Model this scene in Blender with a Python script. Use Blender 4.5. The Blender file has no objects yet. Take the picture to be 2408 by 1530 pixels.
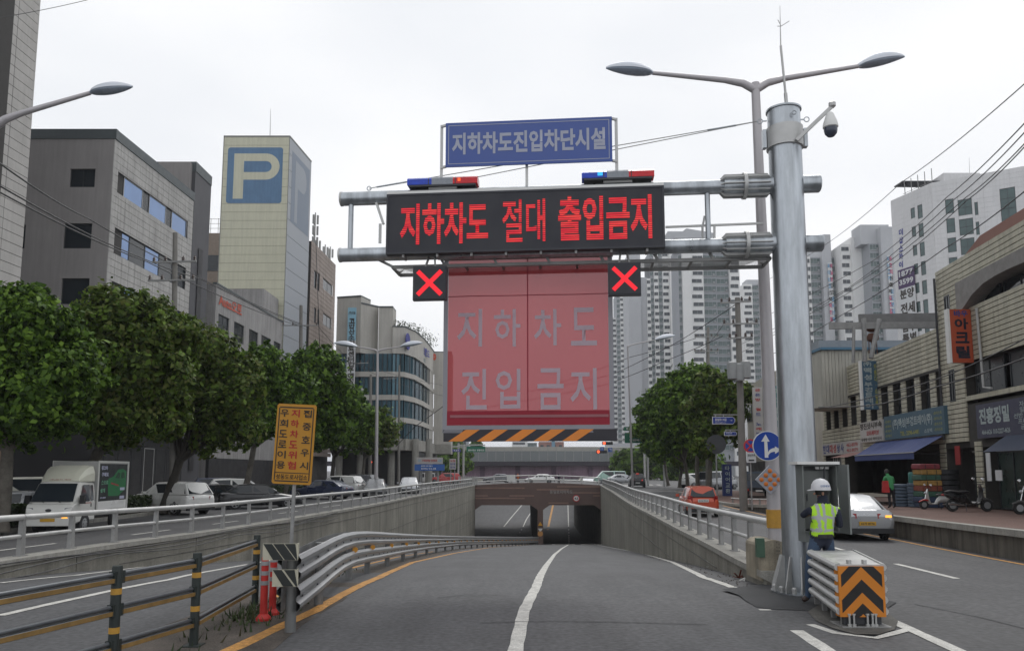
import bpy, bmesh, math, random
import numpy as np
from mathutils import Vector, Matrix
random.seed(7)
sc = bpy.context.scene
col = sc.collection
# ---------------------------------------------------------------- camera, sky, sun, exposure
H, F, CX, CY = 2.0, 1808.0, 1204.0, 903.0          # eye height; focal length and principal point of a 2408-wide frame
PITCH = math.atan((1106 - CY) / F)
cp, sp = math.cos(PITCH), math.sin(PITCH)
cam = bpy.data.cameras.new('camera'); cam.sensor_width = 36; cam.lens = 36 * F / 2408
cam.shift_y = (CY - 765) / 2408; cam.clip_end = 6000; cam.clip_start = .1
co = bpy.data.objects.new('camera', cam); col.objects.link(co)
co.location = (0, 0, H); co.rotation_euler = (math.pi / 2 + PITCH, 0, 0); sc.camera = co
sc.view_settings.view_transform = 'Standard'; sc.view_settings.look = 'None'
sc.view_settings.gamma = 1; sc.view_settings.use_curve_mapping = False; sc.view_settings.exposure = 0
world = bpy.data.worlds.new('World'); sc.world = world; world.use_nodes = True
wn, wl = world.node_tree.nodes, world.node_tree.links
wn.clear()
sky = wn.new('ShaderNodeTexSky'); sky.sky_type = 'NISHITA'; sky.sun_disc = False
sky.sun_elevation = math.radians(52); sky.sun_rotation = math.radians(20); sky.dust_density = 5
bg1 = wn.new('ShaderNodeBackground'); bg1.inputs[1].default_value = .05; wl.new(sky.outputs[0], bg1.inputs[0])
tc = wn.new('ShaderNodeTexCoord'); mp = wn.new('ShaderNodeMapping'); mp.inputs['Scale'].default_value = (1, 1, 2.2)
nz = wn.new('ShaderNodeTexNoise'); nz.inputs['Scale'].default_value = 1.7; nz.inputs['Detail'].default_value = 4
nz.inputs['Roughness'].default_value = .45
rp = wn.new('ShaderNodeValToRGB'); rp.color_ramp.elements[0].position = .34; rp.color_ramp.elements[1].position = .72
rp.color_ramp.elements[0].color = (.6, .625, .665, 1); rp.color_ramp.elements[1].color = (.775, .78, .79, 1)
bg2 = wn.new('ShaderNodeBackground'); bg2.inputs[1].default_value = 1.4
wl.new(tc.outputs['Generated'], mp.inputs[0]); wl.new(mp.outputs[0], nz.inputs[0]); wl.new(nz.outputs[0], rp.inputs[0]); wl.new(rp.outputs[0], bg2.inputs[0])
mx = wn.new('ShaderNodeMixShader'); mx.inputs[0].default_value = .96
wo = wn.new('ShaderNodeOutputWorld')
wl.new(bg1.outputs[0], mx.inputs[1]); wl.new(bg2.outputs[0], mx.inputs[2]); wl.new(mx.outputs[0], wo.inputs[0])
sun = bpy.data.lights.new('sun', 'SUN'); sun.energy = 1.1; sun.angle = math.radians(25); sun.color = (1, .97, .93)
so = bpy.data.objects.new('sun', sun); col.objects.link(so)
so.rotation_euler = (math.radians(38), 0, math.radians(160))

# ---------------------------------------------------------------- measuring helpers
def P(x, y, Y):
    u = (x - CX) / F; v = (CY - y) / F; d = cp - v * sp
    return Vector((u * Y / d, Y, H + Y * (sp + v * cp) / d))
def ss(t):
    t = min(1, max(0, t)); return t * t * (3 - 2 * t)
def zs(Y): return -.25 * ss((Y - 8) / 20) * (1 - ss((Y - 45) / 35))      # surface streets beside the ramp
def zr(Y):                                                               # road through the underpass
    if Y < 10: return 0.
    if Y < 18: return -.086 * (Y - 10) ** 2 / 16
    if Y < 105: return -.344 - .086 * (Y - 18)
    z0 = -.344 - .086 * 87
    if Y < 135: t = Y - 105; return z0 - .086 * t + .086 * t * t / 60
    z1 = z0 - 1.29
    if Y < 150: t = Y - 135; return z1 + .07 * t * t / 30
    return z1 + .525 + .07 * (Y - 150)
def S(x, y, zf=zs, off=0.):
    lo, hi = 3., 900.
    for i in range(50):
        m = (lo + hi) / 2
        if P(x, y, m).z - (zf(m) + off) > 0: lo = m
        else: hi = m
    return P(x, y, lo)
class Plane:                                                             # an upright plane, e.g. a facade
    def __init__(s, p, d):
        s.p = Vector((p[0], p[1], 0)); s.d = Vector((d[0], d[1], 0)).normalized()
        s.n = Vector((s.d.y, -s.d.x, 0))
        if s.n.dot(-s.p) < 0: s.n = -s.n                                 # towards the viewer
    def hit(s, x, y, off=0):
        r = P(x, y, 1.) - Vector((0, 0, H)); o = s.p + s.n * off
        t = (o.dot(s.n)) / r.dot(s.n)
        q = r * t; w = q - s.p; w.z = 0
        return w.dot(s.d), q.z + H
    def pt(s, a, z, off=0): 
        q = s.p + s.d * a + s.n * off; return Vector((q.x, q.y, z))

# ---------------------------------------------------------------- materials
MATS = {}
def nodes(m): m.use_nodes = True; return m.node_tree.nodes, m.node_tree.links
def mat(name, c, rough=.6, metal=0., var=.12, scale=3., bump=0., fine=0., emit=None, es=0., alpha=1., streak=0., stretch=(1, 1, 1), isl=None, trans=0., sdir=(2.2, 2.2, .12)):
    if name in MATS: return MATS[name]
    m = bpy.data.materials.new(name); MATS[name] = m
    n, l = nodes(m); b = n['Principled BSDF']
    b.inputs['Roughness'].default_value = rough; b.inputs['Metallic'].default_value = metal
    b.inputs['Base Color'].default_value = (*c, 1)
    src = None
    if var or streak or bump or fine:
        t = n.new('ShaderNodeTexCoord'); mpn = n.new('ShaderNodeMapping'); mpn.inputs['Scale'].default_value = stretch
        l.new(t.outputs['Object'], mpn.inputs[0])
        nn = n.new('ShaderNodeTexNoise'); nn.inputs['Scale'].default_value = scale; nn.inputs['Detail'].default_value = 6; nn.inputs['Roughness'].default_value = .62
        l.new(mpn.outputs[0], nn.inputs[0])
        r = n.new('ShaderNodeMapRange'); r.inputs[1].default_value = .28; r.inputs[2].default_value = .72
        r.inputs[3].default_value = 1 - var; r.inputs[4].default_value = 1 + var
        l.new(nn.outputs[0], r.inputs[0]); fac = r.outputs[0]
        def mul(a, bb):
            q = n.new('ShaderNodeMath'); q.operation = 'MULTIPLY'; l.new(a, q.inputs[0]); l.new(bb, q.inputs[1]); return q.outputs[0]
        if fine:
            n2 = n.new('ShaderNodeTexNoise'); n2.inputs['Scale'].default_value = scale * 30; n2.inputs['Detail'].default_value = 2
            l.new(mpn.outputs[0], n2.inputs[0]); r2 = n.new('ShaderNodeMapRange'); r2.inputs[1].default_value = .3; r2.inputs[2].default_value = .7
            r2.inputs[3].default_value = 1 - fine; r2.inputs[4].default_value = 1 + fine; l.new(n2.outputs[0], r2.inputs[0]); fac = mul(fac, r2.outputs[0])
        if streak:
            m3 = n.new('ShaderNodeMapping'); m3.inputs['Scale'].default_value = sdir; l.new(t.outputs['Object'], m3.inputs[0])
            n3 = n.new('ShaderNodeTexNoise'); n3.inputs['Scale'].default_value = 1.6; n3.inputs['Detail'].default_value = 7; n3.inputs['Roughness'].default_value = .7
            l.new(m3.outputs[0], n3.inputs[0]); r3 = n.new('ShaderNodeMapRange'); r3.inputs[1].default_value = .42; r3.inputs[2].default_value = .66
            r3.inputs[3].default_value = 1.; r3.inputs[4].default_value = 1 - streak; l.new(n3.outputs[0], r3.inputs[0]); fac = mul(fac, r3.outputs[0])
        h = n.new('ShaderNodeVectorMath'); h.operation = 'SCALE'; h.inputs[0].default_value = c
        if isl:
            g = n.new('ShaderNodeNewGeometry'); cr = n.new('ShaderNodeValToRGB')
            es_ = cr.color_ramp.elements; k = len(isl)
            while len(es_) < k: es_.new(.5)
            for i, cc in enumerate(isl): es_[i].position = i / (k - 1); es_[i].color = (*cc, 1)
            l.new(g.outputs['Random Per Island'], cr.inputs[0]); l.new(cr.outputs[0], h.inputs[0])
        l.new(fac, h.inputs['Scale']); l.new(h.outputs[0], b.inputs['Base Color'])
        src = nn
        if bump:
            bp = n.new('ShaderNodeBump'); bp.inputs['Strength'].default_value = bump; bp.inputs['Distance'].default_value = .02
            nb = n2 if fine else nn
            l.new(nb.outputs[0], bp.inputs['Height']); l.new(bp.outputs[0], b.inputs['Normal'])
        if var and rough < .6:
            rr = n.new('ShaderNodeMapRange'); rr.inputs[1].default_value = .3; rr.inputs[2].default_value = .7
            rr.inputs[3].default_value = rough * .75; rr.inputs[4].default_value = min(1, rough * 1.35); l.new(nn.outputs[0], rr.inputs[0]); l.new(rr.outputs[0], b.inputs['Roughness'])
    if emit: b.inputs['Emission Color'].default_value = (*emit, 1); b.inputs['Emission Strength'].default_value = es
    if alpha < 1: b.inputs['Alpha'].default_value = alpha
    if trans:
        o = n['Material Output']; tl = n.new('ShaderNodeBsdfTranslucent'); ms = n.new('ShaderNodeMixShader'); ms.inputs[0].default_value = trans
        if isl: l.new(h.outputs[0], tl.inputs[0])
        else: tl.inputs[0].default_value = (*c, 1)
        l.new(b.outputs[0], ms.inputs[1]); l.new(tl.outputs[0], ms.inputs[2]); l.new(ms.outputs[0], o.inputs[0])
    return m
asphalt = mat('asphalt', (.078, .079, .083), .74, var=.16, scale=.45, fine=.3, bump=.3, streak=.24, sdir=(1.1, .1, 1))
asphalt_dark = mat('asphalt_patch', (.03, .031, .034), .8, var=.2, scale=1.5, fine=.35, bump=.4)
asphalt_old = mat('asphalt_street', (.072, .072, .075), .72, var=.16, scale=.4, fine=.3, bump=.3, streak=.22, sdir=(1., .09, 1))
concrete = mat('concrete_wall', (.27, .258, .22), .85, var=.16, scale=.5, streak=.38, fine=.1, bump=.2, sdir=(.8, .8, .1))
concrete_l = mat('concrete_light', (.32, .31, .28), .85, var=.15, scale=1.2, fine=.15, bump=.2, streak=.25)
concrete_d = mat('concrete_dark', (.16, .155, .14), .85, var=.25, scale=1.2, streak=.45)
rust_dirt = mat('dirt_stained_median', (.075, .063, .053), .9, var=.45, scale=1.6, fine=.35, bump=.4)
galv = mat('galvanised_steel', (.46, .49, .52), .33, .85, var=.36, scale=3.2, stretch=(1, 1, .22), streak=.3)
galv_l = mat('galvanised_rail', (.5, .5, .49), .45, .45, var=.16, scale=3)
galv_d = mat('weathered_steel', (.3, .3, .295), .6, .35, var=.2, scale=3)
white_p = mat('white_road_paint', (.6, .59, .55), .7, var=.14, scale=2.5, fine=.25, streak=.35, sdir=(5, 5, 1))
yellow_p = mat('yellow_road_paint', (.55, .27, .06), .7, var=.25, scale=1.5, fine=.3, streak=.45, sdir=(5, 5, 1))
black = mat('black_plastic', (.015, .015, .017), .5, var=.2)
dark = mat('dark_metal', (.05, .052, .058), .5, .3, var=.2)
white = mat('white_paint', (.72, .72, .7), .5, var=.06, scale=1.5)
glass = mat('dark_glass', (.02, .026, .032), .06, 0, var=.1, scale=.6)
glass_b = mat('reflecting_blue_glass', (.17, .25, .42), .05, .75, var=.1, scale=.4)

# ---------------------------------------------------------------- mesh helpers
class MB:
    def __init__(s): s.v = []; s.f = []; s.m = []; s.k = 0
    def add(s, vs, fs):
        b = len(s.v); s.v += [tuple(q) for q in vs]
        for f in fs: s.f.append([b + i for i in f]); s.m.append(s.k)
        return s
    def hexa(s, p):          # 8 points: bottom ring 0-3, top ring 4-7
        return s.add(p, [(3, 2, 1, 0), (4, 5, 6, 7), (0, 1, 5, 4), (1, 2, 6, 5), (2, 3, 7, 6), (3, 0, 4, 7)])
    def box(s, x0, x1, y0, y1, z0, z1):
        return s.hexa([(x0, y0, z0), (x1, y0, z0), (x1, y1, z0), (x0, y1, z0), (x0, y0, z1), (x1, y0, z1), (x1, y1, z1), (x0, y1, z1)])
    def obox(s, c, ex, ey, ez):   # centre and half axes
        c, ex, ey, ez = map(Vector, (c, ex, ey, ez))
        return s.hexa([c - ex - ey - ez, c + ex - ey - ez, c + ex + ey - ez, c - ex + ey - ez, c - ex - ey + ez, c + ex - ey + ez, c + ex + ey + ez, c - ex + ey + ez])
    def bar(s, a, b, w, h):       # square bar from a to b
        a, b = Vector(a), Vector(b); d = (b - a); L = d.length; d = d / max(L, 1e-6)
        up = Vector((0, 0, 1)) if abs(d.z) < .95 else Vector((0, 1, 0))
        x = d.cross(up).normalized(); z = x.cross(d)
        return s.obox((a + b) / 2, x * w / 2, d * L / 2, z * h / 2)
    def fb(s, pl, a0, a1, z0, z1, o0, o1):     # a box in a facade plane
        return s.hexa([pl.pt(a0, z0, o0), pl.pt(a1, z0, o0), pl.pt(a1, z0, o1), pl.pt(a0, z0, o1), pl.pt(a0, z1, o0), pl.pt(a1, z1, o0), pl.pt(a1, z1, o1), pl.pt(a0, z1, o1)])
    def poly(s, pts): return s.add(pts, [tuple(range(len(pts)))])
    def prism(s, pts, e):
        e = Vector(e); n = len(pts); a = [Vector(q) for q in pts]
        return s.add(a + [q + e for q in a], [tuple(range(n))[::-1], tuple(range(n, 2 * n))] + [(i, (i + 1) % n, n + (i + 1) % n, n + i) for i in range(n)])
    def tube(s, path, r, n=10, cap=True, sq=1.):
        path = [Vector(q) for q in path]; rs = r if isinstance(r, (list, tuple)) else [r] * len(path)
        b = len(s.v); N = len(path); x = None
        for i, q in enumerate(path):
            d = (path[min(i + 1, N - 1)] - path[max(i - 1, 0)]).normalized()
            if x is None:
                up = Vector((0, 0, 1)) if abs(d.z) < .9 else Vector((0, 1, 0)); x = d.cross(up).normalized()
            x = (x - d * x.dot(d)).normalized(); y = x.cross(d)
            for k in range(n):
                a = 2 * math.pi * k / n; s.v.append(tuple(q + (x * math.cos(a) + y * math.sin(a) * sq) * rs[i]))
        for i in range(N - 1):
            for k in range(n):
                s.f.append([b + i * n + k, b + i * n + (k + 1) % n, b + (i + 1) * n + (k + 1) % n, b + (i + 1) * n + k]); s.m.append(s.k)
        if cap:
            s.f.append([b + k for k in range(n)][::-1]); s.m.append(s.k)
            s.f.append([b + (N - 1) * n + k for k in range(n)]); s.m.append(s.k)
        return s
    def lathe(s, c, prof, n=16, ax=None):      # prof: (r, h) along z (or ax)
        c = Vector(c); ax = Vector(ax or (0, 0, 1)).normalized()
        return s.tube([c + ax * h for r, h in prof], [max(r, 1e-4) for r, h in prof], n)
    def strip(s, A, B):
        b = len(s.v); n = len(A); s.v += [tuple(q) for q in A] + [tuple(q) for q in B]
        for i in range(n - 1): s.f.append([b + i, b + i + 1, b + n + i + 1, b + n + i]); s.m.append(s.k)
        return s
    def build(s, name, m, parent=None, smooth=False, label=None, local=False, kind=None):
        me = bpy.data.meshes.new(name)
        vs = s.v
        if parent is not None and not local:
            M = WM(parent).inverted(); vs = [tuple(M @ Vector(q)) for q in vs]
        me.from_pydata(vs, [], s.f)
        for q in (m if isinstance(m, (list, tuple)) else [m]): me.materials.append(q)
        if any(s.m): me.polygons.foreach_set('material_index', s.m)
        if smooth:
            me.polygons.foreach_set('use_smooth', [True] * len(me.polygons))
            try: me.set_sharp_from_angle(angle=math.radians(38))
            except Exception: pass
        me.validate(); me.update()
        o = bpy.data.objects.new(name, me); col.objects.link(o); o.parent = parent
        if label: o['label'] = label
        if kind: o['kind'] = kind
        return o
def WM(o):
    m = o.matrix_basis.copy()
    while o.parent: o = o.parent; m = o.matrix_basis @ m
    return m
def tag(o, label, cat, group=None):
    o['label'] = label; o['category'] = cat
    if group: o['group'] = group
    return o
def thing(name, label, cat, loc=(0, 0, 0), rz=0., group=None):
    o = bpy.data.objects.new(name, None); col.objects.link(o); o.location = loc; o.rotation_euler = (0, 0, rz); o.empty_display_size = .2
    return tag(o, label, cat, group)
def struct(mb, name, m, smooth=False): return mb.build(name, m, None, smooth, kind='structure')
def kids(o): return [c for c in ALLK.get(o.name, [])]
def copy_tree(o, parent=None):
    c = o.copy(); col.objects.link(c); c.parent = parent
    for ch in list(o.children): copy_tree(ch, c)
    return c
def dup(o, loc, rz=0., label=None):
    c = copy_tree(o); c.location = loc; c.rotation_euler = (0, 0, rz)
    if label: c['label'] = label
    return c
def copy_part(o, parent, loc):
    c = o.copy(); col.objects.link(c); c.parent = parent; c.location = loc; return c
TXT = {}; TMP = bpy.data.scenes.new('text_workshop')
def txt(s, o, r, u, w, h, m, parent, name='lettering', bold=.02, space=1., depth=.004, line=1., label=None, align='CENTER', keep=False):
    """lettering centred on o, filling w x h along the directions r and u"""
    key = (s, bold, space, line, align)
    if key not in TXT:
        c = bpy.data.curves.new('t', 'FONT'); c.body = s; c.offset = bold; c.space_character = space; c.space_line = line; c.align_x = align
        c.resolution_u = 2; c.extrude = .0
        t = bpy.data.objects.new('t', c); TMP.collection.objects.link(t); TMP.view_layers[0].update()
        TXT[key] = bpy.data.meshes.new_from_object(t.evaluated_get(TMP.view_layers[0].depsgraph)); TXT[key].use_fake_user = False
        bpy.data.objects.remove(t); bpy.data.curves.remove(c)
    me = TXT[key].copy(); me.name = name
    v = np.array([q.co[:] for q in me.vertices])
    lo, hi = v[:, :2].min(0), v[:, :2].max(0); ce = (lo + hi) / 2; sx, sy = w / (hi[0] - lo[0]), h / (hi[1] - lo[1])
    if keep: sx = sy = min(sx, sy)
    o, r, u = Vector(o), Vector(r).normalized(), Vector(u).normalized(); nn = r.cross(u)
    M = WM(parent).inverted() if parent else Matrix()
    for q in me.vertices:
        q.co = M @ (o + r * (q.co.x - ce[0]) * sx + u * (q.co.y - ce[1]) * sy + nn * depth)
    me.materials.clear(); me.materials.append(m)
    ob = bpy.data.objects.new(name, me); col.objects.link(ob); ob.parent = parent
    if label: ob['label'] = label
    return ob
def interp(xs, ys, x): return float(np.interp(x, xs, ys))
# ---------------------------------------------------------------- ground, roads, retaining walls
rimo = lambda Y: .25 - .2 * ss((Y - 30) / 60)
zrim = lambda Y: zs(Y) + rimo(Y)
RW = [S(x, y, zrim) for x, y in [(1784, 1340), (1651, 1268), (1560, 1223), (1494, 1190), (1455, 1166), (1430, 1150)]]
RW = [(q.x, q.y) for q in RW] + [(P(1412, 1141, 105).x, 105.)]
LW = [S(x, y, zrim) for x, y in [(0, 1322), (143, 1293), (347, 1267), (602, 1233), (835, 1193), (969, 1167), (1036, 1155)]]
LW = [(q.x, q.y) for q in LW] + [(P(1117, 1141, 105).x, 105.)]
sl = (LW[0][0] - 8, LW[0][1])
def curve_x(pts, Y):
    xs = [p[1] for p in pts]; v = [p[0] for p in pts]
    if Y < xs[0]: return v[0] + (Y - xs[0]) * .045
    return interp(xs, v, Y)
def smooth_x(pts, Y): return sum(curve_x(pts, Y + d) for d in (-3, -1.5, 0, 1.5, 3)) / 5 if Y < 101 else curve_x(pts, Y)
XR = lambda Y: smooth_x(RW, Y)
XL = lambda Y: smooth_x(LW, Y)
Ys = [-30, -10, 0, 4] + [6 + 1.5 * i for i in range(66)] + [105]
far = [105, 115, 130, 150, 200, 300, 450, 700, 1200]
def side(Yl, fx, X, zf=zs):
    mb = MB(); A = [(fx(Y), Y, zf(Y)) for Y in Yl]; B = [(X, Y, zf(Y)) for Y in Yl]
    return mb.strip(A, B) if X > 0 else mb.strip(B, A)
zg = lambda Y: zs(Y)
struct(side(Ys, XR, 900), 'street_ground', asphalt_old)
struct(side(Ys, XL, -900), 'street_ground', asphalt_old)
mb = MB(); mb.strip([(-900, Y, 0) for Y in (105, 141)], [(900, Y, 0) for Y in (105, 141)]); struct(mb, 'crossing_road', asphalt_old)
# ground beyond the crossing, open above the far ramp
mb = MB(); F0, F1 = -9.5, 17.5
mb.add([(-2500, 141, 0), (F0, 141, 0), (F0, 262, 0), (-2500, 262, 0)], [(0, 1, 2, 3)])
mb.add([(F1 + 6, 141, 0), (2500, 141, 0), (2500, 262, 0), (F1 + 6, 262, 0)], [(0, 1, 2, 3)])
mb.add([(-2500, 262, 0), (2500, 262, 0), (2500, 4000, 0), (-2500, 4000, 0)], [(0, 1, 2, 3)])
struct(mb, 'far_ground', asphalt_old)
# ramp into the underpass
yy = [-30, -10, 0] + [4 + 1. * i for i in range(102)] + [107, 110, 115, 120, 125, 130, 135, 140, 145, 150, 160, 170, 180, 200, 230, 270]
def xl2(Y): return XL(Y) if Y <= 105 else F0 + 4.4 - (Y - 105) * .0
mb = MB()
A = [(XL(Y) if Y <= 105 else -9.5, Y, zr(Y)) for Y in yy]; B = [(XR(Y) if Y <= 105 else 23.5, Y, zr(Y)) for Y in yy]
mb.strip(A, B); struct(mb, 'underpass_road', asphalt)
# retaining walls with a coping, vertical joints and slanting panel grooves
def wall(fx, sgn, name, label, y0):
    t = thing(name, label, 'wall', (fx(40), 40, 0))
    Yl = [y0] + [Y for Y in Ys if y0 + .3 < Y < 104] + [105]
    zl = lambda Y: zr(Y) if Y <= 105 else 0
    pan = [y0] + list(np.arange(y0 + 5, 104, 6.)) + [105]
    grooves = 3
    for i in range(len(pan) - 1):
        a, b = pan[i] + .02, pan[i + 1] - .02
        m = MB(); yl = [a + (b - a) * k / 4 for k in range(5)]
        fr = [(fx(Y), Y, zr(Y) - .3) for Y in yl]; ft = [(fx(Y), Y, zrim(Y) - .12) for Y in yl]
        bk = [(fx(Y) + sgn * .3, Y, zr(Y) - .3) for Y in yl]; bt = [(fx(Y) + sgn * .3, Y, zrim(Y) - .12) for Y in yl]
        m.strip(fr, ft); m.strip(bk, bt); m.strip(ft, bt)
        m.poly([fr[0], ft[0], bt[0], bk[0]]); m.poly([fr[-1], ft[-1], bt[-1], bk[-1]])
        m.build('concrete_panel', concrete, t)
    m = MB(); back = [(fx(Y) + sgn * .31, Y, zr(Y) - .3) for Y in Yl]; m.strip([(fx(Y) + sgn * .06, Y, zr(Y) - .4) for Y in Yl], [(fx(Y) + sgn * .06, Y, zrim(Y) - .13) for Y in Yl])
    m.build('joint_backing', dark, t)
    m = MB(); off = (-.05, .5)
    def ring(Y): x = fx(Y); return [(x - sgn * .05, Y, zrim(Y) - .118), (x - sgn * .05, Y, zrim(Y)), (x + sgn * .5, Y, zrim(Y)), (x + sgn * .5, Y, zrim(Y) - .4)]
    R = [ring(Y) for Y in Yl]
    for k in range(3): m.strip([r[k] for r in R], [r[k + 1] for r in R])
    m.strip([r[3] for r in R], [r[0] for r in R]); m.poly(R[0]); m.poly(R[-1]); m.build('coping', concrete_l, t)
    # form-tie grooves following the street grade
    m = MB()
    for dz in ((.55, 1.9, 3.3, 4.7, 6.1) if sgn < 0 else (.5, 1.25)):
        pts = [Y for Y in Yl if zrim(Y) - dz > zr(Y) + .05]
        if len(pts) > 2: m.tube([(fx(Y) - sgn * .004, Y, zrim(Y) - dz) for Y in pts], .018, 4)
    m.build('form_line', concrete_d, t)
    return t
rwall = wall(XR, 1, 'retaining_wall', 'streaked concrete retaining wall right of the ramp lanes, under the railing that ends at the big steel pole', 14.2)
lwall = wall(XL, -1, 'retaining_wall', 'streaked concrete retaining wall left of the ramp, under the railing beside the white box truck', 8.)
# cables lying along the left wall
m = MB()
for k in range(3):
    m.tube([(XL(Y) + .06 + .03 * k, Y, zrim(Y) - .12 - .1 * k + .06 * math.sin(Y * (.5 + .2 * k) + k)) for Y in np.arange(8.5, 40, .7)], .014, 4)
tag(m.build('cable', black, smooth=True), 'black cables sagging along the top of the left concrete wall', 'cable')

# railing on a wall: every post and rail a part
def railing(fx, sgn, name, label, y0, y1, pitch, xo):
    t = thing(name, label, 'railing', (fx(20) + xo, 20, 0))
    g = lambda Y, z: (fx(Y) + xo, Y, zrim(Y) + z)
    Y = y0; n = 0; pm = None
    ys = []
    while Y < y1: ys.append(Y); Y += pitch
    for Y in ys:
        m = MB(); x = fx(Y) + xo; z = zrim(Y)
        dx = fx(Y + .5) - fx(Y - .5)
        m.hexa([(x - .05, Y - .09, z - .002), (x + .05, Y - .09, z - .002), (x + .05, Y + .09, z - .002), (x - .05, Y + .09, z - .002),
                (x - .05, Y - .05, z + .8), (x + .05, Y - .05, z + .8), (x + .05, Y + .05, z + .8), (x - .05, Y + .05, z + .8)])
        m.box(x - .09, x + .09, Y - .13, Y + .13, z, z + .02)
        m.build('post', galv_d, t)
    for zz, r, nm in ((.84, .07, 'top_rail'), (.43, .045, 'lower_rail')):
        k = 0
        step = 2
        for i in range(0, len(ys) - 1, step):
            a, b = ys[i], ys[min(i + step, len(ys) - 1)]
            if b - a < .1: continue
            MB().tube([g(a + .01, zz), g((a + b) / 2, zz), g(b - .01, zz)], r, 10).build(nm, galv_l, t, True)
    return t
railing(XR, 1, 'railing', 'steel two-rail railing on the right retaining wall, running from the concrete end block', 14.6, 104.6, 1.95, .28)
railing(XL, -1, 'railing', 'steel two-rail railing on the left retaining wall in front of the box truck', 9.2, 104.6, 2.0, -.28)

# ---------------------------------------------------------------- painted lines
def line(pts, w, m, zf, name='road_marking', lift=.007, smoothn=1):
    q = [S(x, y, zf) for x, y in pts]
    # resample
    out = []
    for i in range(len(q) - 1):
        n = max(1, int((q[i + 1] - q[i]).length / .35))
        for k in range(n): out.append(q[i].lerp(q[i + 1], k / n))
    out.append(q[-1])
    A, B = [], []
    for i, p in enumerate(out):
        d = out[min(i + 1, len(out) - 1)] - out[max(i - 1, 0)]; d.z = 0; d.normalize(); s = Vector((-d.y, d.x, 0)) * w / 2
        j = 1 + .08 * math.sin(i * 2.3)
        a, b = p + s * j, p - s * j
        A.append((a.x, a.y, zf(a.y) + lift)); B.append((b.x, b.y, zf(b.y) + lift))
    return struct(MB().strip(B, A), name, m)
line([(1205, 1560), (1212, 1530), (1232, 1437), (1261, 1380), (1284, 1330), (1304, 1303), (1321, 1289), (1333, 1282), (1338, 1276)], .17, white_p, zr)
line([(430, 1575), (560, 1520), (742, 1435), (892, 1357), (969, 1322), (1069, 1300), (1149, 1287), (1240, 1279.5), (1272, 1277)], .19, yellow_p, zr)
line([(1398, 1277.5), (1417, 1283), (1514, 1301), (1581, 1321), (1654, 1357), (1724, 1381)], .16, white_p, zr)
line([(585, 1440), (642, 1407), (735, 1364), (835, 1333), (935, 1309), (1020, 1296)], .14, yellow_p, zr)
line([(0, 1447), (200, 1402), (400, 1362), (590, 1325), (700, 1306)], .15, white_p, zr)
line([(0, 1370), (180, 1352), (330, 1333), (450, 1316)], .13, white_p, zr)
line([(1797, 1432), (1870, 1480), (1948, 1530), (2010, 1570)], .17, white_p, zs)
line([(2080, 1452), (2160, 1488), (2260, 1533), (2330, 1565)], .17, white_p, zs)
line([(1905, 1468), (1965, 1488), (2060, 1500), (2135, 1480)], .12, white_p, zs, lift=.008)
line([(2106, 1325), (2250, 1360)], .14, white_p, zs)
line([(1950, 1284), (1983, 1293)], .14, white_p, zs)
line([(1698, 1194.5), (1716, 1198)], .14, white_p, zs)
line([(1700, 1188), (1800, 1211), (1960, 1240), (2113, 1270), (2408, 1327), (2600, 1366)], .13, yellow_p, zs)
line([(1470, 1172), (1560, 1215), (1650, 1262), (1760, 1322)], .12, white_p, zs)
for a, b in (((-60, 1301), (130, 1277)), ((310, 1257), (400, 1245)), ((500, 1232), (560, 1224)), ((655, 1207), (700, 1201)), ((760, 1192), (800, 1187))):
    line([a, b], .13, white_p, zs)
for k in range(7):        # crosswalk behind the portal on the right street
    a = S(1450 + k * 22, 1131); MB_ = MB()
    X0 = 13.5 + k * 1.15
    struct(MB_.strip([(X0, 108, .006), (X0 + .3, 112, .006)], [(X0 + .55, 108, .006), (X0 + .85, 112, .006)]), 'road_marking', white_p)
for pp in ([(1130, 1464), (1300, 1460), (1480, 1463), (1660, 1468)], [(1030, 1405), (1100, 1398), (1170, 1400)], [(2150, 1420), (2300, 1450), (2460, 1490)]): line(pp, .022, asphalt_dark, zs if pp[0][0] > 2000 else zr, 'road_seam', .009)
# rumble strips before the portal and the far lanes
zl = lambda Y: zr(Y)
for x0, x1, y in ((1286, 1330, 1276), (1346, 1392, 1276)):
    a, b = S(x0, y, zr), S(x1, y, zr)
    for k in range(6):
        t = (k + .2) / 6; X = a.x + (b.x - a.x) * t
        struct(MB().box(X, X + .7, 101, 101.5, zr(101) - .02, zr(101) + .008), 'road_marking', white_p)
line([(1338, 1275.5), (1337.6, 1250), (1336.5, 1220), (1335.5, 1185)], .2, white_p, zr)
line([(1392, 1272), (1376, 1245), (1364, 1215), (1356, 1180)], .18, white_p, zr)
line([(1288, 1245), (1292, 1225), (1302, 1180)], .4, yellow_p, zr)
line([(1222, 1252), (1238, 1220), (1258, 1190), (1262, 1180)], .2, white_p, zr)
line([(1180, 1243), (1203, 1215), (1227, 1187), (1232, 1180)], .2, white_p, zr)
# fresh asphalt patch under the gantry foot
q = [S(x, y) for x, y in [(1697, 1386), (1720, 1384), (1790, 1374), (1905, 1378), (2000, 1392), (2108, 1417), (2085, 1432), (2040, 1440), (1900, 1437), (1815, 1433), (1778, 1428), (1752, 1412), (1738, 1400)]]
struct(MB().poly([(p.x, p.y, zs(p.y) + .014) for p in q]), 'asphalt_patch', asphalt_dark)
q = [S(x, y) for x, y in [(1900, 1440), (1935, 1418), (2000, 1412), (2085, 1440), (2112, 1462), (2104, 1482), (2066, 1494), (2010, 1493), (1958, 1479), (1920, 1462)]]
struct(MB().poly([(p.x, p.y, zs(p.y) + .019) for p in q]), 'concrete_pad', mat('dusty_concrete', (.105, .1, .09), .9, var=.35, scale=2, fine=.3))
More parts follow.
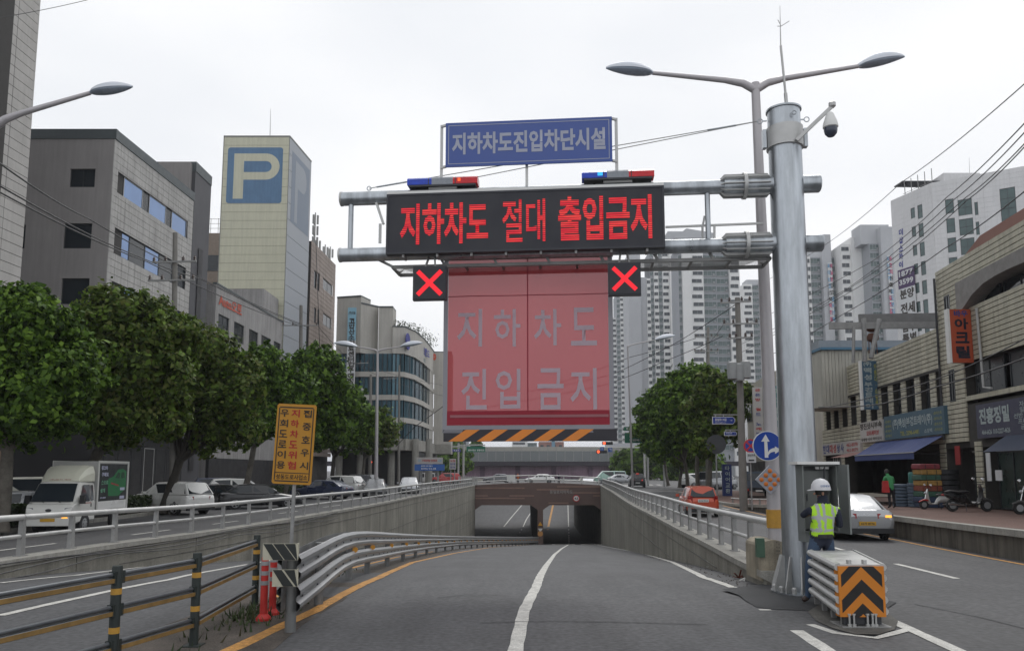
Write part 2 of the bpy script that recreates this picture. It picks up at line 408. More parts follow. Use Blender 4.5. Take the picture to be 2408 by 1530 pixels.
# median strip between the two ramps: dirty concrete with leaf litter
med = [(540, 1545), (640, 1470), (749, 1412), (815, 1372), (866, 1344), (947, 1320), (1026, 1301), (1094, 1289), (1160, 1280), (1230, 1274)]
mq = [S(x, y, zr) for x, y in med]
mb = MB(); mb.strip([(p.x - .5, p.y, zr(p.y) + .005) for p in mq], [(p.x + .38, p.y, zr(p.y) + .005) for p in mq])
mb.strip([(p.x + .38, p.y, zr(p.y) + .005) for p in mq], [(p.x + .381, p.y, zr(p.y) - .05) for p in mq])
struct(mb, 'median_strip', rust_dirt)
q = [(-4.9, 6.), (-3.3, 6.), (-3.05, 8.6), (-3.1, 10.4), (-3.35, 12.5), (-4.3, 12.6), (-4.6, 9.5)]
struct(MB().poly([(x, y, .003) for x, y in q]), 'median_tip', rust_dirt)
random.seed(3)
for n, cl, m_, cx in ((420, 'weeds', mat('weed', (.05, .09, .025), .8, var=.3, isl=[(.02, .04, .012), (.045, .07, .02), (.07, .06, .03)]), 0),):
    mb = MB()
    for i in range(n):
        if i % 3: y = random.gauss(11.2, .55); x = -3.55 + random.gauss(0, .2) - (y - 11) * .03
        else: y = random.uniform(8, 20); x = interp([9, 12.7, 20], [-3.7, -3.6, -4.3], y) + random.gauss(0, .2)
        h = random.uniform(.04, .16); a = random.uniform(0, 6.28); d = Vector((math.cos(a), math.sin(a), 0)) * .018; b = Vector((random.gauss(0, .05), random.gauss(0, .05), h)); z = zr(y)
        p = Vector((x, y, z)); mb.add([p - d, p + d, p + b], [(0, 1, 2)])
    o = mb.build('weeds', m_); o['kind'] = 'stuff'; o['label'] = 'low green weeds growing at the tip of the median'
# grit and litter along the foot of the right wall
mb = MB(); mb.k = 0
for i in range(130):
    y = 14 + 22 * random.random() ** 1.6; x = XR(y) - random.uniform(.05, .55) ; r = random.uniform(.004, .014)
    mb.obox((x, y, zr(y) + r * .6), (r, 0, 0), (0, r, 0), (0, 0, r * .6))
o = mb.build('grit', rust_dirt); o['kind'] = 'stuff'; o['label'] = 'grit gathered along the foot of the right wall'
for i, (px, py, lb) in enumerate(((1745, 1366, 'crumpled white litter beside the reddish rubbish at the foot of the right wall'), (1668, 1336, 'flat white paper litter at the middle of the right wall foot'), (1625, 1318, 'small white litter scrap farther down the right wall foot'), (1556, 1300, 'white plastic scrap where the wall foot meets the far lane'))):
    p = S(px, py, zr); mb = MB(); s_ = .05 + .015 * (i % 3)
    vs = [(p.x + random.uniform(-1, 1) * s_ * 1.5, p.y + random.uniform(-1, 1) * s_, zr(p.y) + random.uniform(.005, .08)) for k in range(8)]
    mb.add(vs, [(0, 1, 2, 3), (2, 3, 4, 5), (4, 5, 6, 7), (0, 3, 6), (1, 4, 7)]); tag(mb.build('litter', white), lb, 'litter', 'litter along the wall')
p = S(1738, 1360, zr); mb = MB()
for k in range(7): mb.bar((p.x, p.y, zr(p.y) + .02), (p.x + random.uniform(-.25, .25), p.y + random.uniform(-.1, .2), zr(p.y) + random.uniform(.02, .2)), .03, .015)
tag(mb.build('rubbish', mat('reddish_rag', (.16, .05, .035), .8)), 'reddish brown rubbish heap near the concrete end block', 'rubbish')

# ---------------------------------------------------------------- portal of the underpass
brown = mat('brown_portal_cladding', (.14, .092, .08), .75, var=.1, scale=.5)
brown_l = mat('brown_portal_stripe', (.26, .165, .135), .75, var=.1)
pt_ = thing('underpass_portal', 'brown clad underpass portal with two openings and thin pink stripes', 'underpass', (4, 105, 0))
xa, xb = XL(105), XR(105)
PF = lambda x, y, d=105.: P(x, y, d)
zb = P(1200, 1187, 105).z
mb = MB()
n = 12
top = [(xa + (xb - xa) * i / n, 105, .05 + .32 * math.sin(math.pi * i / n)) for i in range(n + 1)]
xs0, xs1 = P(1264, 1200, 105).x, P(1277, 1200, 105).x
bot = []
def soff(xl, xr):
    c = .75; zc = zb - .62
    return [(xl, 105, zc), (xl + c * 1.2, 105, zb), (xr - c * 1.2, 105, zb), (xr, 105, zc)]
lo = soff(xa, xs0) + soff(xs1, xb)
# face built in vertical slices
cuts = sorted(set([q[0] for q in top] + [q[0] for q in lo]))
tz = lambda x: interp([q[0] for q in top], [q[2] for q in top], x)
bz = lambda x: interp([q[0] for q in lo[:4]] + [q[0] + 1e-4 if i == 0 else q[0] for i, q in enumerate(lo[4:])], [q[2] for q in lo], x)
mb.strip([(x, 105, bz(x)) for x in cuts], [(x, 105, tz(x)) for x in cuts])
mb.strip([(x, 105, tz(x)) for x in cuts], [(x, 106, tz(x)) for x in cuts])
mb.strip([(x, 106, bz(x)) for x in cuts], [(x, 105, bz(x)) for x in cuts])
mb.build('fascia', brown, pt_)
MB().box(xs0, xs1, 105.01, 107, zr(105) - .3, zb - .6).build('pier', brown, pt_)
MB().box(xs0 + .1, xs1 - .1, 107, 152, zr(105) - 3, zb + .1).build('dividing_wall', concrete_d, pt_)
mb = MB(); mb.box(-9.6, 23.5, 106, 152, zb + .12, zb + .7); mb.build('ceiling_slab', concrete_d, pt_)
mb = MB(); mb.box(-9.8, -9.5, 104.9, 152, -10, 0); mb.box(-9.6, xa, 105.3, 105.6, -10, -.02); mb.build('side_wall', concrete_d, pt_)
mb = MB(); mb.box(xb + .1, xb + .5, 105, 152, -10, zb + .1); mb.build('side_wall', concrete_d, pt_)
# far ramp walls
mb = MB(); mb.box(F0 - .4, F0, 141, 262, -10, .3); mb.build('far_wall', concrete, pt_)
mb = MB(); mb.hexa([(xb + .1, 141, -10), (xb + .6, 141, -10), (F1 + 6.5, 262, -10), (F1 + 6, 262, -10), (xb + .1, 141, .3), (xb + .6, 141, .3), (F1 + 6.5, 262, .3), (F1 + 6, 262, .3)]); mb.build('far_wall', concrete, pt_)
for x0, x1, y in [(1118, 1234, 1147), (1118, 1147, 1165), (1198, 1256, 1165), (1118, 1234, 1171), (1262, 1338, 1150.6), (1310, 1411, 1143.6), (1347, 1411, 1158), (1395, 1411, 1165), (1290, 1337, 1182)]:
    a, b = P(x0, y, 105), P(x1, y, 105); a.x = max(a.x, xa + .03); b.x = min(b.x, xb - .03)
    MB().box(a.x, b.x, 104.95, 104.999, a.z - .1, a.z + .1).build('stripe', brown_l, pt_)
c = P(1320, 1156, 104.9)
txt('동일로지하차도', (c.x, 104.94, c.z), (1, 0, 0), (0, 0, 1), 3.1, .5, mat('grey_letters', (.33, .31, .3), .6), pt_, depth=.02)
c = P(1355, 1171, 104.9); sx, sz = c.x, c.z
MB().lathe((sx, 104.9, sz), [(.48, 0), (.48, .04)], 20, (0, -1, 0)).build('height_limit_sign', mat('sign_red', (.5, .03, .04), .5), pt_)
MB().lathe((sx, 104.86, sz), [(.35, 0), (.35, .01)], 20, (0, -1, 0)).build('sign_face', white, pt_)
txt('4.5', (sx, 104.84, sz), (1, 0, 0), (0, 0, 1), .5, .3, black, pt_, bold=.04)
for k, (yy_, cc, sh) in enumerate(((1232, (.7, .35, .02), 3), (1245, (.7, .7, .68), -3), (1254, (.6, .3, .1), 12))):
    c = P(1270.5, yy_, 104.9)
    a0 = math.pi / 2 if sh > 0 else -math.pi / 2
    pts = [(c.x + .36 * math.cos(a0 + 2 * math.pi * i / abs(sh)), 104.95, c.z + .36 * math.sin(a0 + 2 * math.pi * i / abs(sh))) for i in range(abs(sh))]
    MB().prism(pts, (0, -.04, 0)).build('warning_plate', mat('plate%d' % k, cc, .5), pt_, label=('orange triangle plate', 'white inverted triangle plate', 'round orange plate')[k])
# lamps inside the left tube
for k in range(4):
    c = P(1155 + k * 13, 1190 - k * 3 + 9, 110 + k * 7.); 
# bridge railing above the portal
br = thing('bridge_railing', 'pale two-rail railing along the top of the brown portal', 'railing', (4, 105.3, 0))
for i in range(8):
    x = xa + .2 + (xb - xa - .4) * i / 7; z = tz(x)
    MB().box(x - .08, x + .08, 105.3, 105.42, z, z + 1.02).build('post', galv_l, br)
for zz in (.98, .42):
    MB().tube([(x, 105.36, tz(x) + zz) for x in np.linspace(xa, xb, 14)], .07, 8).build('rail', galv_l, br, True)
MB().box(xa, xb, 105.2, 105.7, -.2, .08).build('kerb', concrete_l, br)
c = P(1202 - 3, 1127, 105); MB().box(P(1192, 1127, 105).x, P(1212, 1127, 105).x, 105.05, 105.25, .55, 1.45).build('box', white, br)
# ---------------------------------------------------------------- the gantry
GO = S(1889, 1393, zs)
ga = math.radians(5.2)
GP = Plane((GO.x, GO.y), (-math.cos(ga), math.sin(ga)))
gd = GP.d; gn = GP.n; UP = Vector((0, 0, 1)); GR = -gd       # GR points right in the picture
def gpt(x, y, off=0.):
    a, z = GP.hit(x, y, off); return GP.pt(a, z, off)
g = thing('gantry', 'galvanised steel gantry with thick round pole and two horizontal arms reaching over the ramp', 'gantry', (GO.x, GO.y, GO.z))
r0 = .308
ztop = P(1852, 262, GO.y).z
m = MB(); m.lathe(GO, [(r0 + .01, .03), (r0, 1.5), (r0 - .015, 4.5), (r0 - .025, ztop - GO.z)], 36); m.build('pole', galv, g, True)
m = MB(); m.tube([GO + UP * (ztop - GO.z - .01), GO + UP * (ztop - GO.z + .02)], r0 + .0, 36); m.build('pole_cap', galv, g)
zband = P(1856, 327, GO.y).z
m = MB(); m.lathe(GO + UP * (zband - GO.z), [(r0, -.19), (r0 + .012, -.188), (r0 + .012, .188), (r0, .19)], 36); m.build('clamp_band', galv_l, g, True)
m = MB(); m.obox(GO + UP * (zband - GO.z) + GR * -.36, GR * .03, gn * .06, UP * .17); m.obox(GO + UP * (zband - GO.z) + GR * .36, GR * .03, gn * .06, UP * .17); m.build('clamp_lug', galv, g)
m = MB(); m.lathe(GO, [(.52, 0), (.52, .04)], 28); m.build('base_plate', galv, g)
for k in range(12):
    a = 2 * math.pi * k / 12 + .13; d = Vector((math.cos(a), math.sin(a), 0)); t = Vector((-d.y, d.x, 0)) * .009
    m = MB(); q = [GO + d * (r0 + .004) + UP * .04, GO + d * .5 + UP * .04, GO + d * .5 + UP * .12, GO + d * (r0 + .05) + UP * .62, GO + d * (r0 + .004) + UP * .62]
    m.prism([p - t for p in q], t * 2); m.build('rib', galv_l, g)
for k in range(12):
    a = 2 * math.pi * (k + .5) / 12 + .13; d = Vector((math.cos(a), math.sin(a), 0))
    MB().lathe(GO + d * .46, [(.04, .04), (.045, .12), (.03, .14)], 8).build('anchor_bolt', galv_l, g, True)
# arms
La = (gpt(802, 471) - GP.pt(0, 0)); 
zu = GP.hit(802, 471)[1]; zl_ = GP.hit(802, 598)[1]; aE = GP.hit(802, 471)[0]
zuR = GP.hit(1690, 437)[1]; zlR = GP.hit(1690, 579)[1]
zu = (zu + zuR) / 2; zl_ = (zl_ + zlR) / 2
ar = .128
for zz, nm in ((zu, 'upper_arm'), (zl_, 'lower_arm')):
    m = MB(); m.tube([GP.pt(aE, zz), GP.pt(aE * .5, zz), GP.pt(.2, zz)], ar, 24); m.build(nm, galv, g, True)
    m = MB(); m.tube([GP.pt(aE + .004, zz), GP.pt(aE - .03, zz)], ar + .008, 24); m.build('end_cap', galv_l, g, True)
    # stub on the far side of the pole
    m = MB(); m.tube([GP.pt(-.25, zz), GP.pt(-.56, zz), GP.pt(-.58, zz)], [ar + .03, ar + .03, ar + .01], 24); m.build('stub', galv, g, True)
    # finned coupling
    a1 = GP.hit(1694, 440)[0]; ac = GP.hit(1750, 440)[0]
    m = MB(); m.tube([GP.pt(a1 - .05, zz), GP.pt(.25, zz)], ar + .035, 24); m.build('coupling', galv, g, True)
    m = MB()
    for k in range(10):
        an = 2 * math.pi * k / 10; d = gn * math.cos(an) + UP * math.sin(an); t = (gd.cross(d)) * .008
        q = [GP.pt(a1 + .02, zz) + d * (ar + .0), GP.pt(a1 - .06, zz) + d * (ar + .085), GP.pt(.34, zz) + d * (ar + .085), GP.pt(.27, zz) + d * (ar + .0)]
        m.prism([p - t for p in q], t * 2)
    m.build('coupling_fin', galv_l, g)
    m = MB(); m.tube([GP.pt(ac + .03, zz), GP.pt(ac - .03, zz)], ar + .11, 24); m.build('coupling_flange', galv_l, g, True)
for x, x2 in ((825, 825), (1665, 1665)):
    a = GP.hit(x, 530)[0]; MB().tube([GP.pt(a, zl_ + ar - .01), GP.pt(a, zu - ar + .01)], .048, 14).build('upright', galv, g, True)
for x in (905,):
    a = GP.hit(888, 500)[0]; MB().bar(GP.pt(a, zu - ar, .1), GP.pt(a - .15, zu - .55, .12), .04, .04).build('brace', galv_l, g)
a = GP.hit(897, 560)[0]; MB().bar(GP.pt(a, zl_ + ar + .05, .1), GP.pt(a, zl_ + ar + .42, .1), .05, .03).build('mounting_strap', galv_l, g)
# maintenance rail seen right of the display
m = MB(); 
for (xa_, ya_), (xb_, yb_) in (((1565, 534), (1795, 525)), ((1652, 530), (1652, 575)), ((1657, 508), (1652, 534)), ((1680, 530), (1680, 560))):
    m.bar(gpt(xa_, ya_, -.22), gpt(xb_, yb_, -.22), .035, .035)
m.build('rear_handrail', galv_l, g)
# catwalk under the arms, hung behind
mesh_m = mat('expanded_mesh', (.25, .27, .3), .5, .5, var=.1)
ca0, cz = GP.hit(928, 640, -.3); ca1 = GP.hit(1806, 606, -.3)[0]
zc1 = GP.hit(1806, 612, -.3)[1]; czm = (cz + zc1) / 2 + .02
m = MB()
for o_ in (-.12, -.72):
    m.bar(GP.pt(ca0, czm, o_), GP.pt(ca1, czm, o_), .05, .06)
for k in range(11):
    a = ca0 + (ca1 - ca0) * k / 10; m.bar(GP.pt(a, czm, -.12), GP.pt(a, czm, -.72), .04, .04)
m.build('catwalk_frame', galv_d, g)
for k in range(8):
    a = ca0 + (ca1 - ca0) * (k + .02) / 7.05; m = MB(); m.bar(GP.pt(a, czm, -.1), GP.pt(a + (.28 if k == 0 else .08), zl_ - ar * .6, -.1), .045, .045); m.build('catwalk_hanger', galv_d, g)
m = MB(); n = 230
for k in range(n):
    a = ca0 + (ca1 - ca0) * k / n
    for sgn in (1, -1):
        da = .34 * sgn * (-1)
        m.bar(GP.pt(a, czm + .03, -.13), GP.pt(min(max(a + da, min(ca0, ca1)), max(ca0, ca1)), czm + .03, -.71), .006, .004)
o = m.build('catwalk_mesh', galv_l, g); o['kind'] = 'stuff'
# eye bolts, stay cables, lightning rod
def ring(c, r, n, ax1, ax2, name, par): MB().tube([c + ax1 * r * math.cos(2 * math.pi * k / 12) + ax2 * r * math.sin(2 * math.pi * k / 12) for k in range(13)], .01, 6, False).build(name, galv, par, True)
zt = P(1800, 283, GO.y).z
e1 = Vector((GO.x, GO.y, 0)) + GR * -.42 + UP * zt; ring(e1, .045, 0, GR, UP, 'eye_bolt', g); MB().bar(e1 + GR * .04, e1 + GR * .12, .02, .02).build('bolt', galv, g)
e2 = Vector((GO.x, GO.y, 0)) + GR * .40 + UP * zt; ring(e2, .045, 0, GR, UP, 'eye_bolt', g); MB().bar(e2 - GR * .04, e2 - GR * .12, .02, .02).build('bolt', galv, g)
e3 = gpt(1867, 266, r0); ring(e3 + gn * .02, .035, 0, GR, UP, 'eye_bolt', g)
s1 = gpt(868, 443); ring(s1, .04, 0, GR, UP, 'eye_bolt', g)
s2 = gpt(1062, 432, .08); ring(s2, .04, 0, GR, UP, 'eye_bolt', g)
MB().tube([e1 + GR * -.04, s1], .0085, 5).build('stay_cable', galv_d, g, True); MB().tube([e1 + GR * -.04, s2 + UP * .03], .0085, 5).build('stay_cable', galv_d, g, True)
MB().tube([s1 + (e1 - s1) * .02, s1 + (e1 - s1) * .1], .016, 6).build('turnbuckle', galv, g, True)
MB().tube([e1 + (s1 - e1) * .06, e1 + (s1 - e1) * .13], .018, 6).build('turnbuckle', galv, g, True)
t = thing('lightning_rod', 'thin lightning rod with three side prongs on top of the thick gantry pole', 'lightning rod', GO + UP * (ztop - GO.z))
b0 = P(1850, 248, GO.y - .1); b1 = P(1836, 108, GO.y - .1); b2 = P(1834, 14, GO.y - .1)
MB().tube([b0 - UP * .05, b0 + (b1 - b0) * .2], .033, 8).build('socket', galv_l, t, True)
MB().tube([b0, b1], .022, 8).build('mast', galv_l, t, True); MB().tube([b1, b2], [.012, .004], 6).build('tip', galv_l, t, True)
for x, y in ((1829, 47), (1856, 50), (1828, 62)): MB().tube([P(1837, 62, GO.y - .1), P(x, y, GO.y - .1)], .007, 5).build('prong', galv_l, t, True)
# dome camera on a diagonal arm
t = thing('dome_camera', 'white and dark dome security camera on a diagonal arm near the top of the pole', 'camera', P(1953, 300, GO.y - .4))
q0 = P(1873, 330, GO.y - .33); q1 = P(1957, 250, GO.y - .45)
MB().bar(q0, q1, .05, .06).build('arm', galv_l, t); MB().lathe(q1 - UP * .03, [(.03, 0), (.06, .03), (.06, .09), (.02, .12)], 12).build('arm_end', galv_l, t, True)
cc = P(1953, 298, GO.y - .45); s_ = 1 / F * (GO.y - .45)
MB().lathe(cc, [(6 * s_, 36 * s_), (9 * s_, 32 * s_), (16 * s_, 12 * s_), (18 * s_, 3 * s_), (18 * s_, -2 * s_), (15 * s_, -4 * s_)], 20).build('housing', white, t, True)
MB().lathe(cc, [(15.5 * s_, -2 * s_), (16 * s_, -10 * s_), (14 * s_, -18 * s_), (8 * s_, -25 * s_), (1 * s_, -27 * s_)], 20).build('dome', mat('tinted_dome', (.06, .07, .1), .15, var=.05), t, True)

# ---- LED message board
red_on = MATS['led'] = bpy.data.materials.new('led_red'); n_, l_ = nodes(red_on)
b_ = n_['Principled BSDF']; b_.inputs['Base Color'].default_value = (.05, .002, .003, 1); b_.inputs['Roughness'].default_value = .6
t_ = n_.new('ShaderNodeTexCoord'); sx_ = n_.new('ShaderNodeSeparateXYZ'); l_.new(t_.outputs['Object'], sx_.inputs[0])
mu = n_.new('ShaderNodeMath'); mu.operation = 'MULTIPLY'; mu.inputs[1].default_value = 1 / .0385; l_.new(sx_.outputs['Z'], mu.inputs[0])
fr = n_.new('ShaderNodeMath'); fr.operation = 'FRACT'; l_.new(mu.outputs[0], fr.inputs[0])
gt = n_.new('ShaderNodeMath'); gt.operation = 'GREATER_THAN'; gt.inputs[1].default_value = .36; l_.new(fr.outputs[0], gt.inputs[0])
nn_ = n_.new('ShaderNodeTexNoise'); nn_.inputs['Scale'].default_value = 3; mpp = n_.new('ShaderNodeMapping'); mpp.inputs['Scale'].default_value = (1, 1, 12); l_.new(t_.outputs['Object'], mpp.inputs[0]); l_.new(mpp.outputs[0], nn_.inputs[0])
cr_ = n_.new('ShaderNodeValToRGB'); cr_.color_ramp.elements[0].color = (.75, .006, .03, 1); cr_.color_ramp.elements[1].color = (1, .06, .05, 1); cr_.color_ramp.elements[0].position = .4; cr_.color_ramp.elements[1].position = .65
l_.new(nn_.outputs[0], cr_.inputs[0]); l_.new(cr_.outputs[0], b_.inputs['Emission Color'])
ml = n_.new('ShaderNodeMath'); ml.operation = 'MULTIPLY'; ml.inputs[1].default_value = .92; l_.new(gt.outputs[0], ml.inputs[0])
ad = n_.new('ShaderNodeMath'); ad.operation = 'ADD'; ad.inputs[1].default_value = .06; l_.new(ml.outputs[0], ad.inputs[0]); l_.new(ad.outputs[0], b_.inputs['Emission Strength'])
led_x = mat('led_red_cross', (.1, .004, .004), .6, var=0, emit=(1, .018, .035), es=.95)
screen = mat('black_led_screen', (.025, .026, .034), .55, var=.15, scale=2)
screen_f = mat('display_frame', (.045, .046, .055), .45, .3, var=.15)
OB = .30
def crn(pts, off):
    q = [GP.hit(x, y, off) for x, y in pts]; return min(v[0] for v in q), max(v[0] for v in q), q
aL = (GP.hit(908, 457, OB)[0] + GP.hit(908, 597, OB)[0]) / 2; aR = (GP.hit(1563, 435, OB)[0] + GP.hit(1563, 580, OB)[0]) / 2
zT = (GP.hit(908, 457, OB)[1] + GP.hit(1563, 435, OB)[1]) / 2; zB = (GP.hit(908, 597, OB)[1] + GP.hit(1563, 581, OB)[1]) / 2
t = thing('message_display', 'black LED message board with glowing red Korean text mounted on the two arms', 'display', GP.pt((aL + aR) / 2, zB, OB - .1))
MB().fb(GP, aL, aR, zB, zT, OB - .17, OB - .02).build('housing', screen_f, t)
m = MB(); w_ = .035
m.fb(GP, aL, aR, zT - w_, zT, OB - .02, OB); m.fb(GP, aL, aR, zB, zB + w_, OB - .02, OB); m.fb(GP, aL, aL - w_, zB + w_, zT - w_, OB - .02, OB); m.fb(GP, aR + w_, aR, zB + w_, zT - w_, OB - .02, OB); m.build('frame', screen_f, t)
MB().fb(GP, aL - w_, aR + w_, zB + w_, zT - w_, OB - .019, OB - .01).build('screen', screen, t)
zs0 = zT - .0; MB().fb(GP, aL + .0, aR + .0, zT + .005, zT + .06, OB - .15, OB - .03).build('top_channel', white, t)
for xs_, ysl, s in (((940, 1148), ((480, 577), (472, 570)), '지하차도'), ((1181, 1282), ((470, 570), (467, 568)), '절대'), ((1313, 1532), ((463, 571), (454, 556)), '출입금지')):
    a, z0 = GP.hit(xs_[0], ysl[0][1], OB); b, z1 = GP.hit(xs_[1], ysl[1][0], OB); zb0 = GP.hit(xs_[1], ysl[1][1], OB)[1]; zt0 = GP.hit(xs_[0], ysl[0][0], OB)[1]
    z0 = (z0 + zb0) / 2; z1 = (z1 + zt0) / 2
    txt(s, GP.pt((a + b) / 2, (z0 + z1) / 2, OB - .008), GR, UP, abs(a - b), z1 - z0, red_on, t, bold=.03 if len(s) > 2 else .014)
for k in range(8):
    a = aL + (aR - aL) * (k + .5) / 8; MB().fb(GP, a - .02, a + .02, zB - .06, zB, .03, OB - .04).build('bracket', galv_d, t)
# ---- lane signals
for (x0, y0, x1, y1), lb in (((971, 626, 1049, 704), 'square lane signal with red cross at the left end of the red curtain'), ((1430, 617, 1508, 693), 'square lane signal with red cross at the right end of the red curtain')):
    o = .28; a0, zt_ = GP.hit(x0, y0, o); a1, zb_ = GP.hit(x1, y1, o)
    t = thing('lane_signal', lb, 'lane signal', GP.pt((a0 + a1) / 2, zb_, o), group='lane signals under the gantry')
    MB().fb(GP, a0, a1, zb_, zt_, o - .12, o - .015).build('housing', screen_f, t)
    MB().fb(GP, a0 - .02, a1 + .02, zb_ + .02, zt_ - .02, o - .015, o).build('screen', screen, t)
    c = GP.pt((a0 + a1) / 2, (zt_ + zb_) / 2, o + .004); R = abs(a0 - a1) * .40; w = R * .24
    m = MB()
    q = [(w, 0), (R, R - w), (R - w, R), (0, w), (w - R, R), (-R, R - w), (-w, 0), (-R, w - R), (w - R, -R), (0, -w), (R - w, -R), (R, w - R)]
    m.poly([c + GR * i + UP * j for i, j in q]); m.build('cross', led_x, t)
    a_ = (a0 + a1) / 2
    for d_ in (-.09, .09): MB().bar(GP.pt(a_ + d_, zt_ - .01, o - .06), GP.pt(a_ + d_ * .6, zl_ - ar * .8, .08), .03, .03).build('hanger', galv_d, t)
# ---- blue sign above
blue_s = mat('blue_sign_sheet', (.062, .105, .33), .5, var=.06, scale=1)
let_g = mat('grey_reflective_letters', (.36, .38, .47), .45, var=.04)
ob = .12
pts = [(1047, 290), (1438, 274), (1441, 381), (1049, 391)]
q = [GP.hit(x, y, ob) for x, y in pts]
a0 = (q[0][0] + q[3][0]) / 2; a1 = (q[1][0] + q[2][0]) / 2; z1 = (q[0][1] + q[1][1]) / 2; z0 = (q[2][1] + q[3][1]) / 2
t = thing('road_sign', 'long blue road sign with grey Korean lettering standing above the message board', 'sign', GP.pt((a0 + a1) / 2, z0, ob))
MB().fb(GP, a0, a1, z0, z1, ob - .03, ob).build('panel', blue_s, t)
m = MB(); e = .05; w = .012
m.fb(GP, a0 - e, a1 + e, z1 - e - w, z1 - e, ob, ob + .003); m.fb(GP, a0 - e, a1 + e, z0 + e, z0 + e + w, ob, ob + .003)
m.fb(GP, a0 - e, a0 - e - w, z0 + e, z1 - e, ob, ob + .002); m.fb(GP, a1 + e + w, a1 + e, z0 + e, z1 - e, ob, ob + .002); m.build('border', let_g, t)
la, _ = GP.hit(1063, 340, ob); lb_, _ = GP.hit(1424, 330, ob)
zt1 = (GP.hit(1070, 313, ob)[1] + GP.hit(1420, 300, ob)[1]) / 2; zb1 = (GP.hit(1070, 364, ob)[1] + GP.hit(1420, 352, ob)[1]) / 2
txt('지하차도진입차단시설', GP.pt((la + lb_) / 2, (zt1 + zb1) / 2, ob), GR, UP, abs(la - lb_), zt1 - zb1, let_g, t, bold=.035)
for x in (1039, 1239, 1450):
    a = GP.hit(x, 380, 0)[0]; zt_ = (z1 - .0) if x != 1239 else z0 + .1
    MB().bar(GP.pt(a, zu + ar - .01, .03), GP.pt(a, zt_, .03), .05, .05).build('post', galv_l, t)
    if x != 1239:
        for zz in (z1 - .03, z0 + .02): MB().bar(GP.pt(a, zz, .05), GP.pt(a0 if x < 1100 else a1, zz, .09), .04, .04).build('side_bracket', galv_l, t)
for zz in (z1 - .2, z0 + .2): MB().bar(GP.pt(a0, zz, .06), GP.pt(a1, zz, .06), .04, .04).build('back_rail', galv_l, t)
# ---- light bars
lb_blue = mat('blue_lens', (.01, .05, .45), .15, var=.25, scale=9); lb_red = mat('red_lens', (.55, .01, .02), .15, var=.25, scale=9)
lb_cy = mat('lit_blue_lamp', (.02, .3, .6), .3, var=0, emit=(.03, .45, 1), es=.9); lb_or = mat('lit_red_lamp', (.6, .1, .02), .3, var=0, emit=(1, .12, .02), es=.8)
for (xl, xr, yl, yr, lit), lb in (((961, 1125, 432, 427, 1), 'emergency light bar, blue left and red right, on the left part of the upper arm'), ((1368, 1537, 416, 411, 0), 'emergency light bar, blue left and red right, on the right part of the upper arm')):
    o = .0; A, zA = GP.hit(xl, yl, o); B, zB_ = GP.hit(xr, yr, o); zz = (zA + zB_) / 2; L = A - B
    t = thing('light_bar', lb, 'light bar', GP.pt((A + B) / 2, zz - .09, o), group='light bars on the gantry')
    def seg(f0, f1, h, w, m_, nm, dz=0., dep=.13):
        a_, b_ = A - L * f0, A - L * f1; m = MB()
        p = [(-dep, -h), (dep, -h), (dep, h * .45), (dep * .6, h), (-dep * .6, h), (-dep, h * .45)]
        m.prism([GP.pt(a_, zz + dz + v, o + u) for u, v in p], GP.pt(b_, 0) - GP.pt(a_, 0)); return m.build(nm, m_, t)
    seg(.0, .35, .072, 0, lb_blue, 'blue_lens'); seg(.65, 1, .072, 0, lb_red, 'red_lens'); seg(.35, .65, .078, 0, mat('grey_speaker', (.25, .27, .3), .5, var=.15, scale=20), 'speaker')
    seg(.03, .97, .022, 0, dark, 'base', -.088)
    seg(.3, .7, .03, 0, galv_d, 'foot', -.125, .08)
    if lit: seg(.72, .76, .04, 0, lb_or, 'lamp', .01, .1345)
    else: seg(.22, .29, .045, 0, lb_cy, 'lamp', .01, .1345)
    for f in (.02, .1, .17, .3, .68, .8, .9, .97): seg(f, f + .012, .073, 0, dark if f in (.3, .68) else (lb_blue if f < .5 else lb_red), 'lens_rib', 0, .1325)
# ---- red roll-down curtain
cur = bpy.data.materials.new('red_curtain'); n_, l_ = nodes(cur); MATS['cur'] = cur
b_ = n_['Principled BSDF']; b_.inputs['Base Color'].default_value = (.37, .05, .06, 1); b_.inputs['Roughness'].default_value = .75
tl = n_.new('ShaderNodeBsdfTranslucent'); tl.inputs[0].default_value = (.5, .075, .085, 1); tp = n_.new('ShaderNodeBsdfTransparent'); tp.inputs[0].default_value = (1, .72, .75, 1)
m1 = n_.new('ShaderNodeMixShader'); m1.inputs[0].default_value = .4; l_.new(b_.outputs[0], m1.inputs[1]); l_.new(tl.outputs[0], m1.inputs[2])
m2 = n_.new('ShaderNodeMixShader'); m2.inputs[0].default_value = .12; l_.new(m1.outputs[0], m2.inputs[1]); l_.new(tp.outputs[0], m2.inputs[2]); l_.new(m2.outputs[0], n_['Material Output'].inputs[0])
bd = mat('curtain_grey_border', (.27, .27, .3), .6, var=.05, trans=.3)
cl_ = mat('curtain_letters', (.6, .6, .68), .5, var=.08, scale=2, trans=.5)
deep = mat('curtain_red_hem', (.27, .018, .035), .7, var=.1, trans=.2)
oc = -.42
a0 = (GP.hit(1056, 640, oc)[0] + GP.hit(1050, 1000, oc)[0]) / 2; a1 = (GP.hit(1427, 640, oc)[0] + GP.hit(1436, 1000, oc)[0]) / 2
ztc = GP.hit(1240, 604, oc)[1]; zbc = GP.hit(1240, 999, oc)[1]
t = thing('roll_curtain', 'red translucent road-closure curtain with grey Korean lettering hanging below the gantry', 'banner', GP.pt((a0 + a1) / 2, zbc, oc))
am = GP.hit(1241, 800, oc)[0]; zh = GP.hit(1240, 965, oc)[1]; zs1 = GP.hit(1240, 694, oc)[1]
wv = lambda a, z: .012 * math.sin(a * 5.1 + z * .8) + .008 * math.sin(z * 3 + a * 2)
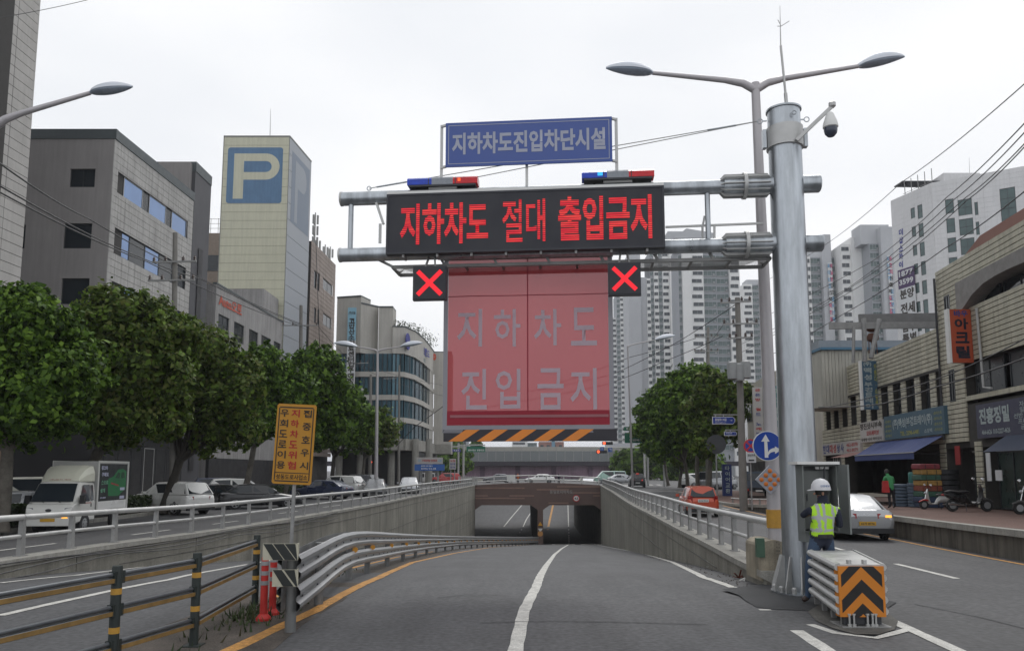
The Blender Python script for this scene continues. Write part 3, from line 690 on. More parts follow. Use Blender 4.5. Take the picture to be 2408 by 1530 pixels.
def sheet(aa, bb, za, zb_, o, nm, m_, na=14, nz_=14):
    m = MB()
    for i in range(na):
        A_ = [GP.pt(aa + (bb - aa) * i / na, za + (zb_ - za) * k / nz_, o + wv(aa + (bb - aa) * i / na, za + (zb_ - za) * k / nz_)) for k in range(nz_ + 1)]
        B_ = [GP.pt(aa + (bb - aa) * (i + 1) / na, za + (zb_ - za) * k / nz_, o + wv(aa + (bb - aa) * (i + 1) / na, za + (zb_ - za) * k / nz_)) for k in range(nz_ + 1)]
        m.strip(A_, B_)
    return m.build(nm, m_, t, True)
sheet(a0, am + .008, zh, ztc, oc, 'red_sheet', cur); sheet(am - .008, a1, zh, ztc, oc, 'red_sheet', cur)
sheet(a0, a1, zbc, zh, oc + .012, 'hem', deep)
sheet(a0 - .06, a1 + .02, zbc + .14, zbc + .19, oc + .022, 'hem_stripe', mat('pale_red_stripe', (.4, .17, .19), .7, var=.05, trans=.3), 14, 2)
sheet(am - .011, am + .011, zh, ztc, oc + .008, 'seam', deep, 1); sheet(a0, a1, zs1 - .008, zs1 + .008, oc + .009, 'seam', deep, 14, 1)
sheet(a0 + .085, a0, zbc, ztc, oc + .006, 'border', bd, 2); sheet(a1, a1 - .085, zbc, ztc, oc + .006, 'border', bd, 2); sheet(a0 + .085, a1 - .085, zbc - .14, zbc, oc + .006, 'border', bd, 14, 2)
for s, x, y, x1_, y1_ in (('지', 1076, 728, 1134, 815), ('하', 1162, 728, 1224, 815), ('차', 1256, 728, 1320, 812), ('도', 1342, 724, 1404, 812), ('진', 1086, 868, 1145, 962), ('입', 1166, 868, 1224, 960), ('금', 1264, 866, 1326, 962), ('지', 1341, 866, 1404, 962)):
    a, z1 = GP.hit(x, y, oc); b, z0 = GP.hit(x1_, y1_, oc)
    txt(s, GP.pt((a + b) / 2, (z0 + z1) / 2, oc + .028), GR, UP, abs(a - b), z1 - z0, cl_, t, bold=.012)
# striped bottom bar
za, zb_ = GP.hit(1240, 1009, oc)[1], GP.hit(1240, 1037, oc)[1]; A = GP.hit(1043, 1024, oc)[0]; B = GP.hit(1451, 1024, oc)[0]
MB().fb(GP, A, B, zb_, za, oc - .05, oc + .02).build('bottom_bar', mat('black_bar', (.03, .028, .035), .6, var=.1), t)
orange = mat('orange_reflective', (.72, .23, .03), .5, var=.08, scale=4)
xs_ = [1088, 1154, 1222, 1289, 1357]
for k, x in enumerate((1070, 1136, 1203, 1270, 1337)):
    aa = GP.hit(x, 1037, oc)[0]; L1 = abs(GP.hit(1270, 1024, oc)[0] - GP.hit(1337, 1024, oc)[0])
    sl_ = L1 * .62; w = L1 * .5
    aa = aa + .12
    m = MB(); m.prism([GP.pt(aa, zb_ + .002, oc + .02), GP.pt(aa - w, zb_ + .002, oc + .02), GP.pt(aa - w - sl_, za - .002, oc + .02), GP.pt(aa - sl_, za - .002, oc + .02)], gn * .004); m.build('orange_stripe', orange, t)
# roller tube
MB().tube([GP.pt(a0 + .1, ztc + .03, oc), GP.pt(a1 - .1, ztc + .03, oc)], .07, 12).build('roller', galv_d, t, True)

# ---- control cabinet with its door open
cd = GO.y - .62
t = thing('control_cabinet', 'grey steel control cabinet with open door strapped to the front of the gantry pole', 'cabinet', P(1920, 1255, cd))
gm = mat('grey_cabinet', (.2, .215, .21), .5, .2, var=.12); gin = mat('cabinet_inside', (.15, .16, .155), .55, .1, var=.1)
def C(x, y, d=0): return P(x, y, cd + d)
cx0, cx1 = C(1886, 1100).x, C(1968, 1100).x; cz1, cz0 = C(1900, 1092).z, C(1900, 1251).z
m = MB(); th = .02; D = .3
m.box(cx0, cx0 + th, cd, cd + D, cz0, cz1); m.box(cx1 - th, cx1, cd, cd + D, cz0, cz1); m.box(cx0 + th, cx1 - th, cd + D - th, cd + D, cz0, cz1); m.box(cx0 + th, cx1 - th, cd, cd + D - th, cz1 - th, cz1 - .001); m.box(cx0 + th, cx1 - th, cd, cd + D - th, cz0 + .001, cz0 + th)
m.build('body', gm, t)
m = MB(); m.box(cx0 - .1, cx1 + .02, cd - .07, cd + D + .05, cz1 + .005, cz1 + .05); m.build('roof', white, t)
m = MB(); m.box(cx0 + .04, cx1 - .12, cd + .1, cd + .115, cz0 + .05, cz1 - .1); m.build('inner_panel', gin, t)
m = MB(); m.box(cx0 + .09, cx0 + .105, cd + .085, cd + .1, cz0 + .5, cz0 + .62); m.build('latch', dark, t)
for k in range(3): MB().box(cx0 + .25 + k * .08, cx0 + .31 + k * .08, cd + .08, cd + .1, cz1 - .07, cz1 - .03).build('breaker', white, t)
# door swung towards the viewer on the right edge
m = MB(); hx = C(1968, 1100).x; ex = P(1996, 1180, cd - .42).x; pts = [Vector((hx, cd - .005, 0)), Vector((ex, cd - .42, 0)), Vector((ex + .03, cd - .415, 0)), Vector((hx + .03, cd, 0))]
m.prism([p + UP * cz0 for p in pts], UP * (cz1 - cz0)); m.build('door', gm, t)
MB().bar(C(1938, 1255, -.0) , C(1938, 1100, 0), .02, .02).build('cable_duct', dark, t)
MB().box(cx0 + .02, cx0 + .4, cd + .04, cd + .36, cz0 - .16, cz0 - .001).build('cable_box', gm, t)
# ---------------------------------------------------------------- dark post fence at the lower left
post_m = mat('dark_green_post', (.022, .03, .028), .5, .1, var=.3, scale=6)
band_m = mat('yellow_reflective_band', (.5, .27, .04), .5, var=.15, scale=10)
tubem = mat('grey_fence_tube', (.11, .12, .13), .4, .4, var=.2, scale=4)
brownband = mat('brown_yellow_strip', (.24, .145, .045), .6, var=.3, scale=5)
fp = []
for Y in (5.35,): fp.append(Vector((-3.72, Y, 0)))
fp += [P(270, 1450, 7.9), S(455, 1518), S(599, 1424, zr)]
fp[0] = fp[1] + (fp[1] - fp[2]) * 2.2
for q in fp: q.z = zr(q.y)
t = thing('guard_fence', 'dark post-and-tube guard fence with yellow reflective bands at the lower left of the road', 'fence', fp[2])
for q in fp:
    p_ = MB().lathe(q, [(.05, .0), (.05, 1.03), (.046, 1.05)], 14).build('post', post_m, t, True)
    for z in (.8, .42):
        MB().lathe(q, [(.0515, z - .03), (.0515, z + .03)], 14).build('reflective_band', band_m, p_, True)
    m = MB(); m.box(q.x - .1, q.x + .1, q.y - .1, q.y + .1, q.z, q.z + .015); m.build('foot', post_m, p_)
for i in range(len(fp) - 1):
    a, b = fp[i], fp[i + 1]; d = (b - a).normalized()
    for z in (.93, .61, .26):
        a_, b_ = a + d * .045 + UP * z, b - d * .045 + UP * z
        r = MB().tube([a_ + UP * .038, b_ + UP * .038], .023, 10).build('rail', tubem, t, True)
        MB().tube([a_ - UP * .02, b_ - UP * .02], .032, 10).build('rail', tubem, t, True)
        s_ = Vector((d.y, -d.x, 0))
        m = MB(); m.obox((a_ + b_) / 2 - UP * .02 + s_ * .031, (b_ - a_) / 2 * .985, s_ * .004, UP * .021); m.build('reflective_strip', brownband, t)
        for e_, k_ in ((a_, 1), (b_, -1)): MB().obox(e_ + UP * .005, d * .03, s_ * .035, UP * .06).build('bracket', post_m, t)
# ---------------------------------------------------------------- curved double guard rail
gb = [(664, 1433), (749, 1420), (815, 1362), (866, 1347), (910, 1331), (947, 1319), (977, 1311), (1003, 1304), (1026, 1299.5), (1047, 1295.5), (1064, 1292.5), (1079, 1290)]
gq = [S(x, y, zr) for x, y in gb]
gq[0] = gq[1] + (gq[1] - gq[2]) * .55; gq[0].z = zr(gq[0].y)
last = S(1079, 1290, zr); end = P(1262, 1270, 103); end.x = xs0 + .2
while gq[-1].y < 100:
    p0 = gq[-1]; Y = p0.y + 2.1; t_ = (Y - last.y) / (103 - last.y)
    gq.append(Vector((last.x + (end.x - last.x) * t_ + .9 * math.sin(math.pi * t_) * -.0, Y, zr(Y))))
rail_path = [(q.x, q.y) for q in gq]
def gx(Y): return interp([p[1] for p in rail_path], [p[0] for p in rail_path], Y)
gsm = lambda Y: sum(gx(Y + d) for d in (-1.2, 0, 1.2)) / 3
t = thing('guard_rail', 'curved double-height corrugated steel guard rail with round orange reflectors dividing the two ramps', 'guard rail', (gq[3].x, gq[3].y, gq[3].z))
rail_m = mat('corrugated_rail_steel', (.36, .365, .37), .4, .6, var=.2, scale=2.5)
postm = mat('rail_post_steel', (.22, .225, .225), .6, .3, var=.25, scale=2, streak=.3)
refl = mat('orange_reflector', (.65, .3, .03), .35, var=.05)
prof = [(-.155, 0), (-.15, .02), (-.105, .055), (-.06, .055), (-.03, .01), (0, 0), (.03, .01), (.06, .055), (.105, .055), (.15, .02), (.155, 0)]
for i, q in enumerate(gq):
    Y = q.y; x = gsm(Y); z = zr(Y)
    if i < 60:
        MB().lathe((x, Y, z), [(.07, 0), (.07, .93)], 12).build('post', postm, t, True)
        if i > 1: MB().lathe((x + .13, Y - .06, z + .6), [(.055, 0), (.055, .02)], 14, (.25, -1, 0)).build('reflector', refl, t)
def wbeam(zc, sgn, ya, yb, nm):
    Yl = [ya + (yb - ya) * k / 4 for k in range(5)]
    m = MB(); R = []
    for Y in Yl:
        d = Vector((gsm(Y + .3) - gsm(Y - .3), .6, 0)).normalized(); s = Vector((d.y, -d.x, 0)) * sgn
        c = Vector((gsm(Y), Y, zr(Y) + zc)) + s * .09
        R.append([c + s * o + UP * h for h, o in prof])
    for k in range(len(prof) - 1):
        m.strip([r[k] for r in R], [r[k + 1] for r in R])
    m.strip([r[0] for r in R], [r[-1] for r in R])
    return m.build(nm, rail_m, t, True)
y0 = gq[0].y - .15; step = 4.2
ys_ = [y0] + [gq[i].y for i in range(2, len(gq), 2)] + [103]
for i in range(len(ys_) - 1):
    for zc in (.8, .42):
        for s in (1, -1): wbeam(zc, s, ys_[i] + .005, ys_[i + 1] - .005, 'corrugated_beam')
# slot bolts
for i in range(0, 26):
    for zc in (.8, .42):
        Y = y0 + .3 + i * 1.05; c = Vector((gsm(Y) + .105, Y, zr(Y) + zc)); MB().box(c.x, c.x + .012, c.y - .025, c.y + .025, c.z - .012, c.z + .012).build('bolt', dark, t)
# striped end panels
cream = mat('cream_reflective', (.5, .48, .38), .6, var=.15, scale=4); blk = mat('black_reflective', (.02, .024, .024), .5, var=.2)
for (x0, yt, x1, yb, lbl) in ((618, 1277, 702, 1316, 0), (640, 1338, 702, 1378, 1)):
    d0 = y0 - .12
    a, b = P(x0, yb, d0), P(x1, yt, d0 + .0)
    t2 = thing('striped_marker', ('upper black and cream diagonal striped panel on the guard rail end', 'lower black and cream diagonal striped panel on the guard rail end, behind the red posts')[lbl], 'marker sign', (a.x, d0, a.z), group='striped panels on the guard rail end')
    W_, h_ = b.x - a.x, b.z - a.z
    MB().box(a.x, b.x, d0 - .012, d0, a.z, b.z).build('panel', cream, t2)
    n = 3 if not lbl else 2; w = .13
    for k in range(n):
        xx = a.x + W_ * ((k + .28) / n) - h_ * .3
        # clipped parallelogram falling to the right
        tl, tr = xx, xx + w; sh = h_ * .75
        cl = lambda v: min(max(v, a.x + .004), b.x - .004)
        MB().prism([(cl(tl), d0 - .013, b.z - .003), (cl(tr), d0 - .013, b.z - .003), (cl(tr + sh), d0 - .013, a.z + .003), (cl(tl + sh), d0 - .013, a.z + .003)], (0, -.004, 0)).build('stripe', blk, t2)
    MB().bar((b.x - .02, d0 - .01, (a.z + b.z) / 2), (gsm(y0) + .1, y0 + .05, (a.z + b.z) / 2), .01, h_ * .95).build('side_plate', cream, t2)
for x_, y_ in ((672, 1430), (690, 1424)):
    q = S(x_, y_, zr); m = MB().lathe(q, [(.065, 0), (.065, .9)], 12).build('post', postm, t, True)
# red delineator posts
red_p = mat('red_plastic', (.55, .035, .03), .45, var=.12, scale=6); gb_ = mat('silver_band', (.33, .34, .35), .5, var=.1)
for k, (x, y, lb) in enumerate(((619, 1458, 'nearer red flexible delineator post with grey bands, left of the pair'), (640, 1445, 'farther red flexible delineator post with grey bands, right of the pair'))):
    q = S(x, y, zr); t = thing('delineator_post', lb, 'delineator', q, group='red delineator posts')
    MB().lathe(q, [(.1, 0), (.1, .04), (.07, .075), (.055, .09)], 18).build('base', red_p, t, True)
    MB().lathe(q, [(.05, .09), (.047, .83), (.03, .85)], 18).build('tube', red_p, t, True)
    for z in (.47, .6, .73): MB().lathe(q, [(.052, z), (.052, z + .055)], 18).build('band', gb_, t, True)
# yellow flood-warning sign
dY = 12.6
amber = mat('amber_sign_face', (.46, .215, .012), .5, var=.04); let_k = mat('black_letters', (.03, .022, .015), .6, var=0); let_r = mat('red_letters', (.36, .012, .015), .6, var=0)
a, b = P(643, 1138, dY), P(740, 950, dY); a.x -= .0
t = thing('warning_sign', 'tall amber warning sign with black and red Korean columns on a grey post', 'sign', (0.5 * (a.x + b.x), dY, zr(dY)))
tilt = Vector((.045, 0, 1)).normalized(); rt = Vector((1, 0, -.045)).normalized(); C0 = Vector(((a.x + b.x) / 2, dY, (a.z + b.z) / 2)); Wd, Ht = .655 , b.z - a.z
Wd = P(740, 1000, dY).x - P(648, 1000, dY).x
def sg(u, v, w=0): return C0 + rt * u * Wd + tilt * v * Ht + Vector((0, -1, 0)) * w
m = MB(); k_ = .06
m.prism([sg(-.5, -.5 + .02), sg(-.5 + .04, -.5), sg(.5 - .04, -.5), sg(.5, -.5 + .02), sg(.5, .5 - .02), sg(.5 - .04, .5), sg(-.5 + .04, .5), sg(-.5, .5 - .02)], (0, .02, 0)); m.build('plate', amber, t)
m = MB(); w = .016; 
for u0, v0, u1, v1 in ((-.43, .45, .43, .465), (-.43, -.47, .43, -.455), (-.45, -.45, -.425, .45), (.425, -.45, .45, .45), (-.425, -.365, .425, -.355)):
    m.prism([sg(u0, v0, .001), sg(u1, v0, .001), sg(u1, v1, .001), sg(u0, v1, .001)], (0, -.003, 0))
m.build('border', let_k, t)
for u, s, m_ in ((.29, '집중호우시', let_k), (-.02, '지하차도위험', let_r), (-.3, '우회도로이용', let_k)):
    n = len(s)
    for i, ch in enumerate(s):
        v = .385 - (i * (.65 / (n - 1)))
        txt(ch, sg(u, v, .004), rt, tilt, .215 * Wd, .095 * Ht, m_, t, bold=.02)
txt('성동도로사업소', sg(0, -.41, .004), rt, tilt, .8 * Wd, .065 * Ht, let_k, t, bold=.015)
pb = Vector((P(684, 1250, dY + .05).x, dY + .05, zr(dY))); MB().tube([pb, C0 + Vector((0, .06, 0)) + tilt * Ht * .45], .032, 12).build('post', galv_d, t, True)

# ---------------------------------------------------------------- crash cushion
F0_, F1_ = 10.15, 11.9
t = thing('crash_cushion', 'steel crash cushion of five stacked beams with orange and black chevron panel', 'crash cushion', S(2028, 1478))
A = P(1972, 1330, F0_); A2 = P(1983, 1449, F0_); B = P(2071, 1330, F0_); zt_, zb_ = A.z, A2.z
xl, xr = (A.x + A2.x) / 2, (B.x + P(2077, 1449, F0_).x) / 2
xbL = P(1912, 1380, F1_).x
xbR = xbL + .62
or_s = mat('chevron_orange', (.6, .2, .015), .45, var=.06, scale=3); bk_s = mat('chevron_black', (.014, .013, .013), .45, var=.1)
MB().box(xl, xr, F0_ - .02, F0_, zb_, zt_).build('chevron_panel', or_s, t)
hw = (xr - xl) / 2; cxm = (xl + xr) / 2; hh = zt_ - zb_
def chev(c, th, nm='chevron'):
    # apex height c (fraction), band thickness th: clipped upward chevron
    sl = .98
    m = MB()
    for sg_ in (-1, 1):
        pts = []
        def cz(v): return zb_ + hh * min(max(v, 0.0), 1.)
        n = 10
        for i in range(n + 1):
            u = i / n; pts.append((cxm + sg_ * u * hw, c - u * hw * sl / hh))
        up = [(x, F0_ - .021, cz(v)) for x, v in pts]; dn = [(x, F0_ - .021, cz(v - th)) for x, v in pts]
        m.strip(up, dn)
    m.build(nm, bk_s, t)
chev(1.36, .215) if False else None
for c, th in ((1.24, .25), (.74, .26), (.27, .21)): chev(c, th)
m = MB(); m.box(xl - .03, xl, F0_ - .02, F0_ + .12, zb_, zt_); m.box(xr, xr + .03, F0_ - .02, F0_ + .12, zb_, zt_); m.build('side_flange', or_s, t)
m = MB(); m.hexa([(xl - .02, F0_, zt_ - .002), (xr + .02, F0_, zt_ - .002), (xbR, F1_, zt_ - .002), (xbL, F1_, zt_ - .002), (xl - .02, F0_, zt_ + .02), (xr + .02, F0_, zt_ + .02), (xbR, F1_, zt_ + .02), (xbL, F1_, zt_ + .02)]); m.build('top_plate', galv_l, t)
for x in (cxm - .11, cxm + .09): MB().box(x - .02, x + .02, F0_ + .05, F0_ + .12, zt_ + .02, zt_ + .07).build('lifting_lug', galv_l, t)
zlow = .12
for s in (0, 1):
    for k in range(5):
        zc = zlow + .085 + (zt_ - zlow - .1) * k / 4
        a_ = Vector((xl if s == 0 else xr, F0_ + .0, zc)); b_ = Vector((xbL if s == 0 else xbR, F1_, zc))
        d = (b_ - a_).normalized(); o = Vector((d.y, -d.x, 0)) * (-1 if s == 0 else 1)
        hpr = [(-.075, 0), (-.06, .03), (-.03, .06), (.0, .035), (.03, .06), (.06, .03), (.075, 0)] if False else [(-.054, 0), (-.042, .05), (-.012, .07), (.012, .07), (.042, .05), (.054, 0)]
        m = MB(); R = [[q + o * w + UP * h for h, w in hpr] for q in (a_, b_)]
        for j in range(len(hpr) - 1): m.strip([R[0][j], R[1][j]], [R[0][j + 1], R[1][j + 1]])
        m.poly(R[0]); m.poly(R[1]); m.strip([R[0][0], R[1][0]], [R[0][-1], R[1][-1]]); m.build('beam', galv_l if True else galv, t)
for j, Y in enumerate((F0_ + .1, F0_ + .65, F0_ + 1.2, F1_ - .02)):
    f = (Y - F0_) / (F1_ - F0_); m = MB(); xa_, xb_ = xl + (xbL - xl) * f, xr + (xbR - xr) * f
    m.box(xa_ + .02, xa_ + .08, Y, Y + .05, 0, zt_ - .01); m.box(xb_ - .08, xb_ - .02, Y, Y + .05, 0, zt_ - .01); m.box(xa_ + .08, xb_ - .08, Y, Y + .05, zt_ - .08, zt_ - .02); m.box(xa_ + .08, xb_ - .08, Y, Y + .05, .1, .17); m.build('frame', galv_d, t)
MB().box(xl + .02, xr - .02, F0_ + .01, F0_ + .06, .04, zb_ - .005).build('dark_base', dark, t); MB().hexa([(xl + .09, F0_ + .07, .2), (xr - .09, F0_ + .07, .2), (xbR - .09, F1_ - .05, .2), (xbL + .09, F1_ - .05, .2), (xl + .09, F0_ + .07, zt_ - .09), (xr - .09, F0_ + .07, zt_ - .09), (xbR - .09, F1_ - .05, zt_ - .09), (xbL + .09, F1_ - .05, zt_ - .09)]).build('inner_core', dark, t)
MB().box(xl - .02, xr + .08, F0_ - .06, F0_ + .35, .0, .022).build('ground_plate', galv_d, t)
for x in (.16, .27, .6, .72, .8):
    q = Vector((xl + (xr - xl) * x, F0_ - .02, 0)); MB().lathe(q, [(.026, .02), (.026, .05), (.013, .052), (.013, .16), (.022, .162), (.022, .18)], 10).build('anchor_bolt', galv_l, t, True)
# ---------------------------------------------------------------- concrete end block and small green box
e = S(1818, 1372); 
t = thing('concrete_end_block', 'weathered round-topped concrete block where the right railing ends beside the pole', 'concrete block', e)
X0, X1 = e.x - .24, e.x + .24; Zt = P(1818, 1268, e.y).z
m = MB(); pr = [(X0, 0)] + [(e.x - .24 * math.cos(a), Zt - .12 + .12 * math.sin(a)) for a in np.linspace(0, math.pi, 9)] + [(X1, 0)]
m.prism([(x, e.y - .1, z) for x, z in pr], (0, .9, 0)); m.build('block', mat('stained_concrete_block', (.33, .29, .22), .85, var=.3, scale=2.5, streak=.4, fine=.15), t)
txt('동·북', (e.x + .08, e.y - .1, .55), (1, 0, 0), (0, 0, 1), .07, .34, mat('faded_black', (.1, .09, .08), .8), t, bold=.0)
q = P(1790, 1287, e.y - .12); MB().box(q.x - .08, q.x + .06, q.y - .02, q.y + .1, q.z - .17, q.z + .17).build('green_box', mat('green_box', (.06, .12, .08), .6), t)
# ---------------------------------------------------------------- street lamps
lamp_m = mat('lamp_post_paint', (.46, .44, .45), .5, .3, var=.08); lamp_h = mat('lamp_head', (.6, .63, .68), .45, .3, var=.06); lens = mat('lamp_lens', (.36, .42, .5), .25, var=.05)
def lamp_head(t, base, dirv, L):
    d = Vector(dirv).normalized(); sd = Vector((0, 1, 0)); up = d.cross(sd); up = up if up.z > 0 else -up
    m = MB(); m2 = MB(); N = 12; top = []; low = []
    for i in range(N + 1):
        u = i / N; w = (math.sin(math.pi * min(1, u ** .75 * .97 + .03))) ** .7 * L * .17 + .012; hh = math.sin(math.pi * min(1, u * .93 + .05)) ** .8 * L * .17 + .01
        c = base + d * L * u
        top.append([c + sd * w * math.cos(a) + up * hh * math.sin(a) for a in np.linspace(0, math.pi, 9)])
        low.append([c + sd * w * .96 * math.cos(a) - up * (.02 + L * .045 * math.sin(math.pi * u)) * math.sin(a) for a in np.linspace(0, math.pi, 7)])
    for k in range(8): m.strip([r[k] for r in top], [r[k + 1] for r in top])
    for k in range(6): m2.strip([r[k] for r in low], [r[k + 1] for r in low])
    m.build('lamp_head', lamp_h, t, True); m2.build('lamp_lens', lens, t, True)
    MB().tube([base - d * .1, base + d * .06], .035, 10).build('collar', lamp_h, t, True)
def street_lamp(label, foot, Yd, top, heads, rb, rt_, name='street_lamp', yellow=None, group='street lamps'):
    t = thing(name, label, 'street lamp', foot, group=group)
    tp = P(*top, Yd)
    MB().tube([Vector(foot), Vector(foot).lerp(tp, .5), tp], [rb, (rb + rt_) / 2, rt_], 14).build('pole', lamp_m, t, True)
    if yellow:
        z0, z1 = yellow; f = Vector(foot); 
        g = lambda z: f.lerp(tp, (z - f.z) / (tp.z - f.z))
        MB().tube([g(z0), g(z1)], rb + .012, 14).build('yellow_band', band_m, t, True)
    for (x0, y0_), (x1, y1_), rr in heads:
        a, b = P(x0, y0_, Yd), P(x1, y1_, Yd); d = (b - a)
        s0 = tp - UP * .02
        st = tp - UP * (.32 if rt_ > .03 else .1)
        MB().tube([s0 - UP * .12, tp.lerp(a, .12) - UP * .03, tp.lerp(a, .3), a], [rr * 1.7, rr * 1.5, rr * 1.15, rr * .8], 10).build('arm', lamp_m, t, True)
        lamp_head(t, a, d, d.length)
    return t
lf = Vector((P(1822, 1200, 14.6).x, 14.6, 0)); lf = Vector((lf.x, 14.6, .2))
street_lamp('tall double-armed street lamp just left of the gantry pole', lf, 14.6, (1776, 196), [((1535, 172), (1425, 160), .05), ((2018, 156), (2127, 133), .05)], .14, .082, yellow=(P(0, 1240, 14.6).z, P(0, 1197, 14.6).z))
street_lamp('street lamp whose arm reaches in over the left edge', P(-22, 1210, 17), 17, (-13, 285), [((212, 219), (312, 204), .06)], .13, .08)
street_lamp('slim double-armed street lamp beyond the right railing by the red curtain', S(1488, 1148) , S(1488, 1150).y, (1476, 812), [((1540, 799), (1588, 789), .06)], .13, .08)
YY = S(884, 1165, zs).y
street_lamp('double-armed street lamp standing among the left trees', S(884, 1165), YY, (888, 823), [((840, 815), (784, 807), .06), ((942, 815), (994, 806), .06)], .17, .1)
# round blue sign and orange hazard lamps fixed to the near lamp pole
Yd = 14.25
c = P(1805, 1048, Yd); r = P(1840, 1048, Yd).x - c.x
t = thing('arrow_sign', 'round blue sign with white straight and right-turn arrows beside the gantry pole', 'sign', c)
MB().lathe(c, [(r, 0), (r, .02)], 40, (0, 1, 0)).build('rim', white, t); 
MB().lathe(c - Vector((0, .004, 0)), [(r * .95, 0), (r * .95, .003)], 40, (0, 1, 0)).build('face', mat('blue_sign_face', (.01, .055, .33), .4, var=.04), t)
def sp_(pts, nm='arrow'): MB().prism([(c.x + x * r, c.y - .005, c.z + z * r) for x, z in pts], (0, -.004, 0)).build(nm, white, t)
sp_([(-.22, -.78), (.02, -.78), (-.02, .3), (.14, .3), (-.12, .78), (-.42, .3), (-.22, .3)])
m = MB()
ar_ = [(-.02 + .5 * (1 - math.cos(a)), -.55 + .42 * math.sin(a)) for a in np.linspace(0, math.pi / 2, 6)]; ai = [(.05 + .43 * (1 - math.cos(a)) , -.62 + .24 * math.sin(a)) for a in np.linspace(0, math.pi / 2, 6)]
m.strip([(c.x + x * r, c.y - .0097, c.z + z * r) for x, z in ar_], [(c.x + x * r, c.y - .0097, c.z + z * r) for x, z in ai]); m.build('arrow', white, t)
sp_([(.48, -.02), (.9, -.26), (.48, -.52)])
Yd = 14.3; c = P(1811, 1127, Yd); s = P(1845, 1127, Yd).x - c.x
t = thing('hazard_light_panel', 'pale diamond panel with nine orange round lamps below the blue arrow sign', 'hazard light', c)
MB().prism([(c.x, c.y, c.z + s), (c.x + s, c.y, c.z), (c.x, c.y, c.z - s), (c.x - s, c.y, c.z)], (0, .04, 0)).build('panel', mat('pale_panel', (.33, .34, .38), .5), t)
for i in range(3):
    for j in range(3):
        u, v = (i - 1) * .3 * s, (j - 1) * .3 * s
        MB().lathe((c.x + u - v, c.y - .0, c.z + u + v), [(.15 * s, 0), (.15 * s, .012), (.1 * s, .022)], 16, (0, -1, 0)).build('lamp', mat('orange_lamp', (.62, .17, .02), .35, var=.05), t, True)
# ---------------------------------------------------------------- vehicles
tyre_m = mat('tyre', (.018, .018, .019), .8, var=.1); rim_m = mat('alloy_rim', (.35, .36, .37), .35, .6, var=.1)
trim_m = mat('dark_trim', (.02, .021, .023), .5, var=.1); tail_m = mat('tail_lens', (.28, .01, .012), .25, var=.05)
tail_on = mat('lit_tail_lamp', (.6, .02, .01), .3, var=0, emit=(1, .04, .02), es=1.2); amber_on = mat('lit_indicator', (.7, .25, .02), .3, var=0, emit=(1, .42, .05), es=1.6)
head_m = mat('headlamp', (.5, .52, .55), .15, .3, var=.05); head_on = mat('lit_headlamp', (.9, .85, .7), .2, var=0, emit=(1, .85, .6), es=1.8)
plate_w = mat('white_plate', (.6, .6, .58), .5, var=.03); plate_y = mat('yellow_plate', (.5, .28, .02), .5, var=.03)
def paint(name, c, met=.0): 
    m = mat('paint_' + name, c, .28, met, var=.04, scale=.7); m.node_tree.nodes['Principled BSDF'].inputs['Coat Weight'].default_value = .5; return m
WH = paint('white', (.74, .74, .72)); SI = paint('silver', (.36, .37, .385), .5); BK = paint('black', (.012, .013, .016)); GY = paint('grey', (.13, .135, .145), .3)
RD = paint('red', (.42, .02, .02)); OR = paint('orange_red', (.52, .07, .025)); MT = paint('mint', (.32, .5, .43)); NV = paint('navy', (.02, .03, .07)); CR = paint('cream', (.5, .5, .44))
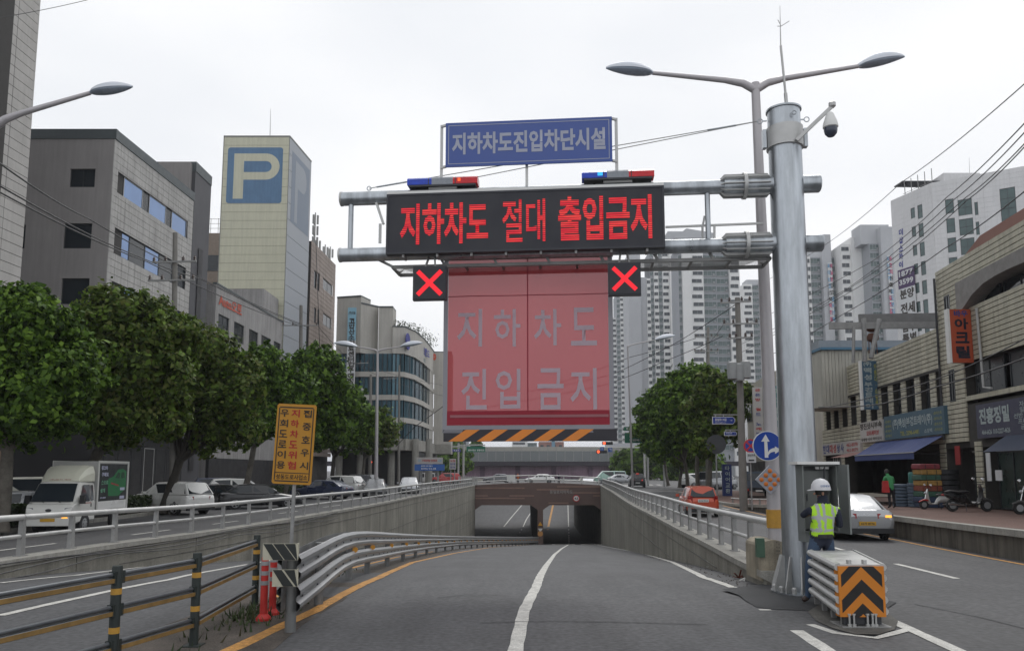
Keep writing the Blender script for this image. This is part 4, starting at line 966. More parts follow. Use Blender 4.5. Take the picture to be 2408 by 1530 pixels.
# proportions: length, half width, height, belt, hood height, windshield base/top, rear top/base (y from rear=0..1), rear deck height, ground clearance, wheel radius
KIND = dict(
    sedan=dict(L=4.85, w=.92, H=1.46, belt=.93, hood=.78, deck=.98, y=(.06, .22, .56, .73), sill=.2, r=.33),
    suv=dict(L=4.7, w=.94, H=1.68, belt=1.08, hood=1.02, deck=1.05, y=(.015, .1, .58, .74), sill=.24, r=.37),
    hatch=dict(L=3.6, w=.8, H=1.49, belt=.95, hood=.9, deck=.95, y=(.02, .08, .6, .8), sill=.2, r=.3),
    van=dict(L=5.1, w=.95, H=1.95, belt=1.1, hood=1.05, deck=1.1, y=(.01, .03, .74, .88), sill=.24, r=.34))
def car(name, label, cat, kind, pm, pos, rz, lights='', plate=None, taxi=False, group='cars on the streets', s=1., tops=None):
    """+y is the front of the car"""
    k = KIND[kind]; L, w, Hh, be, ho, de, sill, r = [k[q] for q in ('L', 'w', 'H', 'belt', 'hood', 'deck', 'sill', 'r')]; yr0, yr1, yw1, yw0 = [q * L - L / 2 for q in k['y']]
    t = thing(name, label, cat, pos, rz, group); t.scale = (s, s, s)
    bl = dict(parent=t, local=True)
    # lower body: stations from rear to front (y, z bottom, z top, half width)
    ra, fa = -L / 2 + .19 * L, L / 2 - .18 * L
    st = [(-L / 2, .42, de - .22, w * .8), (-L / 2 + .04, .3, de - .1, w * .9), (-L / 2 + .14, sill + .04, de - .015, w * .97), (-L / 2 + .5, sill, de, w), (yr1, sill, be, w), (0, sill, be - .01, w), (yw0 - .25, sill, be - .03, w), (yw0, sill, (be + ho) / 2 + .03, w), (L / 2 - .7, sill, ho, w * .985), (L / 2 - .22, sill + .02, ho - .08, w * .93), (L / 2 - .06, sill + .06, ho - .2, w * .84), (L / 2, .36, ho - .34, w * .72)]
    rings = []
    for y, zb, zt, hw in st:
        h = zt - zb
        half = [(hw * .86, zb), (hw * .965, zb + h * .14), (hw, zb + h * .42), (hw * .992, zb + h * .68), (hw * .95, zb + h * .9), (hw * .84, zt), (hw * .4, zt + .03)]
        rings.append([(x, y, z) for x, z in half] + [(-x, y, z) for x, z in half[::-1]])
    m = MB(); n = len(rings[0])
    for j in range(n):
        m.strip([q[j] for q in rings], [q[(j + 1) % n] for q in rings])
    m.poly(rings[0]); m.poly(rings[-1][::-1])
    m.build('body', pm, smooth=True, **bl)
    # greenhouse
    rw = w * .74; zr_ = Hh
    zB = be - .03
    base = [(-w * .9, yr0, min(de, be) - .02), (w * .9, yr0, min(de, be) - .02), (w * .93, (yr1 + yw1) / 2, zB), (w * .88, yw0, (be + ho) / 2 - .0)]
    def lr(s_): return [Vector((s_ * w * .86, yr0, min(de, be) - .01)), Vector((s_ * rw * .95, yr1, zr_ - .1)), Vector((s_ * rw, (yr1 + yw1) / 2, zr_ - .06)), Vector((s_ * rw * .95, yw1, zr_ - .09)), Vector((s_ * w * .86, yw0, (be + ho) / 2 + .02))]
    Lr, Rr = lr(-1), lr(1)
    Lb = [Vector((-w * .86, yr0, be - .03)), Vector((-w * .93, yr1, be - .03)), Vector((-w * .95, (yr1 + yw1) / 2, be - .04)), Vector((-w * .93, yw1, be - .05)), Vector((-w * .86, yw0, be - .06))]
    Rb = [Vector((-q.x, q.y, q.z)) for q in Lb]
    mid = [Vector((0, (a.y), a.z + (.07 if 0 < i < 4 else .03))) for i, a in enumerate(Lr)]
    Le = [Vector((a.x * .78, a.y, a.z + (.05 if 0 < i < 4 else .02))) for i, a in enumerate(Lr)]; Re = [Vector((-q.x, q.y, q.z)) for q in Le]
    m = MB(); m.strip(Lb, Lr); m.strip(Rr, Rb); m.strip(Lr, Le); m.strip(Le, mid); m.strip(mid, Re); m.strip(Re, Rr); m.build('cabin', pm, smooth=True, **bl)
    def face(p, e=.006, nm='window', mt=glass, ins=.09):
        p = [Vector(q) for q in p]; c = sum(p, Vector()) / len(p); nn = (p[1] - p[0]).cross(p[2] - p[0]).normalized()
        if nn.dot(c - Vector((0, 0, .5))) < 0: nn = -nn
        MB().poly([q.lerp(c, ins) + nn * e for q in p]).build(nm, mt, **bl)
    e_ = .018
    face([Lr[4], Rr[4], Rr[3], Lr[3]], e_, 'windscreen'); face([Lr[0], Rr[0], Rr[1], Lr[1]], e_, 'rear_window', glass, .1)
    for A, B in ((Lr, Lb), (Rr, Rb)):
        yb = (yr1 + yw1) / 2 + .1
        def at(arr, y):
            ys__ = [q.y for q in arr]; o = [interp(ys__, [q[i] for q in arr], y) for i in range(3)]; return Vector(o)
        ym = (yr1 + yw1) / 2
        for (y0b, y0t, y1b, y1t) in ((yr0 + .3 if kind in ('sedan',) else yr0 + .12, yr1 + .02, ym - .03, ym - .03), (ym + .04, ym + .04, yw0 - .22, yw1 - .02)):
            q = [at(B, y0b).lerp(at(A, y0b), .12 if kind != 'sedan' else .25), at(B, y1b).lerp(at(A, y1b), .2), at(A, y1t) - Vector((0, 0, .035)), at(A, y0t) - Vector((0, 0, .035))]
            face(q, .012, 'side_window', glass, .04)
    # trim, bumpers, lamps
    MB().box(-w * .9, w * .9, -L / 2 - .012, -L / 2 + .12, .24, .4).build('rear_bumper_trim', trim_m, **bl)
    MB().box(-w * .76, w * .76, L / 2 - .1, L / 2 + .012, .22, .42).build('front_grille', trim_m, **bl)
    zl0 = {'sedan': .72, 'suv': .78, 'hatch': .7, 'van': .85}[kind]; hl = {'sedan': .15, 'suv': .16, 'hatch': .32, 'van': .4}[kind]; wl = {'sedan': .5, 'suv': .36, 'hatch': .2, 'van': .16}[kind]
    for s_ in (-1, 1):
        x0, x1 = sorted((s_ * w * .9, s_ * (w * .9 - wl)))
        MB().hexa([(x0, -L / 2 - .012 + (.12 if s_ < 0 else 0), zl0), (x1, -L / 2 - .012 + (.12 if s_ > 0 else 0), zl0), (x1, -L / 2 + .2, zl0), (x0, -L / 2 + .2, zl0), (x0, -L / 2 + .0 + (.12 if s_ < 0 else 0), zl0 + hl), (x1, -L / 2 + .0 + (.12 if s_ > 0 else 0), zl0 + hl), (x1, -L / 2 + .2, zl0 + hl), (x0, -L / 2 + .2, zl0 + hl)]).build('tail_lamp', tail_on if 'b' in lights else tail_m, **bl)
        if 'r' in lights and s_ > 0: MB().box(w * .62, w * .82, -L / 2 - .02, -L / 2, zl0 + .03, zl0 + .1).build('indicator', amber_on, **bl)
        x0, x1 = sorted((s_ * w * .8, s_ * w * .5)); zf = ho - .26
        MB().hexa([(x0, L / 2 - .3, zf), (x1, L / 2 - .3, zf), (x1, L / 2 - (.06 if s_ * x1 < w * .6 else .16), zf), (x0, L / 2 - (.06 if s_ * x0 < w * .6 else .16), zf), (x0, L / 2 - .3, zf + .14), (x1, L / 2 - .3, zf + .14), (x1, L / 2 - (.12 if s_ * x1 < w * .6 else .2), zf + .13), (x0, L / 2 - (.12 if s_ * x0 < w * .6 else .2), zf + .13)]).build('headlight', head_on if 'h' in lights else head_m, **bl)
        m = MB(); xm = s_ * (w + .1); m.box(min(xm - .1, xm + .07), max(xm - .1, xm + .07), yw0 - .42, yw0 - .28, be - .04, be + .1); m.build('mirror', pm if kind != 'hatch' else pm, **bl)
    if 'b' in lights: MB().box(-.18, .18, yr1 - .16, yr1 - .08, zr_ - .05, zr_ - .02).build('brake_light', tail_on, **bl)
    if plate: MB().box(-.26, .26, -L / 2 - .03, -L / 2 - .012, .5 if kind != 'hatch' else .72, .62 if kind != 'hatch' else .86).build('number_plate', plate_y if plate[0] == 'y' else plate_w, **bl)
    if taxi:
        m = MB(); m.hexa([(-.28, -.1, zr_ + .01), (.28, -.1, zr_ + .01), (.28, .08, zr_ + .01), (-.28, .08, zr_ + .01), (-.2, -.05, zr_ + .16), (.2, -.05, zr_ + .16), (.2, .03, zr_ + .16), (-.2, .03, zr_ + .16)]); m.build('taxi_roof_light', mat('taxi_lamp', (.55, .58, .35), .4, var=0), **bl)
    w0 = None
    for y in (ra, fa):
        for s_ in (-1, 1):
            m = MB(); c = Vector((s_ * (w - .02), y, r)); ax = Vector((s_, 0, 0))
            # wheel arch shadow gap
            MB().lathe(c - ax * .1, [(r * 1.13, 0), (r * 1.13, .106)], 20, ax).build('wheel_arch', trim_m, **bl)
            wh = MB().lathe(c - ax * .14, [(r * .9, 0), (r, .03), (r, .13), (r * .96, .155), (r * .68, .16)], 20, ax).build('wheel', tyre_m, smooth=True, **bl)
            m = MB(); m.lathe(c - ax * .02, [(r * .16, 0), (r * .16, .045)], 8, ax)
            for q in range(5):
                a = 2 * math.pi * q / 5; d = Vector((0, math.cos(a), math.sin(a))); m.bar(c + ax * .026 + d * r * .1, c + ax * .026 + d * r * .66, .035, r * .16)
            m.tube([c + ax * .02 + Vector((0, math.cos(a), math.sin(a))) * r * .66 for a in np.linspace(0, 2 * math.pi, 15)], .022, 5, False)
            m.build('rim', rim_m, wh, local=True)
    return t, bl
RT = math.radians
def at_ground(x, y): q = S(x, y); return q
# silver taxi on the right street
def ofs(q, rz, dy): return Vector((q.x - math.sin(rz) * dy, q.y + math.cos(rz) * dy, zs(q.y + dy * .0)))
q = at_ground(2042, 1272); rz = RT(-4); q = ofs(q, rz, 4.85 / 2)
t, bl = car('taxi', 'silver sedan taxi with glowing right indicator and yellow plate, beside the open control cabinet', 'taxi', 'sedan', SI, q, rz, 'r', 'y', True)
def ptext(t, s, z, L, w=.42):
    o = txt(s, (0, -L / 2 - .031, z), (1, 0, 0), (0, 0, 1), w, .08, black, None, 'plate_lettering', bold=.02); o.parent = t
ptext(t, '62자 8776', .56, 4.85)
o = txt('O  U  N  T', (0, -4.85 / 2 - .014, .84), (1, 0, 0), (0, 0, 1), .5, .03, trim_m, None, 'tailgate_lettering', bold=.02) if False else None
# small red hatchback
q = at_ground(1655, 1215); rz = RT(-4.5); q = ofs(q, rz, 1.8)
t, bl = car('hatchback', 'small orange-red hatchback driving away behind the right railing', 'car', 'hatch', OR, q, rz, '', 'w'); ptext(t, '51나 7914', .79, 3.6, .4)
# black SUV waiting with brake lights
q = at_ground(1500, 1146); rz = RT(-6); car('suv', 'black SUV with red brake lights lit at the crossing, behind the slim lamp post', 'car', 'suv', BK, ofs(q, rz, 2.3), rz, 'b', 'w')
def px(name, label, kind, pm, x, y, Yd, rz, **k):      # a car whose ground point under its middle is seen at x, y
    p = P(x, 1106, Yd); return car(name, label, k.pop('cat', 'car'), kind, pm, (p.x, Yd, zs(Yd)), RT(rz), **k)
px('sedan', 'white sedan crossing behind the railing above the portal, in the middle of the bridge', 'sedan', WH, 1269, 0, 128, 92)
px('sedan', 'grey sedan crossing behind the bridge railing, left of the white sedan', 'sedan', GY, 1170, 0, 130, 88)
px('van', 'mint and white van at the right end of the bridge railing', 'van', MT, 1434, 0, 124, 92)
px('sedan', 'silver sedan turning between the mint van and the black SUV', 'sedan', SI, 1467, 0, 118, -82)
px('suv', 'red SUV turning at the crossing, left of the white fence panels', 'suv', RD, 1047, 0, 112, 97)
px('taxi', 'white taxi with an orange stripe behind the red SUV', 'van', WH, 992, 0, 118, 90, cat='taxi', s=.85)
px('van', 'white delivery van parked farthest right of the two under the curved building', 'van', WH, 958, 0, 124, 75)
px('van', 'white delivery van just right of the left double lamp, left of another white van', 'van', WH, 905, 0, 122, 82)
# cars on the left street
q = at_ground(955, 1160); car('sedan', 'silver-grey sedan coming towards the viewer behind the left railing, right of the double lamp', 'car', 'sedan', SI, ofs(q, 0, 2.0), RT(186), 'h')
q = at_ground(872, 1168); car('sedan', 'dark silver sedan with glowing headlights coming towards the viewer by the double lamp', 'car', 'sedan', GY, ofs(q, 0, 2.0), RT(187), 'h')
# parked cars behind the hedge
px('sedan', 'navy sedan parked under the trees just right of the amber sign', 'sedan', NV, 757, 0, 60, 72, group='parked cars behind the hedge')
px('suv', 'white SUV parked right of the navy sedan behind two slim trunks', 'suv', WH, 795, 0, 66, 70, group='parked cars behind the hedge')
px('suv', 'dark grey SUV parked in shade near the left double lamp', 'suv', GY, 838, 0, 74, 70, group='parked cars behind the hedge')
px('sedan', 'black sedan with red tail lamp parked just left of the amber sign', 'sedan', BK, 612, 0, 47, -62, group='parked cars behind the hedge')
px('suv', 'white SUV parked behind the tree nearest left of the amber sign', 'suv', WH, 570, 0, 54, -66, group='parked cars behind the hedge')
px('suv', 'dark blue-black SUV parked behind the black sedan, roof visible', 'suv', NV, 530, 0, 57, -66, group='parked cars behind the hedge')
px('sedan', 'black sedan parked right behind the large white SUV', 'sedan', BK, 487, 0, 46, 110, group='parked cars behind the hedge')
px('suv', 'large white SUV parked nose-left beside the box truck, tree trunk in front', 'suv', WH, 405, 0, 41, 62, plate='w', group='parked cars behind the hedge')
px('sedan', 'silver sedan parked at the left edge behind the hedge', 'sedan', SI, 42, 0, 31, 102, group='parked cars behind the hedge')
px('van', 'cream van parked between the truck cab and the left edge', 'van', CR, 92, 0, 39, 96, group='parked cars behind the hedge')
px('sedan', 'white car parked farthest left at the frame edge beyond the silver sedan', 'sedan', WH, 15, 0, 44, 85, group='parked cars behind the hedge')
px('suv', 'white SUV parked among the right-hand tree trunks', 'suv', WH, 1640, 0, 92, -60, group='parked cars behind the right trees')
px('van', 'silver van parked at the right of the right-hand trunks', 'van', SI, 1688, 0, 84, -50, group='parked cars behind the right trees')

# ---- white box truck
tw = thing('box_truck', 'white light box truck with rounded roof fairing and green car advert on its side', 'truck', (0, 0, 0), 0)
tq = S(200, 1250); rz = RT(184)
TRW = mat('truck_white', (.58, .58, .55), .35, var=.05, scale=1.2); TBX = mat('truck_box_grey', (.4, .4, .39), .5, var=.08)
tk = dict(parent=tw, local=True)
hw = .87
# cab: front at +y. front wheel axle at y=0

def rings_(st, name, m_, sm=True):
    m = MB(); R = []
    for y, half in st: R.append([(x, y, z) for x, z in half] + [(-x, y, z) for x, z in half[::-1]])
    n = len(R[0])
    for j in range(n): m.strip([q[j] for q in R], [q[(j + 1) % n] for q in R])
    m.poly(R[0][::-1]); m.poly(R[-1]); return m.build(name, m_, smooth=sm, **tk)
low = lambda w, z0, z1: [(w * .9, z0), (w, z0 + .08), (w, (z0 + z1) / 2), (w, z1 - .02), (w * .97, z1)]
rings_([(-.75, low(hw, .38, 1.16)), (.1, low(hw, .38, 1.16)), (.62, low(hw, .34, 1.15)), (.86, low(hw * .985, .32, 1.08)), (.97, low(hw * .95, .32, .95)), (1.02, low(hw * .9, .34, .8))], 'cab', TRW)
up = lambda w, z0, z1: [(w * .985, z0), (w * .96, (z0 + z1) / 2), (w * .9, z1 - .08), (w * .8, z1), (w * .3, z1 + .02)]
rings_([(-.75, up(hw, 1.1, 1.93)), (-.1, up(hw, 1.1, 1.95)), (.28, up(hw, 1.1, 1.9)), (.8, up(hw * .98, 1.1, 1.14))], 'cab_top', TRW, True)
def q4(p, m_, nm, e=.012):
    p = [Vector(q) for q in p]; c = sum(p, Vector()) / 4; n = (p[1] - p[0]).cross(p[2] - p[0]).normalized()
    if n.dot(c - Vector((0, -.2, 1))) < 0: n = -n
    return MB().poly([q + n * e for q in p]).build(nm, m_, **tk)
q4([(-hw * .9, .8, 1.17), (hw * .9, .8, 1.17), (hw * .8, .34, 1.84), (-hw * .8, .34, 1.84)], glass, 'windscreen', .035)
for s in (-1, 1):
    q4([(s * hw * .99, -.32, 1.17), (s * hw * .985, .5, 1.17), (s * hw * .92, .2, 1.8), (s * hw * .93, -.32, 1.8)], glass, 'side_window', .02)
    q4([(s * hw * .99, -.62, 1.2), (s * hw * .985, -.4, 1.17), (s * hw * .925, -.4, 1.8), (s * hw * .93, -.6, 1.78)], glass, 'quarter_window', .02)
    m = MB(); x0, x1 = sorted((s * hw * .55, s * hw * .93)); m.hexa([(x0, .9, .62), (x1, .78, .62), (x1, .6, .62), (x0, .6, .62), (x0, .9, .98), (x1, .8, 1.02), (x1, .6, 1.02), (x0, .6, .98)]); 
    m = MB(); m.hexa([(x0, .93, .6), (x1, .95 if s * x1 < 0 else .93, .6), (x1, .7, .6), (x0, .7, .6), (x0, .93, .95), (x1, .93, .95), (x1, .7, .95), (x0, .7, .95)])
    m = MB(); a, b = (s * hw * .58, s * hw * .955); m.prism([(a, 1.0, .62), (b, .97, .62), (b, .93, .98), (s * hw * .66, .96, .96)], (0, .02, 0)); m.build('headlight', mat('truck_headlamp', (.16, .17, .18), .2, .4, var=.3, scale=12), **tk)
    MB().prism([(a, 1.012, .58), (b, .98, .58), (b, .975, .64), (a, 1.005, .64)], (0, .03, 0)).build('indicator', amber_on, **tk)
    m = MB(); m.box(min(s * (hw + .04), s * (hw + .2)), max(s * (hw + .04), s * (hw + .2)), .45, .6, 1.1, 1.42); m.bar((s * hw, .5, 1.4), (s * (hw + .1), .52, 1.4), .03, .03); m.build('mirror', black, **tk)
MB().box(-hw * .5, hw * .52, .985, 1.03, .7, .77).build('grille', black, **tk)
MB().prism([(.11 * math.cos(a), 1.0, .87 + .06 * math.sin(a)) for a in np.linspace(0, 2 * math.pi, 13)[:-1]], (0, .02, 0)).build('badge', dark, **tk)
MB().box(-.26, .26, 1.03, 1.05, .46, .58).build('number_plate', plate_y, **tk)
rings_([(.9, low(hw * .99, .3, .58)), (1.03, low(hw * .96, .3, .56))], 'bumper', TRW)
for s in (-.35, .25): MB().bar((s, .86, 1.16), (s + .22, .78, 1.24), .02, .02).build('wiper', black, **tk)
MB().box(-hw - .012, -hw, -.45, -.4, .95, 1.08).build('door_handle', black, **tk); MB().box(-hw - .004, -hw, -.45, .35, 1.09, 1.12).build('red_stripe', mat('truck_stripe', (.3, .04, .04), .5), **tk)
# roof fairing
fr_ = lambda w, z1: [(w, 1.93), (w * 1.0, 1.93 + (z1 - 1.93) * .5), (w * .9, z1 - .04), (w * .6, z1)]
rings_([(.22, fr_(hw * .8, 2.0)), (.1, fr_(hw * .86, 2.2)), (-.15, fr_(hw * .92, 2.42)), (-.45, fr_(hw * .96, 2.54)), (-.7, fr_(hw * .96, 2.56)), (-.8, fr_(hw * .85, 2.5))], 'roof_fairing', mat('fairing', (.6, .6, .5), .35, var=.04))
txt('SAMWOO MOTORS' if False else '(주)탑차 제작', (0, .265, 2.0), (-1, 0, 0), (0, -.3, 1), .8, .05, mat('truck_stripe', (.3, .04, .04), .5), None, 'fairing_lettering').parent = tw
# box
MB().box(-hw, hw, -3.7, -.88, .72, 2.72).build('cargo_box', TBX, **tk)
for s in (-1, 1):
    m = MB()
    for a, b, c_, d_ in ((-3.72, -3.64, .7, 2.74), (-.94, -.86, .7, 2.74), (-3.64, -.94, .7, .78), (-3.64, -.94, 2.66, 2.74)): m.box(min(s * hw, s * (hw + .025)), max(s * hw, s * (hw + .025)), a, b, c_, d_)
    m.build('box_edge', TRW, **tk)
X = hw + .004
MB().box(-X, -hw, -3.6, -1.0, .8, 1.12).build('white_panel', WH, **tk)
ad = MB().box(-X - .002, -hw, -3.58, -1.02, 1.12, 2.62).build('advert', mat('advert_black', (.014, .018, .02), .4, var=.1), **tk)
X = -(X + .006)
grn = mat('advert_green', (.012, .16, .05), .4, var=.35, scale=3); lil = mat('advert_lilac', (.45, .46, .6), .5, var=0); grt = mat('advert_pale_green', (.14, .35, .22), .5, var=0)
def ap(pts, m_, nm, dx=0): MB().poly([(X - dx, -1.06 - u * 2.48, 1.14 + v * 1.46) for u, v in pts]).build(nm, m_, **tk)
ap([(.3, .35), (.32, .12), (.7, .1), (.98, .3), (.98, .8), (.85, .88), (.66, .86), (.48, .66), (.3, .6)], grn, 'advert_car')
ap([(.55, .62), (.66, .78), (.74, .76), (.72, .6)], mat('advert_dark_green', (.006, .05, .02), .4), 'advert_car_window', .001); ap([(.78, .6), (.78, .78), (.9, .78), (.93, .62)], MATS['advert_dark_green'], 'advert_car_window', .001)
ap([(.4, .5), (.7, .42), (.7, .38), (.4, .45)], MATS['truck_stripe'], 'advert_stripe', .001)
for u, v, s, m_, w_, h_ in ((.14, .9, '중고차', lil, .55, .17), (.17, .72, '구매도', lil, .62, .17), (.17, .5, '손으로', grt, .62, .17), (.11, .28, '쉽게', grt, .4, .17), (.13, .08, '첫차 앱에서', lil, .5, .07)):
    o = txt(s, (X - .001, -1.06 - u * 2.48, 1.14 + v * 1.46), (0, -1, 0), (0, 0, 1), w_, h_, m_, None, 'advert_lettering', bold=.04); o.parent = tw
ap([(.76, .34), (.94, .34), (.94, .26), (.76, .26)], lil, 'advert_box', .001); ap([(.76, .1), (.94, .1), (.94, .02), (.76, .02)], lil, 'advert_box', .001)
MB().box(-.6, .6, -3.5, .3, .5, .66).build('chassis', dark, **tk)
for y in (0.02, -2.6):
    for s in (-1, 1):
        ax = Vector((s, 0, 0)); c = Vector((s * (hw - .02), y, .32)); r = .32
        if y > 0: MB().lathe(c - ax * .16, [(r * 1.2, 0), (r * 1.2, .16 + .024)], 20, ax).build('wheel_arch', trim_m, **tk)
        wh = MB().lathe(c - ax * .14, [(r * .9, 0), (r, .03), (r, .14), (r * .7, .16)], 20, ax).build('wheel', tyre_m, smooth=True, **tk)
        m = MB(); m.lathe(c - ax * .0, [(r * .66, 0), (r * .66, .03), (r * .2, .06)], 16, ax); m.build('wheel_cover', rim_m, wh, local=True)
        for k in range(6):
            a = k * math.pi / 3; MB().lathe(c + ax * .035 + Vector((0, math.cos(a), math.sin(a))) * r * .42, [(.035, 0), (.035, .012)], 8, ax).build('cover_hole', dark, wh, local=True)
# place so that the wheel on the viewer's side stands at the measured ground point
tw.rotation_euler = (0, 0, rz); R_ = Matrix.Rotation(rz, 3, 'Z')
tw.scale = (.96,) * 3; off = R_ @ Vector((-hw, 0, 0)); tw.location = (tq.x - off.x, tq.y - off.y, zs(tq.y)) 
# ---------------------------------------------------------------- building helpers
def sub(rects, h):
    out = []
    for (a0, a1, z0, z1) in rects:
        b0, b1, w0, w1 = h
        if b0 >= a1 or b1 <= a0 or w0 >= z1 or w1 <= z0: out.append((a0, a1, z0, z1)); continue
        if a0 < b0: out.append((a0, b0, z0, z1))
        if b1 < a1: out.append((b1, a1, z0, z1))
        m0, m1 = max(a0, b0), min(a1, b1)
        if z0 < w0: out.append((m0, m1, z0, w0))
        if w1 < z1: out.append((m0, m1, w1, z1))
    return out
def clad(t, pl, areas, holes, pw, ph, m_, name='panel', gap=.02, dep=.06, off=0., gapa=None, lim=290, keep=None, jit=0.):
    cells = []
    for a0, a1, z0, z1 in areas:
        nz_ = max(1, round((z1 - z0) / ph)); hz = (z1 - z0) / nz_; na = max(1, round((a1 - a0) / pw)); wa = (a1 - a0) / na
        for k in range(nz_):
            for i in range(na):
                r = [(a0 + i * wa, a0 + (i + 1) * wa, z0 + k * hz, z0 + (k + 1) * hz)]
                for h in holes: r = sub(r, h)
                cells += [q for q in r if q[1] - q[0] > .06 and q[3] - q[2] > .05]
    def vis(q):
        p = pl.pt((q[0] + q[1]) / 2, (q[2] + q[3]) / 2); v = abs(p.x / max(p.y, 1)) < .7 and (p.z - H) / max(p.y, 1) < .72
        return (0 if v else 1, -(q[1] - q[0]) * (q[3] - q[2]) / (p.y ** 2))
    cells.sort(key=vis); rest = MB(); g_ = gap / 2; ga_ = g_ if gapa is None else gapa / 2
    for i, (a0, a1, z0, z1) in enumerate(cells):
        j = random.uniform(-jit, jit)
        m = rest if i >= lim else MB()
        m.fb(pl, a0 + ga_, a1 - ga_, z0 + g_, z1 - g_, off - dep, off + j)
        if i < lim: m.build(name, m_, t)
    if rest.v: rest.build(name + 's', m_, t, kind='stuff')
def window(t, pl, a0, a1, z0, z1, fm, gm=None, off=-.1, cols=1, rows=1, fw=.06, nm='window'):
    gm = gm or glass
    if a1 < a0: a0, a1 = a1, a0
    m = MB(); m.fb(pl, a0, a1, z0, z0 + fw, off - .06, off); m.fb(pl, a0, a1, z1 - fw, z1, off - .06, off); m.fb(pl, a0, a0 + fw, z0 + fw, z1 - fw, off - .06, off); m.fb(pl, a1 - fw, a1, z0 + fw, z1 - fw, off - .06, off)
    for c in range(1, cols): x = a0 + (a1 - a0) * c / cols; m.fb(pl, x - fw / 2, x + fw / 2, z0 + fw, z1 - fw, off - .055, off - .004)
    for c in range(1, rows): z = z0 + (z1 - z0) * c / rows; m.fb(pl, a0 + fw, a1 - fw, z - fw / 2, z + fw / 2, off - .055, off - .006)
    w = m.build(nm, fm, t)
    MB().fb(pl, a0 + fw * .5, a1 - fw * .5, z0 + fw * .5, z1 - fw * .5, off - .05, off - .03).build('pane', gm, w)
    return (a0, a1, z0, z1)
def hole(pl, x0, y0, x1, y1):
    a, z1 = pl.hit(x0, y0); b, z0 = pl.hit(x1, y1); return (min(a, b), max(a, b), min(z0, z1), max(z0, z1))
def front(Y): return Plane((0, Y), (1, 0))         # a wall facing the viewer; its first coordinate is X
frame_d = mat('dark_window_frame', (.035, .04, .045), .4, .3, var=.1); frame_l = mat('light_window_frame', (.4, .4, .39), .5, var=.1)
stone_a = mat('pale_stone_panel', (.44, .425, .405), .75, var=.1, scale=.6, isl=None, streak=.12); stone_b = mat('grey_stone_panel', (.43, .42, .405), .75, var=.14, scale=.8, streak=.25)
render_b = mat('grey_brown_render', (.28, .265, .26), .85, var=.08, scale=.5, streak=.12); back_m = mat('joint_shadow', (.05, .048, .046), .9, var=.1)
darkclad = mat('charcoal_cladding', (.075, .075, .083), .6, .2, var=.12, scale=.5); coping_m = mat('grey_green_coping', (.085, .1, .105), .5, .2, var=.1)
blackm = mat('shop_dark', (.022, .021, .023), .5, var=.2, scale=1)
LX0 = -31.
LP = Plane((LX0, 0), (.031, 1)); 
lx = lambda Y: LX0 + .031 * Y
# --- A: pale stone tower at the left edge
e, _ = LP.hit(45, 700)
tA = thing('office_tower', 'tall pale stone-panelled building cut off by the left edge of the picture', 'building', (lx(e), e, 0))
areas = [(e - 13, e, 3.6, 47)]
MB().box(lx(e) - 14, lx(e) - .07, e - 30, e, 0, 47).build('wall', back_m, tA)
clad(tA, LP, areas, [], 1.75, .62, stone_a, 'stone_panel', gap=.035, lim=290)
MB().fb(LP, e - 10.5, e, 0, 3.5, -.06, .02).build('base', mat('orange_brown_stone', (.26, .16, .1), .7, var=.15), tA)
# --- B: grey office block
a0, zt = LP.hit(272, 304); zt = P(272, 304, a0).z; a1, _ = LP.hit(450, 600)
tB = thing('office_building', 'grey office block with plain side wall and long window strips on its stone front', 'building', (lx(a0), a0, 0))
zg0 = LP.hit(275, 985)[1]
MB().box(lx(a0) - 22, lx(a0) - .09, a0 + .3, a1, 0, zt - .6).build('wall', back_m, tB)
FB = front(a0)
holesF = [hole(FB, 165, 397, 222, 440), hole(FB, 151, 525, 213, 584), hole(FB, 145, 654, 207, 715), hole(FB, 30, 527, 57, 584)]
areasF = [(lx(a0) - 22, lx(a0), zg0, zt - .75)]
# side wall: plain render around the openings
m = MB(); r = areasF[:]
for h in holesF: r = sub(r, h)
for q in r: m.fb(FB, q[0], q[1], q[2], q[3], -.3, 0)
m.build('side_wall', render_b, tB)
for i, h in enumerate(holesF): window(tB, FB, *h, frame_d, off=-.14, cols=2 if i == 0 else 1)
m = MB(); m.fb(FB, lx(a0) - 22, lx(a0) + .1, zt - .75, zt, -.3, .06); m.fb(LP, a0, a1, zt - .75, zt, -.3, .06); m.build('parapet', coping_m, tB)
hs = [hole(LP, 274, 398, 440, 545)]
r1 = LP.hit(276, 402)[1], LP.hit(273, 450)[1]; r2 = LP.hit(268, 533)[1], LP.hit(266, 594)[1]; r3 = LP.hit(262, 660)[1]
s0 = LP.hit(275, 430)[0] + .1; s1 = LP.hit(441, 540)[0]
rows = [(s0, s1, r1[1], r1[0]), (s0, LP.hit(437, 650)[0], r2[1], r2[0]), (s0, s1 - .4, r3 - 2.1, r3)]
clad(tB, LP, [(a0, a1, zg0, zt - .76)], rows, .95, .52, stone_b, 'stone_panel', gap=.03, off=.0)
for ri, (q0, q1, z0, z1) in enumerate(rows):
    n = 3 if ri != 1 else 5
    L = (q1 - q0) / n
    for k in range(n):
        c0 = q0 + L * k
        if ri == 0:
            window(tB, LP, c0, c0 + L * .27, z0, z1, frame_d, mat('smoky_glass', (.03, .035, .04), .25, var=.1), off=-.12); window(tB, LP, c0 + L * .27, c0 + L, z0, z1, frame_l, glass_b, off=-.1)
        else: window(tB, LP, c0, c0 + L, z0, z1, frame_d, glass_b if k == 0 or k == 2 else glass, off=-.12, cols=1)
MB().fb(LP, a0, a1, 0, zg0 - .75, -.08, -.02).build('shopfront_wall', blackm, tB)
MB().fb(LP, a0, a1, zg0 - .75, zg0, -.1, .5).build('fascia_canopy', mat('canopy_grey', (.2, .19, .18), .8, var=.1), tB)
